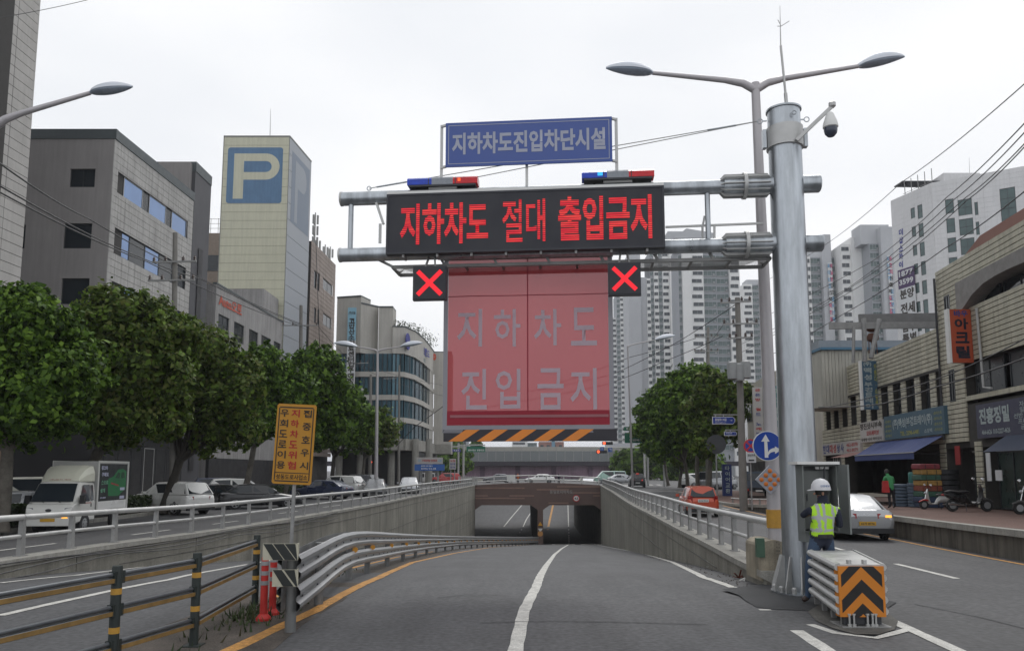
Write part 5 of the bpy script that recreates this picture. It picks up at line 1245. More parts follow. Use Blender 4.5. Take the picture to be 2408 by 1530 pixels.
MB().fb(FB, lx(a0) - 22, lx(a0), 0, zg0, -.28, .03).build('black_base_cladding', blackm, tB)
MB().fb(LP, a0 + .1, a0 + 6.5, zg0 - 1.8, zg0 - .78, -.02, .3).build('sign_band', mat('sign_band_black', (.028, .027, .028), .5, var=.1), tB)
q0, q1 = LP.hit(266, 1045)[0], LP.hit(303, 1045)[0]
txt('ERAUM', LP.pt(a0 + 2.4, zg0 - 1.25, .31), (0.031, 1, 0), UP, 2.6, .42, mat('pale_letters', (.35, .35, .28), .5), tB)
# doors and shop glazing on the street front
for k in range(6):
    c0 = a0 + 1 + k * 1.9
    if c0 + 1.7 < a1: window(tB, LP, c0, c0 + 1.6, .1, zg0 - 2., frame_l if k == 3 else frame_d, glass, off=.0)
# rooftop stair head
q = P(372, 383, a1 - .5); q2 = P(447, 380, a1 - .5)
MB().box(q.x, q2.x, a1 - .45, a1 + 2, zt - 1, q2.z).build('stair_head', render_b, tB)
# --- C: charcoal block
c1, _ = LP.hit(492, 600); zc = P(450, 380, a1).z
tC = thing('charcoal_building', 'narrow charcoal building squeezed between the grey office block and the low building with red letters', 'building', (lx(a1), a1, 0))
MB().box(lx(a1) - 14, lx(a1), a1 + .02, c1, 0, zc - .9).build('wall', darkclad, tC)
MB().box(lx(a1) - 14, lx(a1) + .05, a1 + .02, c1, zc - .899, zc).build('parapet', coping_m, tC)
MB().fb(LP, a1 + (c1 - a1) * .38, a1 + (c1 - a1) * .62, 2, LP.hit(470, 585)[1], .012, .03).build('dark_recess', blackm, tC)
# --- E: low grey building with red lettering
e0, _ = LP.hit(507, 720); e1, _ = LP.hit(664, 800); ze = P(507, 668, e0).z
tE = thing('shop_building', 'low grey rendered building with red lettering below its roof, in front of the P tower', 'building', (lx(e0), e0, 0))
grey_e = mat('grey_render', (.32, .31, .305), .85, var=.12, scale=.6, streak=.3)
hE = [hole(LP, 514, 737, 538, 793), hole(LP, 551, 755, 573, 810), hole(LP, 586, 772, 606, 826), hole(LP, 615, 788, 635, 832), hole(LP, 644, 803, 659, 840)]
zw1 = sum(h[3] for h in hE[:3]) / 3; zw0 = sum(h[2] for h in hE[:3]) / 3
hE = [(h[0], h[1], zw0, zw1) for h in hE]; hE += [(h[0], h[1], zw0 - 3.6, zw1 - 3.6) for h in hE]
m = MB(); r = [(e0, e1, 3.2, ze)]
for h in hE: r = sub(r, h)
for q in r: m.fb(LP, *q, -.3, 0)
m.box(lx(e0) - 12, lx(e0) - .31, e0, e1, 0, ze); m.box(lx(e0) - .31, lx(e0) - .02, e0, e0 + .01, 0, ze); m.build('wall', grey_e, tE)
MB().fb(LP, e0 - .05, e1, ze, ze + .18, -.35, .06).build('coping', coping_m, tE)
MB().box(lx(e1) - 9, lx(e1) - .5, e1 - 6, e1 - .5, ze, P(640, 706, e1).z).build('roof_block', grey_e, tE)
for h in hE: window(tE, LP, *h, frame_d, off=-.12, cols=2, rows=2)
z_ = (LP.hit(540, 700)[1] + LP.hit(540, 727)[1]) / 2
txt('Auto오토', LP.pt((LP.hit(514, 700)[0] + LP.hit(568, 720)[0]) / 2, LP.hit(540, 716)[1], .06), (.031, 1, 0), UP, LP.hit(568, 720)[0] - LP.hit(514, 700)[0], 1.1, mat('red_sign_letters', (.5, .07, .03), .5), tE, bold=.03)
MB().fb(LP, e0, e1, 0, 3.2, -.3, .0).build('shopfront', blackm, tE)
# --- brown banded building behind
YB = 108.
tb = thing('banded_building', 'brown and dark banded building glimpsed between the charcoal block and the P tower', 'building', (P(500, 1106, YB).x, YB, 0))
x0, x1 = P(470, 700, YB).x, P(560, 700, YB).x; tz_ = P(500, 548, YB).z
FBB = front(YB); MB().box(x0, x1, YB, YB + 10, 0, tz_).build('wall', mat('brown_tile', (.26, .21, .17), .8, var=.15), tb)
for yy0, yy1 in ((600, 637), (700, 740)): window(tb, FBB, x0 + .2, x1 - .2, P(0, yy1, YB).z, P(0, yy0, YB).z, frame_d, glass, off=.06)
m = MB()
for k in range(6): m.bar((x0 + k * (x1 - x0) / 5, YB, tz_), (x0 + k * (x1 - x0) / 5, YB, tz_ + 2.2), .06, .06)
for k in range(3): m.bar((x0, YB, tz_ + .7 * (k + 1)), (x1, YB, tz_ + .7 * (k + 1)), .05, .05)
m.build('roof_railing', frame_l, tb); MB().box(P(493, 0, YB).x, P(503, 0, YB).x, YB, YB + .5, tz_ + 1.2, P(0, 514, YB).z).build('antenna_box', frame_l, tb)
# --- P: parking tower
YP = e1 - .2
tP = thing('parking_tower', 'tall cream parking tower with a big blue P painted on its front', 'parking tower', (P(600, 1106, YP).x, YP, 0))
X0, X1 = P(519, 500, YP).x, P(676, 500, YP).x; zP = P(600, 319, YP).z
YP2 = YP
while P(731, 378, YP2).z < zP: YP2 += .1
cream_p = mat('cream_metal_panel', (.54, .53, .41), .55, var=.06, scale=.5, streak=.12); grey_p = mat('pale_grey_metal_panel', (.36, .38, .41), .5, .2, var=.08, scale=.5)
FP_ = front(YP); SP_ = Plane((X1, 0), ((P(731, 600, YP2).x - X1) / (YP2 - YP), 1)); SP_.p = Vector((X1 - SP_.d.x / SP_.d.y * YP, 0, 0))
X1b = P(726, 600, YP2).x
SP_ = Plane((X1, YP), (X1b - X1, YP2 - YP)); Ls = math.hypot(X1b - X1, YP2 - YP)
m = MB(); m.hexa([(X0 + .02, YP + .06, 0), (X1 - .08, YP + .06, 0), (X1b - .08, YP2, 0), (X0, YP2, 0), (X0 + .02, YP + .06, zP - .01), (X1 - .08, YP + .06, zP - .01), (X1b - .08, YP2, zP - .01), (X0, YP2, zP - .01)]); m.build('core', back_m, tP)
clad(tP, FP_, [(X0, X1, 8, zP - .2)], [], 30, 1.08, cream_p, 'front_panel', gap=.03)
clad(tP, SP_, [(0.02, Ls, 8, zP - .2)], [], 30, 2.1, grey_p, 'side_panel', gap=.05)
m = MB(); m.fb(FP_, X0, X1, zP - .19, zP, -.1, .03); m.fb(SP_, 0.04, Ls, zP - .19, zP, -.1, .03); m.fb(FP_, X0 - .03, X0 + .07, 8, zP, 0.001, .03); m.fb(FP_, X1 - .08, X1, 8, zP - .2, .001, .03); m.build('edge_trim', mat('trim_grey', (.22, .22, .2), .5), tP)
blue_p = mat('faded_blue_paint', (.095, .185, .31), .6, var=.1, scale=.8, streak=.15)
def fr2(x, y): return FP_.hit(x, y)
def shp(pts, off, m_, nm, pl=FP_): MB().prism([pl.pt(a, z, off) for a, z in pts], pl.n * .006).build(nm, m_, tP)
(ax0, az1), (ax1, az0) = fr2(533, 347), fr2(665, 478)
ax0 = fr2(534, 410)[0]; ax1 = fr2(664, 410)[0]
def rr(a0, a1, z0, z1, r, n=6):
    o = []
    for cx0_, cz0_, s in ((a1 - r, z1 - r, 0), (a0 + r, z1 - r, 1), (a0 + r, z0 + r, 2), (a1 - r, z0 + r, 3)):
        o += [(cx0_ + r * math.cos(math.pi / 2 * (s + k / n)), cz0_ + r * math.sin(math.pi / 2 * (s + k / n))) for k in range(n + 1)]
    return o
shp(rr(ax0, ax1, az0, az1, .35), .008, blue_p, 'parking_sign')
U = lambda f, g: (ax0 + (ax1 - ax0) * f, az0 + (az1 - az0) * g)
Wp, Hp = ax1 - ax0, az1 - az0
Rr = Hp * .235; cz_ = az0 + Hp * .655; cxr = ax0 + Wp * .70
P1 = [U(.12, .08), U(.30, .08), U(.30, .42)] + [(cxr + Rr * 1.0 * math.cos(a), cz_ + Rr * math.sin(a)) for a in np.linspace(-math.pi / 2, math.pi / 2, 14)] + [U(.12, .89)]
P1[2] = (U(.3, 0)[0], cz_ - Rr); P1[-1] = (U(.12, 0)[0], cz_ + Rr)
shp(P1, .016, cream_p, 'letter_p')
r2_ = Rr * .42; shp([(U(.3, 0)[0], cz_ - r2_)] + [(cxr + r2_ * math.cos(a), cz_ + r2_ * math.sin(a)) for a in np.linspace(-math.pi / 2, math.pi / 2, 10)] + [(U(.3, 0)[0], cz_ + r2_)], .024, blue_p, 'letter_counter')
fad = mat('faded_side_paint', (.2, .24, .3), .5, var=.1); fad2 = mat('faded_side_letter', (.31, .34, .38), .5, var=.1)
Sx = lambda f: Ls * f
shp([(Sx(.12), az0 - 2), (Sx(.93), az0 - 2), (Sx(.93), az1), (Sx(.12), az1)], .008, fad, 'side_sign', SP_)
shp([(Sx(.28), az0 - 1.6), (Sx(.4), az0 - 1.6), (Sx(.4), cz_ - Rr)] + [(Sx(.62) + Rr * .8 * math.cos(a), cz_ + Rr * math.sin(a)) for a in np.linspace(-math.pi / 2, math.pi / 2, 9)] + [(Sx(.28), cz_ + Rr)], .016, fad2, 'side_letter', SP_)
q = P(635, 318, YP + .5); MB().tube([q, P(636.5, 256, YP + .5)], [.05, .02], 6).build('roof_rod', frame_l, tP)
MB().box(P(571, 0, YP).x, P(612, 0, YP).x, YP - 1.6, YP - .05, 0, P(0, 588 + 62, YP).z * 0 + ze + 3).build('lift_housing', grey_e, tP)
# --- F: brown tiled building
f0, _ = LP.hit(729, 700); f1, _ = LP.hit(786, 760); zF = P(729, 565, f0).z
tF = thing('tiled_building', 'tall brownish tiled building with stacked antennas, right of the P tower', 'building', (lx(f0), f0, 0))
tileF = mat('pinkish_brown_tile', (.36, .3, .265), .8, var=.12, scale=.6, streak=.3)
hF = [hole(LP, 760, 653, 782, 697), hole(LP, 760, 735, 779, 775), hole(LP, 758, 809, 779, 842), hole(LP, 739, 635, 744, 680), hole(LP, 747, 640, 751, 685), hole(LP, 739, 722, 743, 760), hole(LP, 747, 726, 750, 764), hole(LP, 738, 800, 742, 832)]
MB().box(lx(f0) - 12, lx(f0) - .12, f0, f1, 0, zF - .1).build('wall', back_m, tF)
clad(tF, LP, [(f0, f1, 4, zF)], hF, 2.1, .62, tileF, 'tile_course', gap=.05)
for i, h in enumerate(hF): window(tF, LP, *h, frame_d, off=-.1, cols=2 if i < 3 else 1)
for k, (x, y0_, y1_) in enumerate(((742, 595, 500), (747, 600, 560), (765, 612, 575), (777, 622, 580))):
    A = f0 + (f1 - f0) * (.2 + .2 * k); b = LP.pt(A, zF, -1); tp = P(x, y1_, A)
    m = MB(); m.tube([(tp.x, A, zF - .2), tp], .09, 6)
    for j in range(3 if k == 0 else 1):
        zz = tp.z - 1 - j * 1.6
        for a in (0, 2.1, 4.2): m.box(tp.x + .35 * math.cos(a) - .13, tp.x + .35 * math.cos(a) + .13, A + .35 * math.sin(a) - .1, A + .35 * math.sin(a) + .1, zz - .7, zz + .6)
    m.build('antenna', frame_l, tF)
MB().tube([LP.pt(f0 + 1, zF, .3), LP.pt(f0 + 6, 12, .3)], .04, 4).build('drain_pipe', dark, tF)
# --- G: curved corner building with glass bands
tG = thing('curved_building', 'curved beige building with dark glass bands, blue sign and a tall white banner', 'building', (P(900, 1106, 106).x, 106, 0))
beige = mat('beige_panel', (.48, .46, .42), .8, var=.08, scale=.4, streak=.15); gband = mat('teal_band_glass', (.07, .15, .19), .1, .4, var=.25, scale=.25)
pts1 = [(788, 107), (845, 106), (887, 108.5), (887.5, 107), (921, 107)]
pts2 = [(921, 106.5), (950, 107), (975, 110.5), (995, 116.5), (1009, 123), (1020, 130), (1026, 137)]
def W(x, Y, y=900): return P(x, y, Y).x
zbs = [18.5, 15.9, 15.2, 12.6, 11.9, 9.4, 8.7, 6.0]
k18 = [P(850, y, 106).z for y in (829, 872, 884, 927, 939, 980, 992, 1030)]
def wallseg(m, xa, Ya, xb, Yb, z0, z1, o=0.):
    A = Vector((xa, Ya, 0)); B = Vector((xb, Yb, 0)); d = (B - A).normalized(); n = Vector((d.y, -d.x, 0)); n = n if n.y < 0 else -n
    m.hexa([A + n * o + UP * z0, B + n * o + UP * z0, B - n * 3 + UP * z0, A - n * 3 + UP * z0, A + n * o + UP * z1, B + n * o + UP * z1, B - n * 3 + UP * z1, A - n * 3 + UP * z1])
tops1 = [701, 714, 723, 723]
for i in range(len(pts1) - 1):
    (x0, Y0), (x1, Y1) = pts1[i], pts1[i + 1]
    if x1 - x0 < 2: continue
    zt = P(x0, tops1[i] , Y0).z
    if i == 0: m = MB(); wallseg(m, W(x0, Y0), Y0, W(x1, Y1), Y1, k18[0], zt); m.build('wall', beige, tG)
    else: m = MB(); wallseg(m, W(x0, Y0), Y0, W(x1, Y1), Y1, k18[0], zt); m.build('wall', beige, tG)
    m = MB(); wallseg(m, W(x0, Y0), Y0, W(x1, Y1), Y1, zt + .005, zt + .2, .1); m.build('coping', coping_m, tG)
zt2 = P(921, 768, 106.5).z
allp = [(788, 107), (845, 106.6), (887, 106.6)] + pts2
for i in range(len(allp) - 1):
    (x0, Y0), (x1, Y1) = allp[i], allp[i + 1]; A, B = W(x0, Y0), W(x1, Y1)
    if i >= 3:
        m = MB(); wallseg(m, A, Y0, B, Y1, k18[0], zt2); m.build('wall', beige, tG); m = MB(); wallseg(m, A, Y0, B, Y1, zt2 + .005, zt2 + .15, .08); m.build('coping', coping_m, tG)
    for j in range(0, 7):
        z1_, z0_ = k18[j], k18[j + 1]; m = MB()
        if j % 2 == 0:
            if x0 >= 1009: wallseg(m, A, Y0, B, Y1, z0_, z1_, -.05); m.build('wall', beige, tG); continue
            wallseg(m, A, Y0, B, Y1, z0_, z1_, -.3); w = m.build('glass_band', gband, tG); n = max(2, int((x1 - x0) / 9)); m = MB()
            for c in range(n + 1):
                f = c / n; X_, Y_ = A + (B - A) * f, Y0 + (Y1 - Y0) * f; m.box(X_ - .05, X_ + .05, Y_ + .02, Y_ + .28, z0_ + .01, z1_ - .01)
            m.build('mullion', frame_d, w)
        else: wallseg(m, A, Y0, B, Y1, z0_, z1_, .05); m.build('ledge', beige, tG)
# podium, columns, dark entrance
m = MB(); m.box(W(788, 108), W(1022, 134) , 112, 140, 0, k18[7]); m.build('podium_wall', blackm, tG)
for x in (800, 850, 922, 978, 1010): MB().lathe((W(x, 108), 108.5, 0), [(.5, 0), (.5, k18[7])], 14).build('column', concrete_l, tG, True)
m = MB()
for i in range(len(allp) - 1): (x0, Y0), (x1, Y1) = allp[i], allp[i + 1]; wallseg(m, W(x0, Y0), Y0, W(x1, Y1), Y1, k18[7] - 1.6, k18[7] - .02, .4)
m.build('entrance_canopy', concrete_l, tG)
pl_ = Plane((W(950, 107), 107), (W(1009, 123) - W(950, 107), 16)); n_sign = mat('blue_sign_letters', (.03, .035, .25), .5)
a_, z_ = pl_.hit(985, 822); txt('드림오토랜드', pl_.pt(a_, z_, .5), pl_.d, UP, 10.5, 1.3, n_sign, tG, bold=.05)
a_, z_ = pl_.hit(975, 838); txt('중고차 매매단지', pl_.pt(a_ + 1, z_, .5), pl_.d, UP, 8, .7, mat('teal_letters', (.04, .12, .13), .5), tG, bold=.03)
c = pl_.pt(*pl_.hit(952, 803), .5); MB().lathe(c, [(1.2, 0), (1.2, .1)], 20, -1 * pl_.n).build('round_emblem', n_sign, tG)
c = P(1020, 838, 130); txt('ko', c - Vector((0, 1.2, 0)), (.7, .7, 0), UP, 1.4, 1.6, mat('red_sign_letters', (.5, .07, .03), .5), tG, bold=.08)
# vertical banner
tv = thing('vertical_banner', 'tall narrow white and pale blue banner with black vertical Korean lettering on the curved building', 'banner', P(826, 920, 105.3))
a, b = P(815, 723, 105.3), P(838, 917, 105.3); ban_w = mat('banner_white', (.58, .59, .6), .7, var=.04); ban_b = mat('banner_blue', (.25, .45, .56), .7, var=.04)
x0, x1 = P(816, 820, 105.3).x, P(836, 820, 105.3).x
zsp = P(0, 800, 105.3).z
MB().box(x0, x1, 105.3, 105.34, b.z, zsp).build('cloth', ban_w, tv); MB().box(x0, x1, 105.3, 105.34, zsp + .003, a.z).build('blue_cloth', ban_b, tv)
s = '고압산소치료센터입주예정'
for i, ch in enumerate(s): txt(ch, ((x0 + x1) / 2, 105.28, a.z - 1.9 - i * (a.z - b.z - 2.4) / len(s)), (1, 0, 0), UP, .85, .72, let_k, tv, bold=.04)
txt('(주)의료', ((x0 + x1) / 2, 105.28, a.z - .8), (1, 0, 0), UP, .95, .5, let_k, tv)
# roof shrubs on G
for k, (x, y, Yr) in enumerate(((940, 757, 107.5), (962, 764, 109), (984, 772, 113), (1000, 785, 118), (1012, 796, 124))):
    c = P(x, y, Yr + .6); m = MB(); base = Vector((c.x, Yr + .6, zt2 + .1)); random.seed(50 + k)
    top_h = max(1.0, (c.z - zt2) * 1.1)
    for q in range(170):
        p = base + Vector((random.gauss(0, .7), random.gauss(0, .4), random.random() * top_h)); s_ = .16; v = [Vector((random.uniform(-s_, s_), random.uniform(-s_, s_), random.uniform(-s_, s_))) for _ in range(3)]
        m.add([p + w for w in v], [(0, 1, 2)])
    m.tube([base, base + UP * top_h * .8], .06, 5)
    tag(m.build('rooftop_shrub', mat('shrub_leaf', (.03, .05, .02), .7, var=.3, isl=[(.02, .035, .012), (.06, .09, .03)])), ('bushy rooftop shrub at the left end of the curved roof', 'rooftop shrub second from the left on the curved roof', 'small rooftop shrub in the middle of the curved roof', 'rooftop shrub second from the right on the curved roof', 'rooftop shrub at the right end of the curved roof')[k], 'shrub', 'shrubs on the curved roof')
# ---------------------------------------------------------------- apartment towers on the right, far off
apt_w = mat('apartment_white', (.74, .74, .73), .8, var=.05, scale=.15); apt_g = mat('apartment_grey', (.32, .335, .36), .8, var=.06, scale=.15); apt_l = mat('apartment_light_grey', (.46, .47, .49), .8, var=.05, scale=.15)
wdark = mat('apartment_window_glass', (.05, .06, .07), .2, var=.35, scale=.25); wteal = mat('apartment_balcony_glass', (.09, .13, .13), .2, var=.4, scale=.25); wfr = mat('apartment_frame', (.3, .31, .32), .6, var=.08)
WMESH = {}
def wmesh(w, h, kind):
    k = (round(w, 2), round(h, 2), kind)
    if k in WMESH: return WMESH[k]
    m = MB(); m.k = 0; m.box(-w / 2, w / 2, -.05, .3, -h / 2, h / 2); m.k = 1
    if kind == 'win':
        m.box(-w / 2 - .07, w / 2 + .07, -.1, .0, -h / 2 - .1, -h / 2); m.box(-.05, .05, -.09, -.05, -h / 2, h / 2)
    else:
        m.box(-w / 2, w / 2, -.16, .0, -h / 2, -h / 2 + .35); m.box(-w / 6 - .04, -w / 6 + .04, -.09, -.05, -h / 2 + .35, h / 2); m.box(w / 6 - .04, w / 6 + .04, -.09, -.05, -h / 2 + .35, h / 2)
        m.box(w * .25, w * .42, -.45, -.16, -h / 2 + .4, -h / 2 + .95)
    me = bpy.data.meshes.new('window'); me.from_pydata(m.v, [], m.f); me.materials.append(wteal if kind == 'bal' else wdark); me.materials.append(wfr)
    me.polygons.foreach_set('material_index', m.m); WMESH[k] = me; return me
def tower(label, x0, x1, ytop, Y, cols, floor=3.0, capx=None, depth=14, group='apartment towers beyond the right street', base=None, zlow=6, band=None, pmix=None, side=apt_g):
    A, B = P(x0, 850, Y).x, P(x1, 850, Y).x; zt = P((x0 + x1) / 2, ytop, Y).z
    t = thing('apartment_tower', label, 'apartment tower', ((A + B) / 2, Y, 0), 0, group)
    for c in cols:
        a, b, kind = c[:3]; ca, cb = P(a, 850, Y).x, P(b, 850, Y).x; off = c[3] if len(c) > 3 else 0; zc = zt if len(c) < 5 else P(a, c[4], Y).z
        mt = {'blank': apt_l, 'white': apt_w, 'win': apt_w, 'bal': apt_g, 'dark': apt_g, 'grey': apt_g}[kind]
        MB().box(ca, cb, Y + off, Y + depth, 0, zc).build('wall', mt, t)
        if kind in ('win', 'bal', 'dark'):
            n = int((zc - zlow) / floor); w = (cb - ca) * (.78 if kind == 'win' else .9); h = floor * (.45 if kind == 'win' else .72)
            me = wmesh(w, h, 'win' if kind == 'win' else 'bal')
            for k in range(n):
                o = bpy.data.objects.new('window', me); col.objects.link(o); o.parent = t
                sh = 0 if kind != 'win' else (cb - ca) * .05 * (1 if k % 2 else -1)
                o.location = Vector(((ca + cb) / 2 + sh, Y + off - .04, zc - 1.6 - k * floor)) - t.location
    if capx:
        a, b, yy = capx; MB().box(P(a, 560, Y).x, P(b, 560, Y).x, Y + 2, Y + 9, zt, P(a, yy, Y).z).build('lift_house', apt_l, t)
    return t, zt
tower('far stepped apartment tower just right of the red curtain', 1441, 1481, 640, 430, [(1441, 1452, 'win', 2, 745), (1452, 1460, 'bal', 0, 690), (1460, 1468, 'win', 0, 650), (1468, 1481, 'blank', -1)], 2.95)
tower('apartment tower with a wide blank grey side wall behind the right lane signal', 1479, 1600, 590, 330, [(1479, 1508, 'blank', -2, 600), (1508, 1524, 'blank', 0, 652), (1524, 1533, 'win', -.5, 655), (1533, 1541, 'bal'), (1541, 1552, 'win', -.5), (1552, 1562, 'bal'), (1562, 1578, 'win'), (1578, 1600, 'white', -1.5, 585)], 2.95)
t_, zt_ = tower('tall white apartment tower with greenish balconies directly left of the lamp pole', 1602, 1746, 578, 285, [(1602, 1609, 'dark', 1), (1609, 1630, 'white', -1), (1630, 1660, 'win'), (1660, 1692, 'bal', 1), (1692, 1722, 'dark', 1.5), (1722, 1746, 'win', 0, 590)], 3.0, capx=(1573, 1662, 540))
# sloped roof cap
YC = 285; A_, B_ = P(1573, 0, YC), P(1664, 0, YC); z0_, z1_ = P(0, 560, YC).z, P(0, 537, YC).z
MB().prism([(P(1571, 0, YC).x, YC, z0_), (P(1664, 0, YC).x, YC, z0_), (P(1664, 0, YC).x, YC, P(0, 548, YC).z), (P(1600, 0, YC).x, YC, z1_)], (0, 6, 0)).build('sloped_cap', apt_l, t_)
txt('LOTTECASTLE' if False else '한진타운', (P(1622, 640, 285).x, 283.9, P(0, 650, 285).z), (1, 0, 0), UP, 1.3, 9, apt_g, t_) if False else None
tower('short far apartment tower between the white tower and the gantry pole', 1753, 1792, 668, 350, [(1753, 1775, 'win'), (1775, 1792, 'bal', 1)], 3.0, capx=(1755, 1785, 655))
tower('grey apartment tower with a banner on its blank strip just right of the gantry pole', 1903, 1992, 603, 275, [(1903, 1916, 'win'), (1916, 1942, 'bal', 1), (1942, 1964, 'blank', -1, 553), (1964, 1992, 'bal', 1)], 3.0)
tower('white stepped apartment tower in the middle of the right cluster', 1990, 2064, 566, 270, [(1990, 2012, 'win', 0, 575), (2012, 2038, 'white', -1, 560), (2038, 2064, 'win')], 3.0)
tower('apartment tower with a lift house beside the white building with a phone-number banner', 2062, 2112, 570, 262, [(2062, 2084, 'bal', 1), (2084, 2112, 'blank', -1, 535)], 3.0, capx=(2030, 2098, 524))
for x0, x1, y0, y1, Y, s1, s2, lb in ((1946, 1963, 617, 757, 273.5, '최대난코스탁탁한월급', '확실분양경쟁우선배정', 'narrow banner of coloured vertical text on the grey tower right of the gantry pole'), (2086, 2103, 600, 738, 260.5, '파난고개세제결정료', '동호회원확보도분점', 'narrow banner of coloured vertical text next to the white building')):
    a, b = P(x0, y0, Y), P(x1, y1, Y); t = thing('tower_banner', lb, 'banner', ((a.x + b.x) / 2, Y, b.z), group='banners on the towers')
    MB().box(a.x, b.x, Y - .05, Y, b.z, a.z).build('cloth', ban_w, t); n = 9
    cm = [mat('banner_text_blue', (.1, .3, .5), .6, var=0)] * 4 + [let_k] * 2 + [mat('banner_text_pink', (.5, .06, .16), .6, var=0)] * 3
    for q, s in enumerate((s1, s2)):
        for i in range(n):
            txt(s[i % len(s)], (a.x + (b.x - a.x) * (.27 + .46 * q), Y - .08, a.z - (a.z - b.z) * (i + .55) / n), (1, 0, 0), UP, 1.1, 1.7, (cm if q == 0 else cm[::-1])[i], t, bold=.03)
# small far block above the flyover
tower('far white apartment block seen low above the flyover under the striped bar', 2084 * 0 + 1224 - 20, 1262, 1036, 480, [(1204, 1240, 'win', 0, 1036), (1240, 1262, 'bal', 0, 1040)], 3.0, zlow=12, depth=6)
# ---------------------------------------------------------------- white building with the phone-number banner
YW = 123.
Wc = P(2206, 700, YW); zt = P(2206, 430, YW).z
Y2 = YW
while P(2104, 472, Y2).z < zt: Y2 += .1
Wl = P(2107, 700, Y2)
Y3 = YW
while P(2408, 395, Y3).z > zt and Y3 > 60: Y3 -= .1
Wr = P(2408, 700, Y3)
tW = thing('white_building', 'white residential building with a rooftop canopy and purple phone-number banner at the upper right', 'building', (Wc.x, YW, 0))
wpaint = mat('white_wall_panel', (.66, .655, .66), .8, var=.05, scale=.3, streak=.08)
PLl = Plane((Wc.x, Wc.y), (Wl.x - Wc.x, Wl.y - Wc.y)); Ll = (Wl.xy - Wc.xy).length
PLr = Plane((Wc.x, Wc.y), (Wr.x - Wc.x, Wr.y - Wc.y)); Lr_ = (Wr.xy - Wc.xy).length * 1.25
def holes_grid(pl, cols_, first, pitch, n):
    out = []
    for (xa, xb, ya, yb) in cols_:
        h = hole(pl, xa, ya, xb, yb)
        for k in range(n): out.append((h[0], h[1], h[2] - pitch * k, h[3] - pitch * k))
    return out
pit = 3.25
hl = holes_grid(PLl, [(2141, 2152, 491, 511), (2157, 2170, 484, 511)], 0, pit, 8)
hr = holes_grid(PLr, [(2222, 2244, 470, 500), (2252, 2287, 471, 503), (2291, 2301, 476, 505), (2350, 2390, 445, 487)], 0, pit, 5)
mW = mat('white_core', (.3, .3, .3), .8)
m = MB(); q1 = PLr.pt(Lr_, 0); m.hexa([(Wc.x, Wc.y + .15, 0), (q1.x, q1.y + .15, 0), (q1.x * 1.1, q1.y * 1.1, 0), (Wl.x * 1.02, Wl.y * 1.02, 0)] + [(Wc.x, Wc.y + .15, zt - .1), (q1.x, q1.y + .15, zt - .1), (q1.x * 1.1, q1.y * 1.1, zt - .1), (Wl.x * 1.02, Wl.y * 1.02, zt - .1)]); m.build('core', mW, tW)
clad(tW, PLl, [(0, Ll, 14, zt)], hl, 3.3, .8, wpaint, 'wall_panel', gap=.015, dep=.12)
clad(tW, PLr, [(0.02, Lr_, 14, zt)], hr, 3.3, .8, wpaint, 'wall_panel', gap=.015, dep=.12)
gg = mat('greenish_window_glass', (.07, .11, .11), .12, .1, var=.2, scale=.4)
for h in hl: window(tW, PLl, *h, frame_d, gg, off=-.05, cols=1, rows=2, fw=.07)
for i, h in enumerate(hr): window(tW, PLr, *h, frame_d, gg, off=-.05, cols=2 if h[1] - h[0] > 1.5 else 1, rows=2, fw=.07)
# roof canopy and parapet of the roof terrace
c0, c1, c2 = P(2124, 427, Y2 - 1), P(2200, 427, YW + 1), P(2296, 434, YW - 2)
zc_ = P(2124, 428, Y2 - 1).z
m = MB(); A = P(2122, 427, Y2 - 1); B = P(2204, 427, YW + .5); C_ = P(2296, 435, YW - 2)
for u, v in ((A, B), (B, C_)):
    m.hexa([u, v, v + Vector((0, 3, .1)), u + Vector((0, 3, .1)), u + UP * .15, v + UP * .15, v + Vector((0, 3, .25)), u + Vector((0, 3, .25))])
m.build('roof_canopy', dark, tW)
for k in range(5): q = A.lerp(B, (k + .3) / 5); MB().bar((q.x, q.y, zt - .2), (q.x, q.y, zc_), .1, .1).build('canopy_post', galv_d, tW)
MB().bar((A.x, A.y, zt + .9), (B.x, B.y, zt + .9), .06, .06).build('terrace_rail', galv_d, tW)
q = PLr.pt(Lr_ * .35, zt); MB().box(q.x - 2.5, q.x + 3.5, q.y + 2, q.y + 6, zt - .2, zt + 1.4).build('roof_house', wpaint, tW)
MB().tube([P(2281, 445, YW), P(2279, 371, YW)], [.05, .02], 5).build('roof_rod', galv_d, tW)
q0 = hole(PLl, 2113, 627, 2152, 700); 
tb2 = thing('number_banner', 'tall purple and white banner reading 1877 3599 on the white building', 'banner', PLl.pt((q0[0] + q0[1]) / 2, q0[2] - 8, .2))
ba, bb = PLl.hit(2152, 640)[0], PLl.hit(2113, 640)[0]; zz = [PLl.hit(2133, y)[1] for y in (630, 676, 800)]
zz = [zz[0], zz[1], zz[2] - 2]
m = MB(); m.fb(PLl, ba, bb, zz[1], zz[0], .15, .2); m.build('purple_cloth', mat('banner_purple', (.07, .04, .11), .7, var=.05), tb2); m = MB(); m.fb(PLl, ba, bb, zz[2], zz[1] - .004, .15, .2); m.build('white_cloth', ban_w, tb2)
rv = -PLl.d; md = (ba + bb) / 2
for s, y, h_, m_ in (('1877', 641, 1.0, ban_w), ('3599', 661, 1.0, ban_w), ('분양', 690, 1.7, let_k), ('전세', 725, 1.9, let_k), ('입주', 768, 1.9, let_k), ('특별', 795, 1.6, let_k)):
    z = PLl.hit(2133, y)[1]; txt(s, PLl.pt(md, z, .22), rv, UP, abs(bb - ba) * .86, h_, m_, tb2, bold=.035)
for i, ch in enumerate('더샵스카이'):
    a, z = PLl.hit(2119, 546 + i * 19); txt(ch, PLl.pt(a, z, .05), rv, UP, .9, 1.15, mat('blue_wall_letters', (.03, .04, .25), .5, var=0), tW, bold=.04)

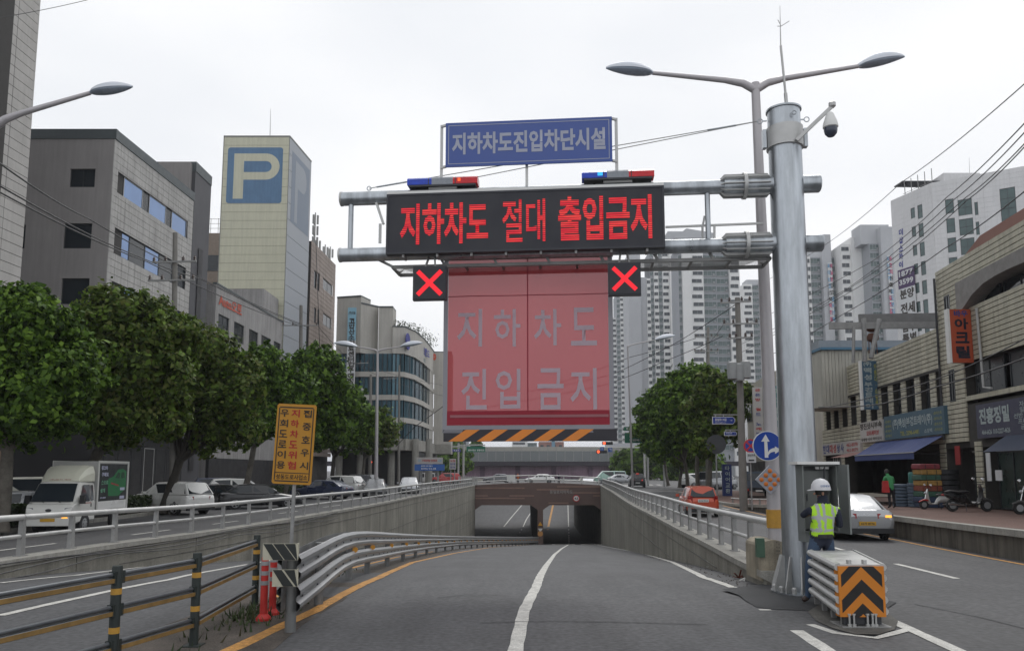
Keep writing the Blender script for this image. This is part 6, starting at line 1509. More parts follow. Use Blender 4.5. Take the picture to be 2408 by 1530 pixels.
# ---------------------------------------------------------------- tiled shop building on the right
ks = .1195
RP = Plane((18.7 - ks * 29.8, 0), (ks, 1)); rx = lambda Y: 18.7 + ks * (Y - 29.8)
tile = mat('cream_brick_tile', (.34, .315, .22), .6, var=.06, scale=.6, isl=[(.4, .375, .29), (.52, .49, .39), (.46, .435, .34), (.54, .515, .41), (.48, .455, .36)], streak=.25)
grout = mat('dark_grout', (.045, .042, .038), .9, var=.2)
tT = thing('tiled_shop_building', 'cream tiled two-storey shop building with a taller corner bay along the right street', 'building', (rx(40), 40, .5))
yN = 24.; yF = RP.hit(1930, 950)[0]; yC0 = RP.hit(2208, 800)[0]; yC1 = RP.hit(2262, 800)[0]
zp1 = (RP.hit(1931, 888)[1] + RP.hit(2206, 768)[1]) / 2; zp0 = (RP.hit(1931, 950)[1] + RP.hit(2200, 868)[1]) / 2
zw0 = (RP.hit(1935, 1010)[1] + RP.hit(2200, 968)[1]) / 2
zf1 = (RP.hit(1935, 1064)[1] + RP.hit(2076, 1042)[1]) / 2      # head of the ground floor
ztc = RP.hit(2271, 597)[1]
print('tile bldg', yC1, yC0, yF, zp1, zp0, zw0, zf1, ztc)
RT_ = lambda m, a0, a1, z0, z1, o0, o1: m.fb(RP, a0, a1, z0, z1, o0, o1)
m = MB(); RT_(m, yC0, yF, zf1 - .4, zp0, -9, -.55); RT_(m, yN, yC0, zf1 - .4, ztc - .2, -9, -.62); m.build('core', blackm, tT)
m = MB(); RT_(m, yN, yF + .02, zf1 - .4, zw0 - .001, -.5, -.05); RT_(m, yC0, yF + .02, zp0, zp1, -.5, -.05); m.build('grout_backing', grout, tT)
TW, TH = .40, .205
areas = [(yC0, yF, zp0, zp1)]; tar = [(yC0, yF, zf1 - .15, zw0)]
# pilasters
pil = []; n = 11; L = yF - yC0
for k in range(n):
    a = yC0 + L * (k + .38) / n; pil.append((a, a + .62))
m = MB()
for a, b in pil: RT_(m, a + .02, b - .02, zw0, zp0 - .002, -.5, -.06)
m.build('pilaster_backing', grout, tT)
# corner bay
pier = (yC1, yC0); bay = (yN, yC1)
z3b, z3t = RP.hit(2330, 775)[1], RP.hit(2330, 690)[1]
zb_lo, zb_hi = RP.hit(2300, 843)[1], RP.hit(2300, 713)[1]
zl_lo, zl_hi = RP.hit(2300, 938)[1], RP.hit(2300, 925)[1]
m = MB(); RT_(m, pier[0], pier[1], zf1 - .4, ztc, -.5, -.05); RT_(m, bay[0], bay[1], zb_lo, zb_hi, -.5, -.05); RT_(m, bay[0], bay[1], zl_lo, zl_hi, -.5, -.05); RT_(m, bay[0], bay[1], ztc - 1.1, ztc, -.5, -.05); m.build('bay_backing', grout, tT)
hp = [(pier[0] + .9, pier[1] - .75, RP.hit(2235, 790)[1], RP.hit(2235, 690)[1]), (pier[0] + .9, pier[1] - .75, RP.hit(2235, 945)[1], RP.hit(2235, 870)[1])]
clad(tT, RP, [(bay[0], bay[1], zb_lo, zb_hi), (pier[0], pier[1], zf1 - .15, ztc), (bay[0], bay[1], zl_lo, zl_hi), (bay[0], bay[1], ztc - 1.1, ztc)] + areas + tar + [(a, b, zw0, zp0) for a, b in pil], hp, TW, TH, tile, 'tile', gap=.034, gapa=.012, dep=.05, lim=290, jit=.004)
for h in hp: window(tT, RP, *h, frame_d, off=.005, cols=2)
# side of the pier
m = MB(); 
# wing windows with pale boards
board = mat('pale_board', (.38, .39, .4), .7, var=.15, scale=2)
for k in range(n):
    a = yC0 + L * (k + .38) / n + .62; b = yC0 + L * (k + 1.38) / n
    if b > yF: b = yF
    if b - a < .3: continue
    window(tT, RP, a, b, zw0, zp0, frame_d, mat('shaded_glass', (.05, .055, .06), .3, var=.2), off=-.3, cols=2)
    if k in (1, 3, 4, 7, 8, 9): mm = MB(); RT_(mm, a + .12, a + .12 + (b - a) * .42, zw0 + .05, zp0 - .25, -.28, -.25); mm.build('board', board, tT)
MB().fb(RP, yC0, yF, zp0 - .12, zp0 - .002, -.5, .03).build('soffit_band', grout, tT)
# bay: arched head over big windows
mm = MB(); aN, aC = yN, yC1 - .25; pts = []
zt3 = ztc - 1.05
arch = [(aC, zt3 - 1.55)] + [(aC + (aN - aC) * f, zt3 - .9 + .35 * math.sin(math.pi * min(1, f)) - .65 * (1 - min(1, f * 3)) ** 2) for f in np.linspace(.06, 1, 9)]
up_ = [(a, ztc - 1.1) for a, z in arch]
mm.strip([RP.pt(a, z, .25) for a, z in arch], [RP.pt(a, z, .25) for a, z in up_]); mm.strip([RP.pt(a, z, .25) for a, z in arch], [RP.pt(a, z - .02, -.6) for a, z in arch]); mm.strip([RP.pt(a, z, .25) for a, z in up_], [RP.pt(a, z, -.05) for a, z in up_])
mm.build('arched_hood', mat('dark_hood', (.24, .23, .22), .8, var=.2), tT)
w3 = (yC1 - yN) / 3
for k in range(3):
    window(tT, RP, yN + k * w3 + .1, yN + (k + 1) * w3 - .15, zb_hi, ztc - 1.7, frame_d, glass, off=-.35, cols=2)
    window(tT, RP, yN + k * w3 + .1, yN + (k + 1) * w3 - .3, zl_hi, zb_lo, frame_d, mat('shaded_glass', (.05, .055, .06), .3, var=.2), off=-.3, cols=2)
MB().tube([RP.pt(RP.hit(2310, 850)[0], zb_hi - .2, .08), RP.pt(RP.hit(2315, 850)[0], zl_lo + .4, .1), RP.pt(RP.hit(2335, 850)[0], zl_lo + .3, .12)], .05, 8).build('drain_pipe', frame_l, tT, True)
MB().tube([RP.pt(yC0 - .05, ztc - .3, .07), RP.pt(yC0 - .05, zf1, .07)], .05, 8).build('drain_pipe', dark, tT, True)
rb = mat('red_brown_roof_wall', (.3, .16, .13), .85, var=.12, scale=.5)
mm = MB(); A = RP.hit(2222, 603, -1.5)[0]; z1 = RP.hit(2306, 553, -1.5)[1]
mm.fb(RP, yN, RP.hit(2306, 580, -1.5)[0], ztc - .3, z1, -6, -1.5); mm.prism([RP.pt(RP.hit(2306, 580, -1.5)[0], ztc - .3, -1.5), RP.pt(A + .5, ztc - .3, -1.5), RP.pt(A + .5, ztc + .1, -1.5), RP.pt(RP.hit(2306, 580, -1.5)[0], z1, -1.5)], RP.n * -5); mm.build('roof_storey', rb, tT)
# end wall
mm = MB(); mm.prism([RP.pt(yF, 0.5, -.5), RP.pt(yF, zp1, -.5), RP.pt(yF, zp1, -9), RP.pt(yF, .5, -9)], (0, .3, 0)); mm.build('end_wall', grout, tT)
# ground floor: piers, dark shop recesses
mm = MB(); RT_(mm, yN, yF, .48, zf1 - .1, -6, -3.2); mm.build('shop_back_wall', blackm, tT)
for a in (yF - .2, RP.hit(1985, 1150)[0], yC0 + .35, RP.hit(2300, 1100)[0] - .1, yN):
    mm = MB(); RT_(mm, a - .3, a + .3, .48, zf1 - .1, -.7, -.06); mm.build('pier_core', grout, tT)
    clad(tT, RP, [(a - .3, a + .3, .5, zf1 - .16)], [], .3, TH, tile, 'pier_tile', gap=.03, dep=.05)
doorg = mat('door_glass_green', (.035, .055, .05), .2, var=.2)
for x0, x1 in ((2270, 2300), (2325, 2400)):
    a, b = RP.hit(x1, 1150)[0], RP.hit(x0, 1150)[0]; window(tT, RP, a, b, .5, 2.75, frame_d, doorg, off=-.4, cols=2, nm='door'); mm = MB(); RT_(mm, a, b, 2.75, 2.83, -.44, -.36); mm.build('door_head', frame_l, tT)
    mm = MB(); RT_(mm, a, b, 2.84, zf1 - .1, -.6, -.4); mm.build('lintel', blackm, tT)
for k, a in enumerate(np.linspace(RP.hit(1985, 1150)[0] + .5, yF - .6, 5)):
    window(tT, RP, a, a + (yF - RP.hit(1985, 1150)[0]) / 5.5, .5, 3., frame_l, doorg, off=-.5, cols=2, nm='shutter')
# ---- shop signs
def signbox(label, x0, x1, yt0, yb0, yt1, yb1, m_, off=.15, dep=.3):
    a1_, a0_ = RP.hit(x0, 1000, off)[0], RP.hit(x1, 1000, off)[0]
    zt_ = (RP.hit(x0, yt0, off)[1] + RP.hit(x1, yt1, off)[1]) / 2; zb_ = (RP.hit(x0, yb0, off)[1] + RP.hit(x1, yb1, off)[1]) / 2
    t = thing('shop_sign', label, 'sign', RP.pt((a0_ + a1_) / 2, zb_, off), group='shop signs on the tiled building')
    MB().fb(RP, a0_, a1_, zb_, zt_, off - dep, off).build('board', m_, t)
    def w(s, u0, u1, v0, v1, mt, bold=.03):
        A_ = a1_ + (a0_ - a1_) * (u0 + u1) / 2; txt(s, RP.pt(A_, zb_ + (zt_ - zb_) * (v0 + v1) / 2, off + .006), -RP.d, UP, abs(a1_ - a0_) * (u1 - u0), (zt_ - zb_) * (v1 - v0), mt, t, bold=bold)
    return t, w, (a0_, a1_, zb_, zt_)
sgb = mat('sign_board_blue_grey', (.055, .11, .15), .55, var=.1, scale=.8); sgl = mat('sign_letters_pale', (.36, .42, .42), .5, var=.05); sgy = mat('sign_letters_yellow', (.32, .32, .08), .5, var=.05); sgw = mat('sign_board_white', (.45, .43, .41), .6, var=.1, scale=1); sgr = mat('sign_letters_red', (.4, .03, .03), .5, var=0); sgn = mat('sign_letters_navy', (.04, .06, .22), .5, var=0); sgd = mat('sign_board_dark', (.045, .045, .08), .5, var=.08)
t, w, _ = signbox('long blue-grey shop sign above the blue awning with pale lettering and yellow phone number', 2079, 2222, 980, 1037, 952, 1016, sgb)
w('(주)맥성|부경트레이(주)', .17, .83, .38, .82, sgl); w('TEL: 2296-6481', .3, .62, .1, .28, sgy); w('쇼핑백', .7, .82, .1, .26, sgl, .02)
for k in range(4): w('•호이스트', .85, .97, .72 - k * .2, .84 - k * .2, sgy, .01); w('•트레이', .02, .14, .7 - k * .2, .82 - k * .2, sgy, .01)
t, w, _ = signbox('dark navy shop sign at the right edge with large pale lettering', 2297, 2470, 960, 1033, 912, 1014, sgd)
w('진흥정밀', .05, .5, .4, .88, sgl, .04); w('464-6626  010-2227-4626', .08, .5, .1, .24, sgl, .02); w('자동\n밀링\n선반 CNC\n프레스\n금형', .56, .85, .15, .9, sgl, .01)
t, w, _ = signbox('white shop sign with blue and red lettering behind the open cabinet', 1931, 2020, 1046, 1073, 1032, 1062, sgw)
for i, (ch, mt) in enumerate(zip('현대대성상사', (sgn, sgn, sgr, sgr, sgn, sgn))): w(ch, .03 + .1 * i, .11 + .1 * i, .15, .88, mt)
w('462-8078', .68, .95, .55, .85, sgr, .01); w('462-8079', .68, .95, .15, .42, sgr, .01)
t, w, _ = signbox('two-row white and red shop sign left of the long blue-grey sign', 2022, 2075, 996, 1046, 983, 1030, sgw, .18)
w('명진샷시부속', .02, .98, .62, .95, let_k, .03); w('모터세이브', .3, .85, .3, .55, sgr, .03); w('방충망 샤시 하이샷시', .05, .95, .05, .22, let_k, .02)
# projecting blade signs
def blade(label, x0, x1, yt, yb, Y, m_, edge, rows_, colm, lean=0):
    a, b = P(x0, (yt + yb) / 2, Y), P(x1, (yt + yb) / 2, Y); z1_, z0_ = P(x0, yt, Y).z, P(x0, yb, Y).z
    t = thing('blade_sign', label, 'sign', (a.x, Y, z0_), group='projecting signs')
    MB().box(a.x, b.x, Y, Y + .22, z0_, z1_).build('board', m_, t); MB().box(a.x - .09, a.x - .001, Y - .01, Y + .23, z0_ - .02, z1_ + .02).build('side_edge', edge, t)
    for s, u0, u1, v0, v1, mt in rows_: txt(s, (a.x + (b.x - a.x) * (u0 + u1) / 2, Y - .006, z0_ + (z1_ - z0_) * (v0 + v1) / 2), (1, 0, 0), UP, (b.x - a.x) * (u1 - u0), (z1_ - z0_) * (v1 - v0), mt, t, bold=.04)
    MB().bar((b.x, Y + .1, z1_ - .4), (rx(Y) + .1, Y + .1, z1_ - .4), .05, .05).build('bracket', dark, t); MB().bar((b.x, Y + .1, z0_ + .4), (rx(Y) + .1, Y + .1, z0_ + .4), .05, .05).build('bracket', dark, t)
    return t
orr = mat('orange_red_sign', (.42, .075, .03), .5, var=.06); dkl = mat('dark_sign_letters', (.02, .02, .035), .5, var=0)
YB1 = RP.hit(2288, 800)[0]
blade('orange-red blade sign with large dark letters on the corner bay', 2236, 2286, 727, 852, YB1 - .2, orr, white, [('바우', .2, .85, .86, .98, sgn), ('아', .2, .85, .62, .83, dkl), ('크', .2, .85, .36, .57, dkl), ('릴', .2, .85, .08, .31, dkl)], 1)
YB2 = RP.hit(2068, 900)[0]
blade('faded blue blade sign with vertical lettering above the long blue-grey sign', 2029, 2066, 848, 962, YB2, mat('faded_blue_board', (.06, .13, .2), .6, var=.1), white, [('(주)', .1, .6, .88, .98, sgl), ('맥', .1, .6, .74, .86, sgl), ('성', .1, .6, .6, .72, sgl), ('부', .1, .6, .46, .56, sgl), ('경', .1, .6, .35, .45, sgl), ('트', .1, .6, .24, .34, sgl), ('레', .1, .6, .13, .23, sgl), ('이', .1, .6, .02, .12, sgl), ('카\n렌\n다\n·\n쇼\n핑\n백', .74, .92, .06, .94, sgy)], 1)
# ---- blue awning
blue_a = mat('blue_awning_cloth', (.035, .055, .17), .75, var=.1, scale=1.5)
a1_ = RP.hit(2062, 1045)[0]; a0_ = RP.hit(2222, 1022)[0]
t = thing('awning', 'blue cloth shop awning sloping out below the long blue-grey sign', 'awning', RP.pt((a0_ + a1_) / 2, 3, 1))
zt_ = (RP.hit(2078, 1041)[1] + RP.hit(2222, 1018)[1]) / 2; of = 1.65
zl1 = RP.hit(2010, 1074, of)[1]; aa1, aa0 = RP.hit(2010, 1074, of)[0], RP.hit(2148, 1052, of)[0]; zl1 = (zl1 + RP.hit(2148, 1060, of)[1]) / 2
m = MB(); n = 12
for i in range(n):
    f0, f1 = i / n, (i + 1) / n; sag = lambda f: -.05 * math.sin(f * math.pi * 6) ** 2
    up0, up1 = a1_ + (a0_ - a1_) * f0, a1_ + (a0_ - a1_) * f1; lo0, lo1 = aa1 + (aa0 - aa1) * f0, aa1 + (aa0 - aa1) * f1
    m.strip([RP.pt(up0, zt_, .02), RP.pt((up0 + lo0) / 2, (zt_ + zl1) / 2 + sag(f0), of / 2), RP.pt(lo0, zl1, of)], [RP.pt(up1, zt_, .02), RP.pt((up1 + lo1) / 2, (zt_ + zl1) / 2 + sag(f1), of / 2), RP.pt(lo1, zl1, of)])
m.build('canopy_cloth', blue_a, t, True)
m = MB(); m.strip([RP.pt(aa1, zl1, of), RP.pt(aa0, zl1, of)], [RP.pt(aa1, zl1 - .28, of), RP.pt(aa0, zl1 - .28, of)]); m.build('valance', blue_a, t)
MB().bar(RP.pt(aa1, zl1 + .01, of + .01), RP.pt(aa0, zl1 + .01, of + .01), .04, .04).build('front_bar', frame_l, t)
for a, b in ((a1_, aa1), (a0_, aa0)): MB().bar(RP.pt(a, zt_ - .9, .05), RP.pt(b, zl1, of), .03, .03).build('arm', dark, t)
t = thing('awning', 'dark navy awning partly cut off at the right edge below the navy sign', 'awning', RP.pt(26, 3, 1)); m = MB()
b1, b0 = RP.hit(2318, 1062, 1.0)[0], 23.
m.strip([RP.pt(b1 + .3, zt_ - .2, .02), RP.pt(b1, zl1 - .1, 1.1)], [RP.pt(b0, zt_ - .2, .02), RP.pt(b0, zl1 - .1, 1.1)]); m.build('canopy_cloth', mat('navy_awning', (.02, .03, .06), .75, var=.15), t)
t = thing('awning', 'small dusty pink awning at the left end of the blue one', 'awning', RP.pt(a1_ + 2, 3, 1)); m = MB(); p0, p1 = RP.hit(1968, 1082, 1)[0], RP.hit(2010, 1072, 1)[0]
m.strip([RP.pt(p0, zl1 + .35, .02), RP.pt(p0, zl1 - .02, 1.4)], [RP.pt(p1, zl1 + .35, .02), RP.pt(p1, zl1 - .02, 1.4)]); m.build('canopy_cloth', mat('pink_awning', (.3, .17, .15), .75, var=.12), t)
# rooftop steel frame with hoist and white shed behind the parapet
YR = RP.hit(2020, 850)[0]
t = thing('roof_shed', 'white corrugated rooftop shed with a blue eave behind the tiled parapet', 'shed', (P(2000, 860, YR + 2).x, YR + 2, zp1))
A, B = P(1932, 850, YR + 2), P(2060, 860, YR + 2); zs_, ze_ = P(0, 895, YR + 2).z, P(0, 823, YR + 2).z
shw = mat('shed_white_sheet', (.42, .41, .36), .7, var=.1, scale=.8, streak=.2)
n = 16
for k in range(n): x0 = A.x + (B.x - A.x) * k / n; MB().box(x0 + .01, x0 + (B.x - A.x) / n - .01, YR + 2, YR + 2.05, zp1 - 2.5, ze_).build('sheet_panel', shw, t)
MB().box(A.x - .1, B.x + 3.5, YR + 1.8, YR + 6, ze_ + .002, ze_ + .16).build('eave', mat('blue_eave', (.06, .16, .25), .6, var=.1), t); MB().box(A.x, B.x + 3.5, YR + 2.3, YR + 6, ze_ + .162, P(0, 798, YR + 2).z).build('roof', mat('grey_roof_sheet', (.22, .25, .28), .6, var=.1), t); MB().box(A.x, B.x, YR + 2.06, YR + 6, zp1 - 2.5, ze_).build('back', shw, t)
YG = yC0 + 4.5
t = thing('roof_hoist', 'grey steel rooftop beam on slanted legs with a rusty chain hoist', 'hoist', (P(2030, 800, YG).x, YG, zp1))
def pb_(x, y, o=0): return P(x, y, YG + o)
MB().bar(pb_(1950, 766), pb_(2212, 764), .14, .34).build('beam', galv_d, t); MB().bar(pb_(2020, 750, .8), pb_(2212, 747, .8), .16, .5).build('upper_beam', mat('upper_beam_grey', (.16, .16, .16), .6, var=.15), t)
for (x0, y0), (x1, y1) in (((2031, 748), (2034, 850)), ((2068, 750), (2048, 842)), ((2008, 768), (2006, 852))): MB().tube([pb_(x0, y0, -.1), pb_(x1, y1, -.1)], .12 if x0 != 2008 else .08, 10).build('leg', galv_d, t, True)
rust = mat('rusty_steel', (.13, .055, .035), .8, var=.3, scale=3)
c = pb_(2051, 775, .3); m = MB(); m.lathe(c, [(.1, .35), (.28, .25), (.3, 0), (.15, -.12)], 10); m.lathe(c - UP * .45, [(.2, .25), (.3, .1), (.28, -.1), (.1, -.2)], 10); m.build('chain_hoist', rust, t, True)
for k in range(4): MB().tube([c + Vector((-.2 + .13 * k, 0, -.6)), c + Vector((-.22 + .14 * k, 0, -1.25))], .025, 5).build('hook_rod', rust, t)

# ---------------------------------------------------------------- buildings beyond the tiled one
YQ = yF + 6
t = thing('shop_building', 'cream building with a vertical white sign between the trees and the gantry pole', 'building', (P(1790, 1106, YQ).x, YQ, 0))
cr_m = mat('cream_render', (.45, .42, .36), .8, var=.1, scale=.5, streak=.2)
X0, X1 = P(1752, 950, YQ).x, P(1850, 950, YQ).x; zt_ = P(1790, 880, YQ).z
FQ = Plane((rx(YQ) - .8, YQ), (ks + .0, 1)); 
m = MB(); m.hexa([(P(1838, 950, YQ).x, YQ, 0), (P(1838, 950, YQ).x + 9, YQ, 0), (P(1756, 950, YQ + 14).x + 10, YQ + 16, 0), (P(1756, 950, YQ + 14).x, YQ + 14, 0)] + [(P(1838, 950, YQ).x, YQ, zt_ + .5), (P(1838, 950, YQ).x + 9, YQ, zt_ + .5), (P(1756, 950, YQ + 14).x + 10, YQ + 16, zt_ + .5), (P(1756, 950, YQ + 14).x, YQ + 14, zt_ + .5)]); m.build('wall', cr_m, t)
A = Vector((P(1838, 950, YQ).x, YQ, 0)); B = Vector((P(1756, 950, YQ + 14).x, YQ + 14, 0)); FQ = Plane((A.x, A.y), (B.x - A.x, B.y - A.y)); LQ = (B - A).length
for k in range(4):
    for z in (3.4, 6.6): window(t, FQ, 1 + k * LQ / 4, 1 + k * LQ / 4 + LQ / 6, z, z + 1.5, frame_d, glass, off=.08, cols=2)
m = MB(); m.fb(FQ, .3, LQ, .1, 2.8, .0, .05); m.build('shopfront', blackm, t)
def post_sign(label, x0, x1, y0, y1, Y, m_, chars, mts, d=.2):
    a, b = P(x0, (y0 + y1) / 2, Y), P(x1, (y0 + y1) / 2, Y); z1_, z0_ = P(x0, y0, Y).z, P(x0, y1, Y).z
    t = thing('blade_sign', label, 'sign', (a.x, Y, z0_), group='projecting signs'); MB().box(a.x, b.x, Y, Y + d, z0_, z1_).build('board', m_, t); n = len(chars)
    for i, ch in enumerate(chars):
      if ch != ' ': txt(ch, ((a.x + b.x) / 2, Y - .01, z1_ - (z1_ - z0_) * (i + .6) / (n + .2)), (1, 0, 0), UP, (b.x - a.x) * .55, (z1_ - z0_) / n * .62, mts[i % len(mts)], t, bold=.03)
    MB().bar((b.x, Y + .1, z0_ + 1), (b.x + .8, Y + .1, z0_ + 1), .05, .05).build('bracket', dark, t)
post_sign('tall white blade sign with small red and grey letters left of the lamp pole', 1772, 1794, 910, 1026, YQ - .6, sgw, '금은방 월드 노래방', [sgr, sgn])
post_sign('teal blade sign with pale letters visible between the lamp pole and the gantry pole', 1816, 1842, 906, 1022, YQ - 1.5, mat('teal_sign', (.05, .17, .17), .6, var=.05), '에어컨자재', [mat('pale_green_letters', (.3, .42, .33), .5, var=0)])
# ---------------------------------------------------------------- pavements and kerbs
kerb_m = concrete_l; pav = mat('red_block_paving', (.13, .075, .06), .85, var=.2, scale=1.2, fine=.3, bump=.3)
wetwall = mat('wet_stained_kerb_wall', (.13, .12, .1), .6, var=.3, scale=1.5, streak=.75)
KR = [S(x, y, zs) for x, y in [(2408, 1323), (2103, 1262), (1960, 1238), (1800, 1207), (1690, 1184), (1600, 1160)]]
kx = lambda Y: interp([p.y for p in KR], [p.x for p in KR], Y) if Y > KR[0].y else KR[0].x - (KR[0].y - Y) * .05
kxs = lambda Y: sum(kx(Y + d) for d in (-3, 0, 3)) / 3
hz_ = lambda Y: .12 + .60 * (1 - ss((Y - 30) / 24))            # raised pavement by the tiled shops, ordinary kerb farther on
yk = [2 + 2. * i for i in range(37)]
m = MB(); A = [(kxs(Y) + .30, Y, zs(Y) + hz_(Y)) for Y in yk]; B = [(kxs(Y) + 16, Y, zs(Y) + hz_(Y)) for Y in yk]; m.strip(B, A); struct(m, 'pavement', pav)
t = thing('pavement_wall', 'wet-stained low concrete wall carrying the raised pavement by the tiled shops', 'wall', (kxs(24), 24, 0))
m = MB(); m.strip([(kxs(Y) + .12, Y, zs(Y) - .1) for Y in yk], [(kxs(Y) + .12, Y, zs(Y) + hz_(Y) - .16) for Y in yk]); m.build('face', wetwall, t)
ys2 = list(np.arange(4, 74, 2.))
for i in range(len(ys2) - 1):
    a, b = ys2[i] + .01, ys2[i + 1] - .01; g_ = lambda x, Y, z: (kxs(Y) + x, Y, zs(Y) + hz_(Y) + z)
    MB().hexa([g_(0, a, -.15), g_(.32, a, -.15), g_(.32, b, -.15), g_(0, b, -.15), g_(0, a, .01), g_(.32, a, .01), g_(.32, b, .01), g_(0, b, .01)]).build('kerb_stone', kerb_m, t)
# small island kerb with grey parking rail on the right
# left planting strip with kerb
HX = lambda Y: interp([20, 30, 45, 60, 80, 104], [-17.7, -18.2, -18.4, -17.6, -15.6, -13.2], Y)
yl_ = [12 + 2. * i for i in range(47)]
m = MB(); m.strip([(HX(Y) - 1.6, Y, zs(Y) + .15) for Y in yl_], [(HX(Y) - .2, Y, zs(Y) + .15) for Y in yl_]); struct(m, 'planting_strip', rust_dirt)
for i in range(len(yl_) - 1):
    a, b = yl_[i] + .01, yl_[i + 1] - .01; g_ = lambda x, Y, z: (HX(Y) + x, Y, zs(Y) + z)
    struct(MB().hexa([g_(-.2, a, -.02), g_(0, a, -.02), g_(0, b, -.02), g_(-.2, b, -.02), g_(-.2, a, .16), g_(0, a, .16), g_(0, b, .16), g_(-.2, b, .16)]), 'kerb', kerb_m)
m = MB(); m.strip([(-31 + .031 * Y + .0, Y, zs(Y) + .13) for Y in yl_], [(-31 + .031 * Y + 2.2, Y, zs(Y) + .13) for Y in yl_]); struct(m, 'pavement', mat('grey_paving', (.17, .16, .15), .85, var=.15, scale=1.5, fine=.2))
# ---------------------------------------------------------------- foliage
G1 = [(.02, .042, .008), (.042, .088, .012), (.072, .14, .017), (.115, .21, .024), (.18, .29, .04)]
G2 = [(.024, .041, .009), (.046, .082, .013), (.078, .122, .02), (.14, .15, .042), (.112, .192, .025), (.165, .25, .04)]
leafA = mat('plane_leaf', (.05, .09, .02), .6, var=.2, scale=.5, isl=G1, trans=.3); leafB = mat('plane_leaf_browning', (.07, .08, .03), .6, var=.2, scale=.5, isl=G2, trans=.3)
for q_ in (leafA, leafB): q_.node_tree.nodes['Principled BSDF'].inputs['Specular IOR Level'].default_value = .22
bark = mat('plane_bark', (.11, .1, .085), .9, var=.4, scale=3, fine=.3, bump=.4); barkd = mat('dark_bark', (.045, .04, .034), .9, var=.3, scale=3, bump=.3)
hedge_m = mat('hedge_leaf', (.03, .05, .015), .7, var=.2, isl=[(.012, .022, .006), (.03, .05, .014), (.05, .08, .02)])
def leaves(rng, pts, size, out=None):
    """numpy: one bent two-triangle leaf clump per point"""
    n = len(pts); d = rng.normal(size=(n, 3)); 
    if out is not None: d = d * .75 + out
    d[:, 2] += .35; d /= np.linalg.norm(d, axis=1)[:, None]
    r = rng.normal(size=(n, 3)); a = np.cross(d, r); a /= np.linalg.norm(a, axis=1)[:, None]; b = np.cross(d, a)
    s = size * rng.uniform(.45, 1.4, n)[:, None]
    k0 = pts - a * s; k1 = pts + b * s * .62 + d * s * .2; k2 = pts + a * s; k3 = pts - b * s * .62 + d * s * .2
    return np.stack([k0, k1, k2, k3], 1).reshape(-1, 3)
def leaf_obj(name, V, m_, parent=None):
    n = len(V) // 4; me = bpy.data.meshes.new(name)
    if parent is not None: V = V - np.array(parent.location)
    me.vertices.add(len(V)); me.vertices.foreach_set('co', V.ravel())
    me.loops.add(n * 6); idx = (np.arange(n) * 4)[:, None] + np.array([0, 1, 3, 1, 2, 3])[None]; me.loops.foreach_set('vertex_index', idx.ravel())
    me.polygons.add(n * 2); me.polygons.foreach_set('loop_start', np.arange(n * 2) * 3); me.polygons.foreach_set('loop_total', np.full(n * 2, 3))
    me.update(); me.validate(); me.materials.append(m_)
    o = bpy.data.objects.new(name, me); col.objects.link(o); o.parent = parent; return o
def tree(label, x, Y, blobs, n, seed, lm=leafA, tr=.2, bm=bark, size=.17, group='plane trees along the left street', base=None, lean=0.):
    """blobs: (x px, y px, radius px) measured at depth Y"""
    rng = np.random.default_rng(seed); b = P(x, 1106, Y); b.z = zs(Y) + .12
    t = thing('plane_tree', label, 'tree', b, 0, group)
    Bs = []
    for (bx, by, br) in blobs:
        c = P(bx, by, Y); Bs.append((np.array(c) + np.array([0, rng.uniform(-.8, .8), 0]), br / F * Y * 1.0))
    top = max(Bs, key=lambda q: q[0][2]); cen = sum(q[0] for q in Bs) / len(Bs)
    low = min(q[0][2] - q[1] for q in Bs)
    fork = Vector((b.x + lean + (cen[0] - b.x) * .25, Y, b.z + max(1.6, (low - b.z) * .95)))
    m = MB(); m.tube([b, b.lerp(fork, .1), b.lerp(fork, .5) + Vector((rng.uniform(-.08, .08), 0, 0)), fork], [tr * 1.35, tr * 1.02, tr * .9, tr * .82], 12)
    m.build('trunk', bm, t, True)
    for i, (c, r) in enumerate(Bs[:9]):
        e = Vector(c) - UP * r * .1; md = fork.lerp(e, .5) + Vector((0, 0, -.15 * r)); MB().tube([fork - UP * .1, md, e], [tr * .55, tr * .35, tr * .1], 7).build('limb', bm, t, True)
    pts = []; outs = []
    tot = sum(r ** 2 for c, r in Bs)
    for c, r in Bs:
        k = max(20, int(n * r * r / tot)); nc = max(8, int(k / 38))
        # clumps on the surface and inside the blob
        d = rng.normal(size=(nc, 3)); d /= np.linalg.norm(d, axis=1)[:, None]; rad = r * rng.uniform(.45, 1.05, nc) ** .6; rad = np.minimum(rad, r * 1.12) * (1 + .16 * np.sin(d[:, 0] * 5 + seed) * np.cos(d[:, 2] * 4 + seed))
        ou = rng.random(nc) < .13; rad = np.where(ou, r * rng.uniform(1.05, 1.25, nc), rad)
        cc = c + d * rad[:, None] * np.array([1, 1, .92]); cr = r * np.where(ou, .1, rng.uniform(.13, .3, nc))
        w = rng.integers(0, nc, k); q = rng.normal(size=(k, 3)) * .55; p = cc[w] + q * cr[w][:, None]
        pts.append(p); o = (p - c); o /= (np.linalg.norm(o, axis=1)[:, None] + 1e-6); outs.append(o)
    p = np.concatenate(pts); o = np.concatenate(outs)
    leaf_obj('crown', leaves(rng, p, size, o), lm, t)
    # inner mass so that the crown is dense at its heart
    ip = np.concatenate([c + rng.normal(size=(int(90 * r * r), 3)) * r * .3 for c, r in Bs]); leaf_obj('inner_foliage', leaves(rng, ip, size * 1.5), lm, t)
    return t
rg = random.Random(5)
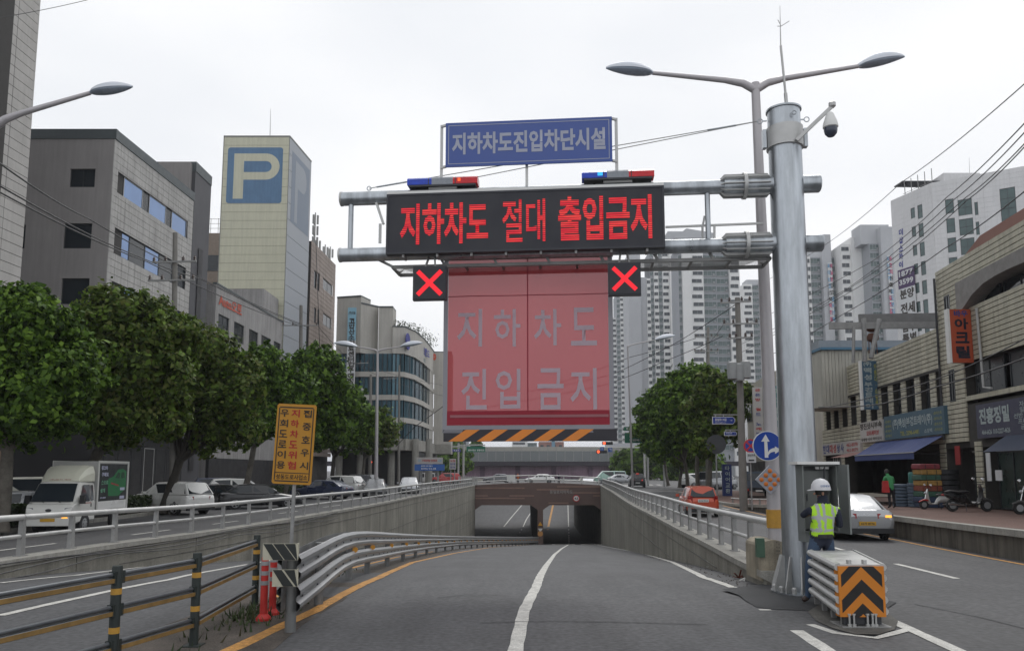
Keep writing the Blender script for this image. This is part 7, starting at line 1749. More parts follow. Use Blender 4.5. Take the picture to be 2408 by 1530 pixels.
def crown(cx, cy, rx_, ry_, n, r):
    out = [(cx, cy, min(rx_, ry_) * .72)]
    for k in range(n):
        a = 2 * math.pi * k / n + rg.uniform(-.2, .2); out.append((cx + rx_ * .68 * math.cos(a), cy + ry_ * .68 * math.sin(a) + rg.uniform(-8, 8), r * rg.uniform(.8, 1.15)))
    return out
tree('large plane tree at the left edge, crown cut off by the frame', 12, 27.5, crown(20, 850, 170, 165, 9, 84) + [(35, 705, 58), (120, 770, 62), (160, 890, 72)], 46000, 1, leafA, .24, size=.115)
tree('large plane tree behind the white box truck, its pale trunk rising above the box', 183, 33, crown(310, 872, 128, 150, 8, 76) + [(350, 745, 58), (415, 790, 55), (255, 735, 50)], 46000, 2, leafB, .27, size=.125, lean=.3)
tree('dark-trunked plane tree in front of the large white SUV', 388, 40, crown(480, 925, 108, 125, 8, 68) + [(420, 860, 70), (540, 960, 50), (470, 830, 50)], 30000, 3, leafB, .26, bm=barkd, size=.14, lean=.3)
tree('plane tree just left of the amber warning sign', 572, 52, crown(628, 925, 88, 100, 8, 50) + [(640, 860, 45)], 20000, 4, leafA, .22, size=.165, lean=.3)
tree('plane tree behind the amber warning sign', 668, 61, crown(738, 940, 90, 110, 8, 52) + [(740, 860, 40)], 20000, 5, leafA, .22, size=.18, lean=.3)
tree('plane tree right of the amber warning sign', 781, 77, crown(800, 985, 72, 66, 6, 44), 9000, 6, leafA, .24, bm=barkd, size=.24)
tree('yellowing small plane tree nearest the double street lamp', 850, 90, crown(878, 1010, 45, 45, 6, 30), 5000, 7, leafB, .2, size=.25)
tree('full plane tree at the far right end of the right-hand tree row', 1664, 62, crown(1690, 960, 55, 72, 6, 42) + [(1720, 930, 30), (1650, 1040, 38)], 12000, 8, leafB, .22, size=.2, group='plane trees along the right street')
tree('plane tree in the middle of the right-hand row, under the blue street sign', 1640, 69, crown(1640, 940, 62, 78, 7, 46), 13000, 9, leafA, .2, size=.21, group='plane trees along the right street')
tree('plane tree second from the left in the right-hand row', 1617, 77, crown(1590, 975, 52, 80, 7, 42) + [(1560, 1050, 30)], 11000, 10, leafA, .2, size=.22, group='plane trees along the right street')
tree('plane tree third from the left in the right-hand row, behind the others', 1597, 86, crown(1615, 1040, 55, 50, 6, 36), 8000, 11, leafB, .2, size=.24, group='plane trees along the right street')
tree('leftmost plane tree of the right-hand row beside the slim lamp post', 1571, 96, crown(1545, 1000, 38, 75, 6, 34), 8000, 12, leafA, .2, size=.25, group='plane trees along the right street')
for x, y, Yd, r, lb in ((1475, 1090, 175, 34, 'dark round tree behind the traffic lights right of the flyover'), (1520, 1080, 170, 40, 'dark tree filling the gap behind the black SUV'), (1590, 1095, 160, 40, 'dark tree behind the right-hand trunks'), (1075, 1085, 170, 30, 'dark conifer-like tree at the left end of the flyover'), (1035, 1080, 185, 30, 'dark tree behind the roadside billboards'), (1660, 1100, 150, 38, 'dark tree behind the rightmost trunks'), (1120, 1045, 260, 12, 'small bright tree above the left part of the flyover'), (1068, 1050, 250, 20, 'dark green tree above the left end of the flyover')):
    tree(lb, x, Yd, [(x, y, r), (x - r * .6, y + r * .3, r * .6), (x + r * .6, y + r * .3, r * .6), (x, y - r * .4, r * .6)], 2600, int(x), leafA, .25, size=.5, group='far trees at the crossing')
# hedges in the planting strip
for k, (y0_, y1_, lb) in enumerate(((21, 30.5, 'clipped low hedge at the left edge in front of the silver sedan'), (35.5, 42, 'clipped low hedge between the box truck and the large white SUV'), (48, 56, 'clipped low hedge under the amber sign'), (59, 68, 'clipped low hedge right of the amber sign'), (78, 90, 'clipped low hedge between the two oncoming sedans'))):
    rng = np.random.default_rng(30 + k); n = int((y1_ - y0_) * 620); yy_ = rng.uniform(y0_, y1_, n); xx_ = np.array([HX(v) for v in yy_]) - .85 + rng.uniform(-.55, .55, n); zz_ = np.array([zs(v) for v in yy_]) + .15 + rng.uniform(0, 1, n) ** .5 * .78 + .05 * np.sin(yy_ * 3)
    o = leaf_obj('hedge', leaves(rng, np.stack([xx_, yy_, zz_], 1), .09), hedge_m); tag(o, lb, 'hedge', 'hedges along the left street')
# ---------------------------------------------------------------- flyover and what closes the street
fl = thing('flyover', 'grey flyover with panelled noise barrier crossing behind the intersection above a dusky pink wall', 'flyover', (10, 200, 0))
YF = 200.
def FX(x): return P(x, 1075, YF).x
def FZ(y): return P(1250, y, YF).z
fx0, fx1 = FX(1020), FX(1560)
MB().box(fx0 - 60, fx1 + 60, YF, YF + 9, FZ(1094.5), FZ(1084)).build('girder', mat('dark_girder', (.035, .03, .04), .8, var=.15), fl)
pgl = mat('noise_barrier_panel', (.17, .185, .19), .5, var=.1, scale=.3); plt = mat('noise_barrier_top', (.33, .32, .29), .6, var=.1, scale=.3)
for k in range(22):
    x = FX(1085 + k * 23.9 * .85); w = FX(1105.3) - FX(1085)
    MB().box(x + .06, x + w - .06, YF - .1, YF, FZ(1084) + .01, FZ(1060)).build('barrier_panel', pgl, fl); MB().box(x + .02, x + w - .02, YF - .12, YF + .05, FZ(1060) + .01, FZ(1050)).build('barrier_top', plt, fl)
    MB().box(x - .08, x + .06, YF - .2, YF, FZ(1084), FZ(1051)).build('barrier_post', galv_d, fl)
MB().box(FX(1000), FX(1640), YF + 3, YF + 9, 0, FZ(1094.6)).build('wall', mat('dusky_pink_wall', (.3, .2, .26), .8, var=.2, scale=.25, streak=.3), fl)
for x in (1128, 1212, 1298, 1385): MB().box(FX(x), FX(x) + 1.2, YF + 2.6, YF + 3, 0, FZ(1096)).build('wall_pier', mat('purple_grey_pier', (.13, .08, .12), .8), fl)
for x0, x1, y0, y1, Yd, m_, lb in ((1268, 1326, 1038, 1056, 330, rb, 'low red-brown block above the flyover with a pale blue column'), (1430, 1500, 1042, 1106, 300, apt_l, 'pale low-rise block behind the traffic lights right of the striped bar'), (1036, 1100, 1030, 1106, 320, apt_g, 'grey low-rise block above the left end of the flyover')):
    a, b = P(x0, y0, Yd), P(x1, y1, Yd); t = thing('far_building', lb, 'building', ((a.x + b.x) / 2, Yd, 0), group='far buildings beyond the flyover'); MB().box(a.x, b.x, Yd, Yd + 10, 0, a.z).build('wall', m_, t)
    for k in range(4): MB().box(a.x + (b.x - a.x) * (k + .2) / 4, a.x + (b.x - a.x) * (k + .7) / 4, Yd - .05, Yd + .1, a.z - 3.2, a.z - 1.4).build('window', wdark, t)
    if m_ is rb: MB().box(a.x + (b.x - a.x) * .5, a.x + (b.x - a.x) * .64, Yd - .5, Yd - .06, 0, a.z + .4).build('blue_column', mat('pale_blue_column', (.15, .27, .36), .6), t)
# roadside billboards and panels by the crossing
def board(label, x0, x1, y0, y1, Y, m_, lines, cat='billboard', group='billboards at the crossing', legs=True, name='billboard'):
    a, b = P(x0, y0, Y), P(x1, y1, Y); t = thing(name, label, cat, ((a.x + b.x) / 2, Y, 0), group=group); MB().box(a.x, b.x, Y, Y + .15, b.z, a.z).build('board', m_, t)
    for s, u0, u1, v0, v1, mt in lines: txt(s, (a.x + (b.x - a.x) * (u0 + u1) / 2, Y - .02, b.z + (a.z - b.z) * (v0 + v1) / 2), (1, 0, 0), UP, (b.x - a.x) * (u1 - u0), (a.z - b.z) * (v1 - v0), mt, t, bold=.03)
    if legs:
        for f in (.2, .8): MB().box(a.x + (b.x - a.x) * f - .06, a.x + (b.x - a.x) * f + .06, Y + .16, Y + .28, 0, a.z - .1).build('leg', galv_d, t)
    return t
sky_l = mat('pale_blue_letters', (.2, .4, .55), .5, var=0); bb = mat('billboard_blue', (.03, .12, .4), .5, var=.05)
board('white billboard with small red and blue lettering above the blue billboard', 980, 1041, 1075, 1090, 104, sgw, [('구역재개발 안전하게', .2, .78, .3, .7, sgr), ('신축', .06, .14, .3, .7, sky_l), ('시공', .82, .96, .3, .7, sky_l)])
board('blue billboard with white lettering and a small portrait-like white panel at right', 975, 1045, 1091, 1106, 103.6, bb, [('안전한 도로 만들기', .22, .6, .62, .85, white), ('함께하는 안심 교통', .22, .72, .18, .45, white)])
MB().box(0, .01, 0, .01, -9, -8.99)
board('narrow white notice board with small lettering right of the blue billboard', 1057, 1072, 1078, 1103, 106, sgw, [('모집', .1, .9, .7, .9, sgr), ('임대', .1, .9, .4, .6, sgn), ('문의', .1, .9, .1, .3, sgn)])
grs = mat('green_sign', (.01, .15, .085), .5, var=.05)
def gantry_sign(label, x0, x1, y0, y1, Y, lines, polex, arm_y, m_=grs, foot=None):
    t = board(label, x0, x1, y0, y1, Y, m_, lines, 'road sign', 'direction signs over the crossing', False, 'direction_sign')
    a = P(polex, arm_y, Y + .3); MB().tube([(a.x, Y + .3, 0), (a.x, Y + .3, a.z + .3)], .16, 10).build('pole', frame_l, t, True); c = P((x0 + x1) / 2, arm_y, Y + .3); e = P(x0 if polex > x0 else x1, arm_y, Y + .3)
    MB().tube([(a.x, Y + .3, a.z), (e.x, Y + .3, a.z)], .09, 8).build('arm', frame_l, t, True); return t
gantry_sign('green direction sign over the left end of the crossing', 1097, 1141, 1049, 1062, 118, [('성수대교', .08, .5, .15, .5, white), ('영동대교', .55, .95, .15, .5, white)], 1078, 1046)
gantry_sign('large green direction sign right of the slim lamp post', 1469, 1522, 1017, 1041, 98, [('올림픽', .2, .6, .55, .85, white), ('강변북로', .2, .8, .15, .4, white)], 1560, 1008)
board('small green plate above the large green direction sign', 1467, 1494, 1003, 1012, 98, grs, [('동일로', .2, .8, .2, .8, white)], 'road sign', 'direction signs over the crossing', False, 'direction_sign')
gantry_sign('small violet-blue street name plate left of the green direction sign', 1064, 1083, 1055.5, 1061.5, 112, [('뚝섬로', .15, .85, .2, .8, white)], 1090, 1050, mat('name_plate_blue', (.04, .04, .3), .5))
# traffic signals
def signal(label, x, y, Y, lit='r', arm=None, w=20):
    c = P(x, y, Y); s = Y / F; t = thing('traffic_signal', label, 'traffic light', c, group='traffic lights at the crossing')
    MB().box(c.x - 4.5 * s, c.x + w * s, Y, Y + .25, c.z - 3.6 * s, c.z + 3.6 * s).build('housing', black, t)
    lm = mat('signal_red', (.6, .02, .02), .4, var=0, emit=(1, .1, .03), es=2.2)
    MB().lathe(c + Vector((0, -.0, 0)), [(3.2 * s, 0), (3.0 * s, .06)], 14, (0, -1, 0)).build('red_lamp', lm, t)
    for k in (1, 2): MB().lathe(c + Vector((7.5 * s * k, 0, 0)), [(2.8 * s, 0), (2.6 * s, .05)], 14, (0, -1, 0)).build('dark_lamp', dark, t)
    if arm:
        a = P(arm[0], arm[1], Y + .35); MB().tube([(a.x, Y + .35, 0), (a.x, Y + .35, a.z + .4)], .15, 10).build('pole', frame_l, t, True); MB().tube([(c.x, Y + .35, a.z), (a.x, Y + .35, a.z)], .08, 8).build('arm', frame_l, t, True); MB().bar((c.x + 4 * s, Y + .3, c.z), (c.x + 4 * s, Y + .3, a.z), .06, .06).build('hanger', frame_l, t)
    return t
signal('red traffic light just under the right end of the striped bar', 1421, 1041.5, 101, arm=(1522, 1034))
signal('lower red traffic light in front of the flyover panels', 1407, 1061.5, 112, arm=(1515, 1052))
signal('small red signal beside the double lamp under the left trees', 872, 1086, 112, arm=(866, 1072), w=3)
for x0, x1, y0, y1, s, lb in ((1430, 1440, 1052, 1062, 'ㄱ', 'small blue turn sign on the signal arm'), (1412, 1420, 1050, 1059, '↑', 'small blue straight-ahead sign beside the red light')):
    board(lb, x0, x1, y0, y1, 100.6, mat('name_plate_blue2', (.03, .11, .42), .5), [(s, .25, .75, .2, .8, white)], 'road sign', 'small blue signs at the crossing', False, 'turn_sign')
# white bollard fence panels by the red SUV
t = thing('panel_fence', 'pale vertical-board fence at the left end of the bridge railing', 'fence', P(1100, 1106, 104.5))
for k in range(9): x = P(1078 + k * 5.2, 1122, 104.5).x; MB().box(x, x + .2, 104.4, 104.46, .1, 1.25).build('slat', frame_l, t)
MB().box(P(1077, 0, 104.5).x, P(1124, 0, 104.5).x, 104.47, 104.52, .5, .58).build('rail', galv_d, t)
# street name signs at the right
def name_sign(label, x0, x1, y0, y1, Y, s, polex):
    a, b = P(x0, y0, Y), P(x1, y1, Y); t = thing('street_name_sign', label, 'sign', ((a.x + b.x) / 2, Y, b.z), group='blue street name signs'); h = a.z - b.z; cz = (a.z + b.z) / 2
    def pts(e): return [(a.x + e, Y - e * .1, b.z + e), (b.x - h * .3, Y - e * .1, b.z + e), (b.x - e, Y - e * .1, cz - h * .18), (b.x - e, Y - e * .1, cz + h * .18), (b.x - h * .3, Y - e * .1, a.z - e), (a.x + e, Y - e * .1, a.z - e)]
    MB().prism(pts(0), (0, .05, 0)).build('plate', white, t); MB().prism(pts(.035), (0, -.01, 0)).build('face', mat('street_sign_blue', (.015, .045, .28), .4, var=.03), t)
    txt(s, (a.x + (b.x - a.x) * .36, Y - .03, cz + h * .1), (1, 0, 0), UP, (b.x - a.x) * .5, h * .36, white, t, bold=.02); txt('→', (a.x + (b.x - a.x) * .82, Y - .03, cz), (1, 0, 0), UP, (b.x - a.x) * .12, h * .14, white, t)
    txt('Dongil-ro', (a.x + (b.x - a.x) * .36, Y - .03, cz - h * .3), (1, 0, 0), UP, (b.x - a.x) * .46, h * .14, white, t)
    p_ = P(polex, y0, Y + .2); MB().bar((a.x + .1, Y + .08, a.z + .12), (p_.x, Y + .2, a.z + .12), .06, .05).build('arm', frame_l, t)
    for f in (.15, .5): MB().bar((a.x + (b.x - a.x) * f, Y + .04, a.z - .02), (a.x + (b.x - a.x) * f, Y + .07, a.z + .12), .03, .03).build('clip', frame_l, t)
name_sign('larger blue street name sign on the utility pole above the right trees', 1675, 1729, 979, 997, 45, '동일로118길', 1752)
name_sign('smaller violet-blue street name sign lower on the same utility pole', 1703, 1733, 1014, 1024, 52, '아차산로', 1750)
# no-parking sign and white plate
c = P(1765, 1048, 40); t = thing('no_stopping_sign', 'red and blue round no-stopping sign with a white plate below it', 'sign', c)
MB().lathe(c, [(.36, 0), (.36, .03)], 24, (0, 1, 0)).build('ring', mat('sign_red', (.5, .03, .04), .5), t); MB().lathe(c - Vector((0, .006, 0)), [(.28, 0), (.28, .005)], 24, (0, 1, 0)).build('face', MATS['blue_sign_face'], t)
MB().obox(c - Vector((0, .015, 0)), Vector((.2, 0, .2)), (0, .004, 0), Vector((-.03, 0, .03))).build('bar', MATS['sign_red'], t); MB().obox(c - Vector((0, .02, 0)), Vector((-.2, 0, .2)), (0, .004, 0), Vector((.03, 0, .03))).build('bar', MATS['sign_red'], t)
a, b = P(1755, 1063, 40), P(1778, 1087, 40); MB().box(a.x, b.x, 39.98, 40.01, b.z, a.z).build('plate', ban_w, t); txt('견인지역', ((a.x + b.x) / 2, 39.96, a.z - .15), (1, 0, 0), UP, .4, .13, let_k, t); MB().box(a.x + .1, b.x - .1, 39.96, 39.975, b.z + .08, b.z + .16).build('tow_symbol', dark, t); MB().tube([(c.x, 40.1, 0), (c.x, 40.1, c.z + .3)], .04, 8).build('post', galv_d, t, True)
c = P(1684, 1044, 60); t = thing('round_sign_back', 'dark round sign seen at an angle among the right trees', 'sign', c); MB().lathe(c, [(.75, 0), (.75, .06)], 20, (.3, 1, 0)).build('disc', dark, t); MB().tube([(c.x, 60.1, 0), (c.x, 60.1, c.z)], .06, 8).build('post', galv_d, t, True)
p = P(1711, 1130, 62); t = thing('standing_sign', 'tall dark blue standing signboard with pale vertical lettering on the right pavement', 'sign', (p.x, 62, .1)); MB().box(p.x - .35, p.x + .35, 62, 62.4, .0, 2.5).build('board', mat('dark_blue_board', (.02, .035, .14), .6), t)
for i, ch in enumerate('타이어교환'): txt(ch, (p.x, 61.98, 2.2 - .45 * i), (1, 0, 0), UP, .36, .34, sgl, t)

# ---------------------------------------------------------------- utility poles and overhead wires
pole_c = mat('concrete_pole', (.2, .19, .175), .85, var=.12, scale=2)
def upole(label, foot, top, Y, arms, r=.17, tf=False, group='utility poles'):
    f = P(foot, 1106, Y); f.z = zs(Y); tp = P(top[0], top[1], Y); t = thing('utility_pole', label, 'utility pole', f, group=group)
    MB().tube([f, tp], [r * 1.2, r * .75], 12).build('pole', pole_c, t, True)
    for x0, y0_, x1, y1_ in arms:
        a, b = P(x0, y0_, Y - .2), P(x1, y1_, Y - .2); c_ = MB().bar(a, b, .09, .09).build('crossarm', galv_d, t)
        for f_ in (.04, .3, .7, .96):
            q = a.lerp(b, f_); MB().lathe(q, [(.05, .04), (.09, .08), (.05, .14), (.09, .18), (.05, .24), (.03, .3)], 8).build('insulator', mat('brown_insulator', (.07, .05, .045), .3), c_, True)
    if tf:
        for k, (x, y) in enumerate(tf):
            q = P(x, y, Y - .5); MB().lathe(q, [(.02, -.55), (.28, -.5), (.3, 0), (.28, .42), (.1, .5)], 12).build('transformer', mat('transformer_grey', (.3, .31, .31), .5, var=.1), t, True)
    return t
upole('concrete utility pole with two crossarms in front of the grey office block', 411, (412, 548), 40, [(358, 617, 462, 614), (348, 660, 458, 658)], .16)
upole('utility pole with one crossarm in front of the grey shop building', 707, (708, 718), 70, [(663, 765, 748, 765)], .2)
upole('utility pole with grey transformer can right of the left double lamp', 870, (872, 880), 95, [(806, 855, 866, 853)], .2, tf=[(850, 922)])
upole('thin utility pole in front of the glass bands of the curved building', 938, (939, 858), 98, [(902, 890, 932, 889)], .15)
upole('crowded utility pole above the right trees', 1663, (1665, 770), 80, [(1635, 792, 1690, 791), (1632, 826, 1690, 825)], .2)
upole('thick utility pole with hanging transformers left of the tall lamp pole', 1746, (1734, 700), 44, [(1694, 712, 1766, 708), (1700, 762, 1782, 760), (1714, 795, 1770, 793)], .2, tf=[(1722, 870), (1738, 874), (1753, 868)])
def wire(label, pts, r=.014, group='overhead wires'):
    v = [P(x, y, Y) for x, y, Y in pts]; out = []
    for i in range(len(v) - 1):
        n = 10; L = (v[i + 1] - v[i]).length
        for k in range(n): f = k / n; out.append(v[i].lerp(v[i + 1], f) - UP * (L * .008) * 4 * f * (1 - f))
    out.append(v[-1]); tag(MB().tube(out, r, 5, False).build('overhead_wire', black, None, True), label, 'cable', group)
wire('wire crossing the top left corner in front of the stone tower', [(-30, 47, 22), (215, -2, 26), (400, -40, 30)], .01)
wire('upper wire running down from the left edge to the pole by the grey office block', [(-40, 355, 20), (210, 515, 36), (445, 640, 52), (705, 760, 70)], .03)
wire('middle wire running down from the left edge past the office block windows', [(-30, 420, 22), (330, 605, 40), (470, 655, 50), (720, 768, 71)], .03)
wire('lower wire running down from the left edge past the office block windows', [(-30, 436, 22), (345, 615, 40), (700, 765, 70)], .03)
wire('wire from the shop building pole to the curved building', [(745, 763, 70), (826, 850, 90), (1040, 905, 120)], .025)
wire('wire crossing the glass bands of the curved building', [(800, 838, 92), (905, 890, 98), (1050, 932, 120)], .025)
wire('thin wire slanting down to the curtain edge from the curved building', [(930, 1050, 60), (975, 1003, 60), (1055, 945, 62)], .03)
wire('long wire from the top right corner down behind the gantry pole', [(2440, 170, 16), (2121, 428, 30), (1925, 585, 50), (1760, 680, 70)], .014)
wire('wire second from the top at the right edge', [(2440, 257, 18), (2225, 465, 30), (2050, 615, 48), (1760, 760, 70)], .018)
wire('wire third from the top at the right edge', [(2440, 278, 18), (2245, 468, 30), (1990, 680, 52), (1740, 810, 70)], .018)
wire('wire fourth from the top at the right edge', [(2440, 305, 18), (2270, 465, 30), (2055, 640, 45), (1740, 830, 70)], .018)
wire('wire fifth from the top at the right edge', [(2440, 312, 17.5), (2275, 470, 29), (2060, 650, 44), (1800, 790, 64)], .018)
wire('wire crossing the white building and the brown roof storey', [(2440, 425, 18), (2220, 585, 28), (1980, 740, 40), (1800, 840, 50)], .018)
wire('thick cable sagging across the tiled shop front', [(1925, 957, 40), (2070, 950, 33), (2200, 910, 28), (2440, 830, 21)], .028)
wire('second thick cable sagging across the tiled shop front', [(1925, 960, 40.5), (2080, 925, 33), (2220, 885, 27), (2440, 780, 20.5)], .02)
wire('cable running left from the transformer pole behind the red curtain', [(1735, 712, 44), (1600, 800, 48), (1440, 880, 55), (1240, 920, 65)], .02)
wire('lower cable running left from the transformer pole behind the red curtain', [(1700, 790, 44), (1560, 850, 48), (1420, 905, 55), (1050, 970, 70)], .02)
wire('cable between the two utility poles above the right trees', [(1700, 764, 44.5), (1640, 826, 80)], .02)
wire('cable from the crowded pole towards the apartment towers', [(1636, 795, 80), (1480, 840, 85), (1300, 905, 95)], .03)

# ---------------------------------------------------------------- air
hm = bpy.data.materials.new('haze'); hn, hl_ = nodes(hm); hn.remove(hn['Principled BSDF']); pv = hn.new('ShaderNodeVolumePrincipled'); pv.inputs['Color'].default_value = (.93, .95, 1, 1); pv.inputs['Density'].default_value = .00028
hl_.new(pv.outputs[0], hn['Material Output'].inputs['Volume'])
hb = MB().box(-2600, 2600, -60, 4100, -12, 100).build('haze', hm, kind='stuff')
# ---------------------------------------------------------------- people
skin = mat('skin', (.27, .14, .09), .55, var=.05); jeans = mat('blue_jeans', (.045, .075, .13), .85, var=.25, scale=9); navy_s = mat('navy_shirt', (.018, .022, .04), .85, var=.15, scale=6)
boots = mat('brown_boots', (.05, .03, .025), .6, var=.2); lime = mat('lime_vest', (.4, .72, .02), .6, var=.08, scale=8); silver = mat('silver_tape', (.36, .37, .38), .4, var=.05); hair_m = mat('black_hair', (.012, .01, .01), .6, var=.2)
def figure(name, label, J, mats_, lod=2, hands=True, group=None):
    """J: joint -> world position; one continuous body grown with the Skin modifier"""
    base = Vector((J['pelvis'].x, J['pelvis'].y, min(J['l_ankle'].z, J['r_ankle'].z) - .09)); t = thing(name, label, 'person', base, 0, group)
    sc_ = (J['head'].z - base.z) / 1.62
    R = dict(pelvis=.15, waist=.145, chest=.165, neck=.058, head=.09, crown=.085, l_hip=.1, r_hip=.1, l_knee=.068, r_knee=.068, l_ankle=.046, r_ankle=.046, l_toe=.038, r_toe=.038, l_sh=.066, r_sh=.066, l_el=.046, r_el=.046, l_wr=.03, r_wr=.03)
    E_ = [('pelvis', 'waist'), ('waist', 'chest'), ('chest', 'neck'), ('neck', 'head'), ('head', 'crown'), ('pelvis', 'l_hip'), ('pelvis', 'r_hip'), ('l_hip', 'l_knee'), ('r_hip', 'r_knee'), ('l_knee', 'l_ankle'), ('r_knee', 'r_ankle'), ('l_ankle', 'l_toe'), ('r_ankle', 'r_toe'), ('chest', 'l_sh'), ('chest', 'r_sh'), ('l_sh', 'l_el'), ('r_sh', 'r_el'), ('l_el', 'l_wr'), ('r_el', 'r_wr')]
    ks_ = list(R); me = bpy.data.meshes.new('b'); me.from_pydata([J[k] - base for k in ks_], [(ks_.index(a), ks_.index(b)) for a, b in E_], [])
    o = bpy.data.objects.new('b', me); TMP.collection.objects.link(o); md = o.modifiers.new('s', 'SKIN'); md.use_smooth_shade = True; md.branch_smoothing = .6
    for i, k in enumerate(ks_):
        r = R[k] * sc_; f = (1.25, .85) if k in ('chest', 'waist', 'pelvis') else (1, 1); me.skin_vertices[0].data[i].radius = (r * f[0] if False else r, r)
    me.skin_vertices[0].data[0].use_root = True
    sb = o.modifiers.new('u', 'SUBSURF'); sb.levels = lod; TMP.view_layers[0].update()
    bm_ = bpy.data.meshes.new_from_object(o.evaluated_get(TMP.view_layers[0].depsgraph)); bpy.data.objects.remove(o)
    kind = {}
    for a, b in E_:
        kind[(a, b)] = 0 if b in ('head', 'crown') else 1 if b in ('waist', 'chest', 'neck', 'l_sh', 'r_sh', 'l_el', 'r_el') else 3 if b.endswith('toe') else 4 if b.endswith('wr') else 2
    segs = [(J[a] - base, J[b] - base, kind[(a, b)], b in ('waist', 'chest', 'neck', 'l_sh', 'r_sh', 'l_hip', 'r_hip')) for a, b in E_]
    bm_.materials.clear()
    for m_ in (mats_['skin'], mats_['top'], mats_['legs'], mats_['shoes'], mats_.get('forearm', mats_['skin'])): bm_.materials.append(m_)
    torso = []
    for p in bm_.polygons:
        c = p.center; best = min(segs, key=lambda s: (c - (s[0] + (s[1] - s[0]) * min(1, max(0, (c - s[0]).dot(s[1] - s[0]) / max(1e-6, (s[1] - s[0]).length_squared))))).length / (1.6 if s[2] == 1 else 1))
        p.material_index = best[2]; p.use_smooth = True
        if best[3]: torso.append(p.index)
    ob = bpy.data.objects.new('body', bm_); col.objects.link(ob); ob.parent = t
    if hands:
        for sd in 'lr':
            w = J[sd + '_wr']; d = (w - J[sd + '_el']).normalized(); s_ = d.cross(Vector((0, 0, 1))).normalized() if abs(d.z) < .9 else Vector((1, 0, 0)); up = s_.cross(d)
            m = MB(); m.tube([w - d * .02, w + d * .04 * sc_, w + d * .085 * sc_], [.026, .036, .034], 8, sq=.55)
            for k in range(4):
                f0 = w + d * .08 * sc_ + s_ * (k - 1.5) * .018; L = (.065, .078, .072, .055)[k]; m.tube([f0, f0 + d * L * .5 - up * .006, f0 + d * L * .85 - up * .03], [.0095, .009, .007], 6)
            th_ = w + d * .03 + s_ * -.035; m.tube([w + d * .02 - s_ * .02, th_ + d * .02, th_ + d * .05 - s_ * .008 - up * .01], [.012, .011, .009], 6); m.build('hand', mats_['skin'], t, True)
    return t, ob, torso, base
def vest(t, ob, torso, base, z0, z1, bands, xmid, vs, m_=lime):
    me = ob.data; V = []; Fs = [[], [], []]; idx = {}
    for pi in torso:
        p = me.polygons[pi]; c = p.center + base
        if not (z0 < c.z < z1): continue
        if abs((c.x - xmid)) > .245 + .0: continue
        fs = []
        for vi in p.vertices:
            if vi not in idx: idx[vi] = len(V); V.append(me.vertices[vi].co + me.vertices[vi].normal * .013)
            fs.append(idx[vi])
        k = 0
        if any(a < c.z < b for a, b in bands): k = 1
        elif any(abs(abs(c.x - xmid) - v) < .022 for v in vs) and c.z > bands[0][1]: k = 1
        Fs[k].append(fs)
    n = bpy.data.meshes.new('safety_vest'); n.from_pydata(V, [], Fs[0] + Fs[1]); n.materials.append(m_); n.materials.append(silver)
    n.polygons.foreach_set('material_index', [0] * len(Fs[0]) + [1] * len(Fs[1])); n.polygons.foreach_set('use_smooth', [True] * len(n.polygons)); n.validate()
    o = bpy.data.objects.new('safety_vest', n); col.objects.link(o); o.parent = t; return o
WY = 12.08
def w(x, y, d=0): return P(x, y, WY + d)
J = dict(pelvis=w(1932, 1268, .02), waist=w(1935, 1240, .0), chest=w(1940, 1203, -.02), neck=w(1936, 1178, 0), head=w(1932, 1155, .02), crown=w(1932, 1141, .02),
    l_hip=w(1914, 1278, .02), r_hip=w(1952, 1278, .02), l_knee=w(1903, 1336, -.02), r_knee=w(1948, 1338, .06), l_ankle=w(1900, 1400, .02), r_ankle=w(1948, 1398, .1), l_toe=w(1886, 1412, .04), r_toe=w(1946, 1405, .26),
    l_sh=w(1905, 1197, .0), r_sh=w(1968, 1197, .02), l_el=w(1886, 1212, .14), r_el=w(1976, 1238, .04), l_wr=w(1908, 1206, .30) , r_wr=w(1955, 1215, .26))
gz = zs(WY)
for k in ('l_ankle', 'r_ankle'): J[k].z = gz + .1
for k in ('l_toe', 'r_toe'): J[k].z = gz + .045
t, ob, torso, base = figure('person', 'worker in white helmet and lime vest, seen from behind at the open cabinet', J, dict(skin=skin, top=navy_s, legs=jeans, shoes=boots, forearm=skin), 3)
zv = lambda y: w(1940, y).z
vest(t, ob, torso, base, zv(1258), zv(1184), [(zv(1234 + 15), zv(1226 + 15)), (zv(1220), zv(1212))], w(1944, 1220).x, (.075, .16))
hc = w(1930, 1150, .02); up = Vector((-.02, 0, 1))
helm = mat('white_helmet', (.62, .62, .64), .35, var=.04)
MB().lathe(hc - UP * .01, [(.145, .0), (.146, .03), (.135, .09), (.105, .14), (.06, .17), (.004, .182)], 22).build('helmet', helm, t, True)
m = MB(); m.tube([hc + Vector((0, 0, -.012)), hc + Vector((0, 0, .006))], .152, 22); m.hexa([hc + Vector(q) for q in ((-.2, -.03, -.02), (-.1, -.09, -.005), (-.08, .1, -.005), (-.19, .07, -.02), (-.2, -.03, -.01), (-.1, -.09, .01), (-.08, .1, .01), (-.19, .07, -.01))]); m.build('helmet_brim', helm, t, True)
MB().lathe(hc + Vector((.012, -.0, -.055)), [(.092, -.03), (.1, .0), (.1, .05)], 16).build('hair', hair_m, t, True)
m = MB(); m.tube([w(1916, 1158, -.03), w(1914, 1162, -.03)], [.014, .016], 6); m.build('nose', skin, t, True); MB().lathe(w(1935, 1160, -.085), [(.014, -.025), (.02, 0), (.014, .025)], 8).build('ear', skin, t, True)
for y in (1152.5, 1167): MB().box(w(1918, y).x - .008, w(1918, y).x + .008, WY - .075, WY - .06, w(0, y).z - .005, w(0, y).z + .005).build('eye' if y < 1160 else 'mouth', hair_m if y < 1160 else mat('lips', (.2, .07, .06), .6), t)
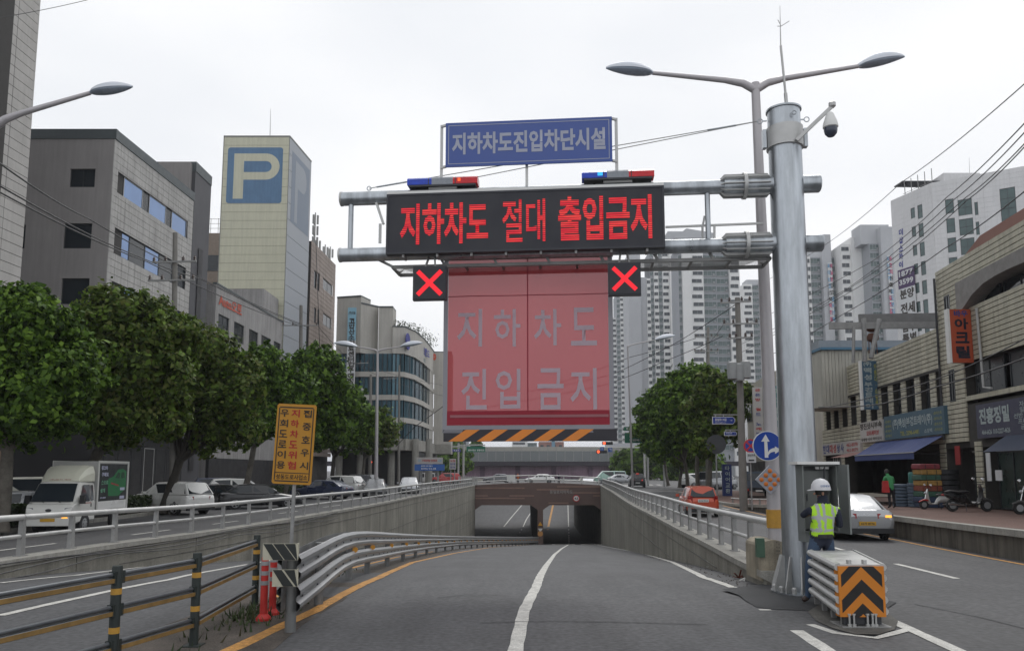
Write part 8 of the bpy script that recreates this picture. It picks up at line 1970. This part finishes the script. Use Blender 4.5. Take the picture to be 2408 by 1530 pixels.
txt('안전제일', hc + Vector((.01, -.142, .055)), (1, 0, 0), UP, .14, .03, mat('helmet_text_blue', (.03, .1, .3), .5, var=0), t, depth=.006)
MB().lathe((J['pelvis'].x, J['pelvis'].y, J['pelvis'].z + .06), [(.165, -.03), (.168, .0), (.165, .03)], 20).build('belt', black, t, True)
# man in the green shirt
GYm = 32.; zg = zs(GYm) + hz_(GYm)
def standing(x, Y, z0, h=1.7, face=0., lean=0., lod=2, arms=0.):
    b = Vector((x, Y, z0)); s = h / 1.72; f = Vector((-math.sin(face), math.cos(face), 0)); r = Vector((f.y, -f.x, 0)); g = lambda a, c, zz: b + r * a * s + f * c * s + UP * zz * s
    J = dict(pelvis=g(0, 0, .93), waist=g(0, .02 + lean * .12, 1.08), chest=g(0, .03 + lean * .35, 1.32 - lean * .06), neck=g(0, .03 + lean * .55, 1.48 - lean * .12), head=g(0, .05 + lean * .7, 1.6 - lean * .16), crown=g(0, .05 + lean * .75, 1.66 - lean * .17), l_hip=g(-.09, 0, .88), r_hip=g(.09, 0, .88), l_knee=g(-.1, .03, .48), r_knee=g(.1, .02, .48), l_ankle=g(-.11, -.02, .09), r_ankle=g(.11, -.02, .09), l_toe=g(-.13, .13, .04), r_toe=g(.13, .13, .04))
    c = J['chest']
    for sd, q in (('l', -1), ('r', 1)):
        J[sd + '_sh'] = c + r * .18 * q * s + UP * .07 * s; J[sd + '_el'] = c + r * .25 * q * s - UP * .2 * s + f * .02 * s; J[sd + '_wr'] = c + r * .2 * q * s + (UP * -.38 + f * .12) * s if not arms else c + r * .14 * q * s + (UP * -.2 + f * .25) * s
    return J
gs = mat('green_shirt', (.05, .24, .09), .8, var=.12, scale=8); dkt = mat('dark_trousers', (.012, .012, .016), .85, var=.2)
px_ = P(2096, 1150, GYm).x
t, ob, to, ba = figure('person', 'man in green shirt and dark trousers seen from behind at the shop entrance', standing(px_, GYm, zg, 1.62, .1, .35, arms=1), dict(skin=skin, top=gs, legs=dkt, shoes=black))
MB().lathe(ba + Vector((-.02, .28, 1.49)), [(.02, -.1), (.1, -.05), (.105, .03), (.07, .1), (.01, .12)], 14).build('hair', hair_m, t, True)
c = P(2082, 1140, GYm - .1); m = MB(); m.hexa([c + Vector(q) for q in ((-.14, -.06, -.3), (.14, -.06, -.3), (.14, .06, -.3), (-.14, .06, -.3), (-.12, -.02, .18), (.12, -.02, .18), (.12, .02, .18), (-.12, .02, .18))]); tag(m.build('bag', mat('red_bag', (.4, .02, .02), .6)), 'red bag held at the left of the man in green', 'bag')
for x, lb, m_, mt in ((1218, 'small figure in orange walking behind the bridge railing left of the white sedan', 1, mat('orange_shirt', (.5, .15, .06), .8)), (1314, 'small figure in dark clothes behind the bridge railing right of the white sedan', 0, navy_s)):
    figure('person', lb, standing(P(x, 1106, 109).x, 109, 0, 1.7, .3, 0, arms=0), dict(skin=skin, top=mt, legs=dkt, shoes=black), 1, False)
# ---------------------------------------------------------------- scooters and motorbike
chrome = mat('chrome', (.6, .6, .6), .15, .9, var=.05)
def scooter(label, rx_, fx_, gy, Y, bodym, accent, seatm=black, s=1., flip=False, group='two-wheelers parked by the shops'):
    a, b = P(rx_, gy, Y), P(fx_, gy, Y); z0 = zs(Y) + hz_(Y); L = (b.x - a.x); t = thing('scooter', label, 'scooter', ((a.x + b.x) / 2, Y, z0), 0, group)
    def q(u, v, d=0): return Vector((a.x + L * u, Y + d, z0 + v * abs(L) / 1.3))
    k = abs(L) / 1.3
    for u, rr_ in ((0, .23), (1, .23)):
        wh = MB().tube([q(u, .23, -.055 * k), q(u, .23, -.03 * k), q(u, .23, .03 * k), q(u, .23, .055 * k)], [rr_ * k * .92, rr_ * k, rr_ * k, rr_ * k * .92], 20).build('wheel', tyre_m, t, True)
        MB().tube([q(u, .23, -.06 * k), q(u, .23, .06 * k)], .13 * k, 14).build('rim', rim_m, wh, True)
    def loft(path, name, m_):
        m = MB(); R = []
        for u, v, hw_, hh in path:
            c = q(u, v); R.append([c + Vector((0, math.cos(x) * hw_ * k, math.sin(x) * hh * k)) for x in np.linspace(0, 2 * math.pi, 11)[:-1]])
        n = 10
        for j in range(n): m.strip([r[j] for r in R], [r[(j + 1) % n] for r in R])
        m.poly(R[0]); m.poly(R[-1]); return m.build(name, m_, t, True)
    loft([(-.24, .66, .05, .03), (-.12, .6, .11, .1), (.12, .52, .14, .16), (.36, .5, .14, .18), (.48, .4, .13, .12), (.54, .3, .12, .06)], 'rear_body', bodym)
    loft([(-.2, .74, .06, .02), (-.05, .76, .11, .05), (.2, .72, .14, .06), (.42, .74, .11, .05), (.5, .72, .05, .03)], 'seat', seatm)
    loft([(.5, .28, .14, .04), (.7, .27, .15, .04), (.8, .34, .15, .05)], 'footboard', bodym)
    loft([(.76, .3, .14, .06), (.84, .55, .17, .07), (.86, .8, .15, .08), (.84, .95, .1, .06)], 'front_shield', bodym)
    loft([(.82, .45, .07, .05), (1.0, .47, .07, .05), (1.18, .38, .05, .03)], 'front_mudguard', accent)
    MB().tube([q(1, .23), q(.86, .9), q(.82, 1.02)], .028 * k, 8).build('fork', chrome, t, True)
    MB().tube([q(.8, 1.03, -.3 * k), q(.82, 1.02, -.1 * k), q(.82, 1.02, .1 * k), q(.8, 1.03, .3 * k)], .016 * k, 8).build('handlebar', black, t, True)
    for d in (-.24, .24): m_ = MB().tube([q(.82, 1.03, d * k), q(.8, 1.2, d * k * 1.2)], .008 * k, 5).build('mirror', black, t); MB().tube([q(.8, 1.22, d * k * 1.2 - .01), q(.8, 1.22, d * k * 1.2 + .05 * k)], .05 * k, 10).build('mirror_glass', chrome, m_)
    MB().tube([q(.9, .82, -.04 * k), q(.93, .82, 0), q(.9, .82, .04 * k)], .06 * k, 10).build('headlight', head_m, t, True); MB().tube([q(-.26, .62, -.05 * k), q(-.26, .62, .05 * k)], .035 * k, 8).build('tail_lamp', tail_m, t, True)
    MB().tube([q(.3, .25, -.12 * k), q(-.15, .3, -.14 * k)], [.03 * k, .055 * k], 10).build('exhaust', chrome, t, True); MB().bar(q(.4, .3), q(.36, .0, -.12 * k), .02, .02).build('stand', dark, t)
    return t
scooter('black scooter with round mirrors parked facing right by the glass door', 2239, 2320, 1187, 29.4, mat('scooter_black', (.014, .014, .015), .25), mat('scooter_grey', (.1, .1, .1), .3))
scooter('white and red scooter parked behind the black one, facing left', 2232, 2172, 1180, 31.2, mat('scooter_white', (.45, .45, .44), .3), mat('scooter_red', (.35, .02, .02), .3))
scooter('motorbike cut off by the right edge of the picture', 2480, 2396, 1183, 27.4, mat('scooter_black', (.014, .014, .015), .25), MATS['scooter_grey'])
# ---------------------------------------------------------------- goods in front of the shop
cols_g = [('dark_red_bundle', (.2, .03, .04)), ('ochre_bundle', (.33, .19, .05)), ('green_bundle', (.04, .1, .07)), ('ochre_bundle', (.33, .19, .05)), ('rust_red_bundle', (.2, .05, .03)), ('green_bundle', (.04, .1, .07)), ('navy_bundle', (.03, .05, .1)), ('navy_bundle', (.03, .05, .1))]
names_ = ['topmost dark red', 'upper ochre', 'upper dark green', 'lower ochre', 'rust red', 'lower dark green', 'navy, second from the bottom', 'bottom navy']
Yg = 33.; z0g = zs(Yg) + hz_(Yg); xg = P(2180, 1150, Yg).x; hB = (P(0, 1090, Yg).z - z0g) / 8
for i in range(8):
    nm, c_ = cols_g[i]; z = z0g + hB * (7 - i); dx = rg.uniform(-.04, .04); m = MB(); W_, D_ = .41, .38
    p = []
    for zz, e in ((0, .04), (.03, 0), (hB - .035, 0), (hB - .006, .04)): p.append([(xg + dx + sx_ * (W_ - e), Yg + sy_ * (D_ - e), z + zz) for sx_, sy_ in ((-1, -1), (1, -1), (1, 1), (-1, 1))])
    for j in range(3): m.add(p[j] + p[j + 1], [(0, 1, 5, 4), (1, 2, 6, 5), (2, 3, 7, 6), (3, 0, 4, 7)])
    m.poly(p[3]); m.poly(p[0]); t = thing('bundle', names_[i] + ' strapped bundle in the tall coloured stack at the shop', 'bundle', (xg, Yg, z), group='stacked bundles at the shop'); m.build('wrap', mat(nm, c_, .6, var=.25, scale=7), t)
    for sx_ in (-.2, .2): MB().box(xg + dx + sx_ - .015, xg + dx + sx_ + .015, Yg - D_ - .006, Yg - D_ + .0, z + .02, z + hB - .03).build('strap', black, t)
bl_g = mat('blue_grey_bale', (.07, .1, .14), .6, var=.3, scale=9, stretch=(1, 1, 6))
for i, (x, y0_, y1_, Y, lb) in enumerate(((2122, 1137, 1188, 34.5, 'wide blue-grey shrink-wrapped pallet stack right of the man in green'), (2147, 1135, 1190, 33.6, 'narrow blue-grey wrapped stack left of the coloured bundles'), (2222, 1103, 1142, 34.6, 'dark grey tarpaulin-covered stack behind the scooters'))):
    a = P(x, y0_, Y); zb = zs(Y) + hz_(Y); w_ = (.36, .2, .5)[i]; m = MB(); n = 7; 
    for k in range(n):
        z_a = zb + (a.z - zb) * k / n; m.lathe((a.x, Y, z_a), [(w_ * 1.1, .01), (w_ * 1.2, .03), (w_ * 1.2, (a.z - zb) / n - .03), (w_ * 1.1, (a.z - zb) / n - .008)], 10)
    tag(m.build('pallet_stack', bl_g if i < 2 else dark, None, True), lb, 'pallet stack', 'wrapped stacks at the shop')
t = thing('drum', 'teal plastic drum and sheets leaning right of the man in green', 'drum', P(2144, 1130, 33.9)); MB().lathe(P(2146, 1118, 33.9), [(.16, -.35), (.18, -.3), (.18, .1), (.14, .16)], 12).build('shell', mat('teal_plastic', (.03, .15, .13), .5), t, True)
# red board and notices on the pier by the glass door
for x, y, w_, h_, m_, lb in ((2252, 1070, .22, .4, mat('red_notice', (.3, .03, .03), .6), 'small dark red notice board on the tiled pier beside the glass door'), (2325, 1097, .16, .55, ban_w, 'white upright notice on the pier left of the right-hand doors'), (2349, 1117, .24, .2, ban_w, 'small white framed plate beside the right-hand door')):
    Yq = RP.hit(x, y, .06)[0]; c = RP.pt(*RP.hit(x, y, .08), .08); m = MB(); m.obox(c, RP.d * w_, RP.n * .015, UP * h_); tag(m.build('notice', m_), lb, 'notice', 'notices on the shop piers')
# ---------------------------------------------------------------- dark blue pickup parked at the right
Yt = 58.; c = P(1785, 1150, Yt); t = thing('pickup_truck', 'dark blue-grey pickup truck with open bed parked behind the orange hazard lamps', 'truck', (c.x, Yt, zs(Yt) + .12), RT(-14), 'cars on the streets'); pk = dict(parent=t, local=True)
gbm = mat('pickup_blue_grey', (.06, .08, .11), .35, .3, var=.1)
MB().box(-.86, .86, -.0, 2.9, .72, .8).build('bed_floor', dark, **pk)
for x0, x1, y0_, y1_ in ((-.88, -.83, 0, 2.9), (.83, .88, 0, 2.9), (-.83, .83, -.03, .03)): MB().box(x0, x1, y0_, y1_, .8, 1.18).build('bed_side', gbm, **pk)
m = MB(); m.hexa([(-.84, 2.95, .5), (.84, 2.95, .5), (.84, 4.6, .5), (-.84, 4.6, .5), (-.78, 3.0, 2.0), (.78, 3.0, 2.0), (.78, 4.1, 2.0), (-.78, 4.1, 2.0)]); m.build('cab', gbm, **pk); MB().poly([(-.66, 2.96, 1.25), (.66, 2.96, 1.25), (.62, 2.975, 1.85), (-.62, 2.975, 1.85)]).build('rear_window', glass, **pk)
for x in (-.8, .8): MB().bar((x, 2.7, 1.2), (x, 2.9, 2.1), .05, .05).build('head_frame', dark, **pk); MB().box(x - .08, x + .08, -.06, -.03, .55, .7).build('tail_lamp', tail_m, **pk)
MB().box(-.25, .25, -.06, -.03, .5, .62).build('number_plate', plate_w, **pk)
for y in (.8, 3.9):
    for s in (-1, 1):
        wh = MB().lathe((s * .66, y, .36), [(.3, 0), (.36, .03), (.36, .17), (.3, .2)], 16, (s, 0, 0)).build('wheel', tyre_m, smooth=True, **pk); MB().lathe((s * .85, y, .36), [(.2, 0), (.2, .02)], 12, (s, 0, 0)).build('rim', rim_m, wh, local=True)
# grey parking rails on the right verge and low kerb island
t = thing('low_fence', 'low weathered fence rail along the right pavement beyond the red hatchback', 'fence', (KR[3].x + .6, 40, 0))
for k in range(9): Y = 33 + k * 2.2; MB().box(kxs(Y) + .5, kxs(Y) + .58, Y, Y + .08, zs(Y) + hz_(Y), zs(Y) + hz_(Y) + .32).build('post', galv_d, t)
MB().tube([(kxs(Y) + .54, Y, zs(Y) + hz_(Y) + .3) for Y in np.arange(33, 51.5, 2)], .04, 6).build('rail', galv_l, t, True)
for m_ in list(TXT.values()): bpy.data.meshes.remove(m_)
bpy.data.scenes.remove(TMP)
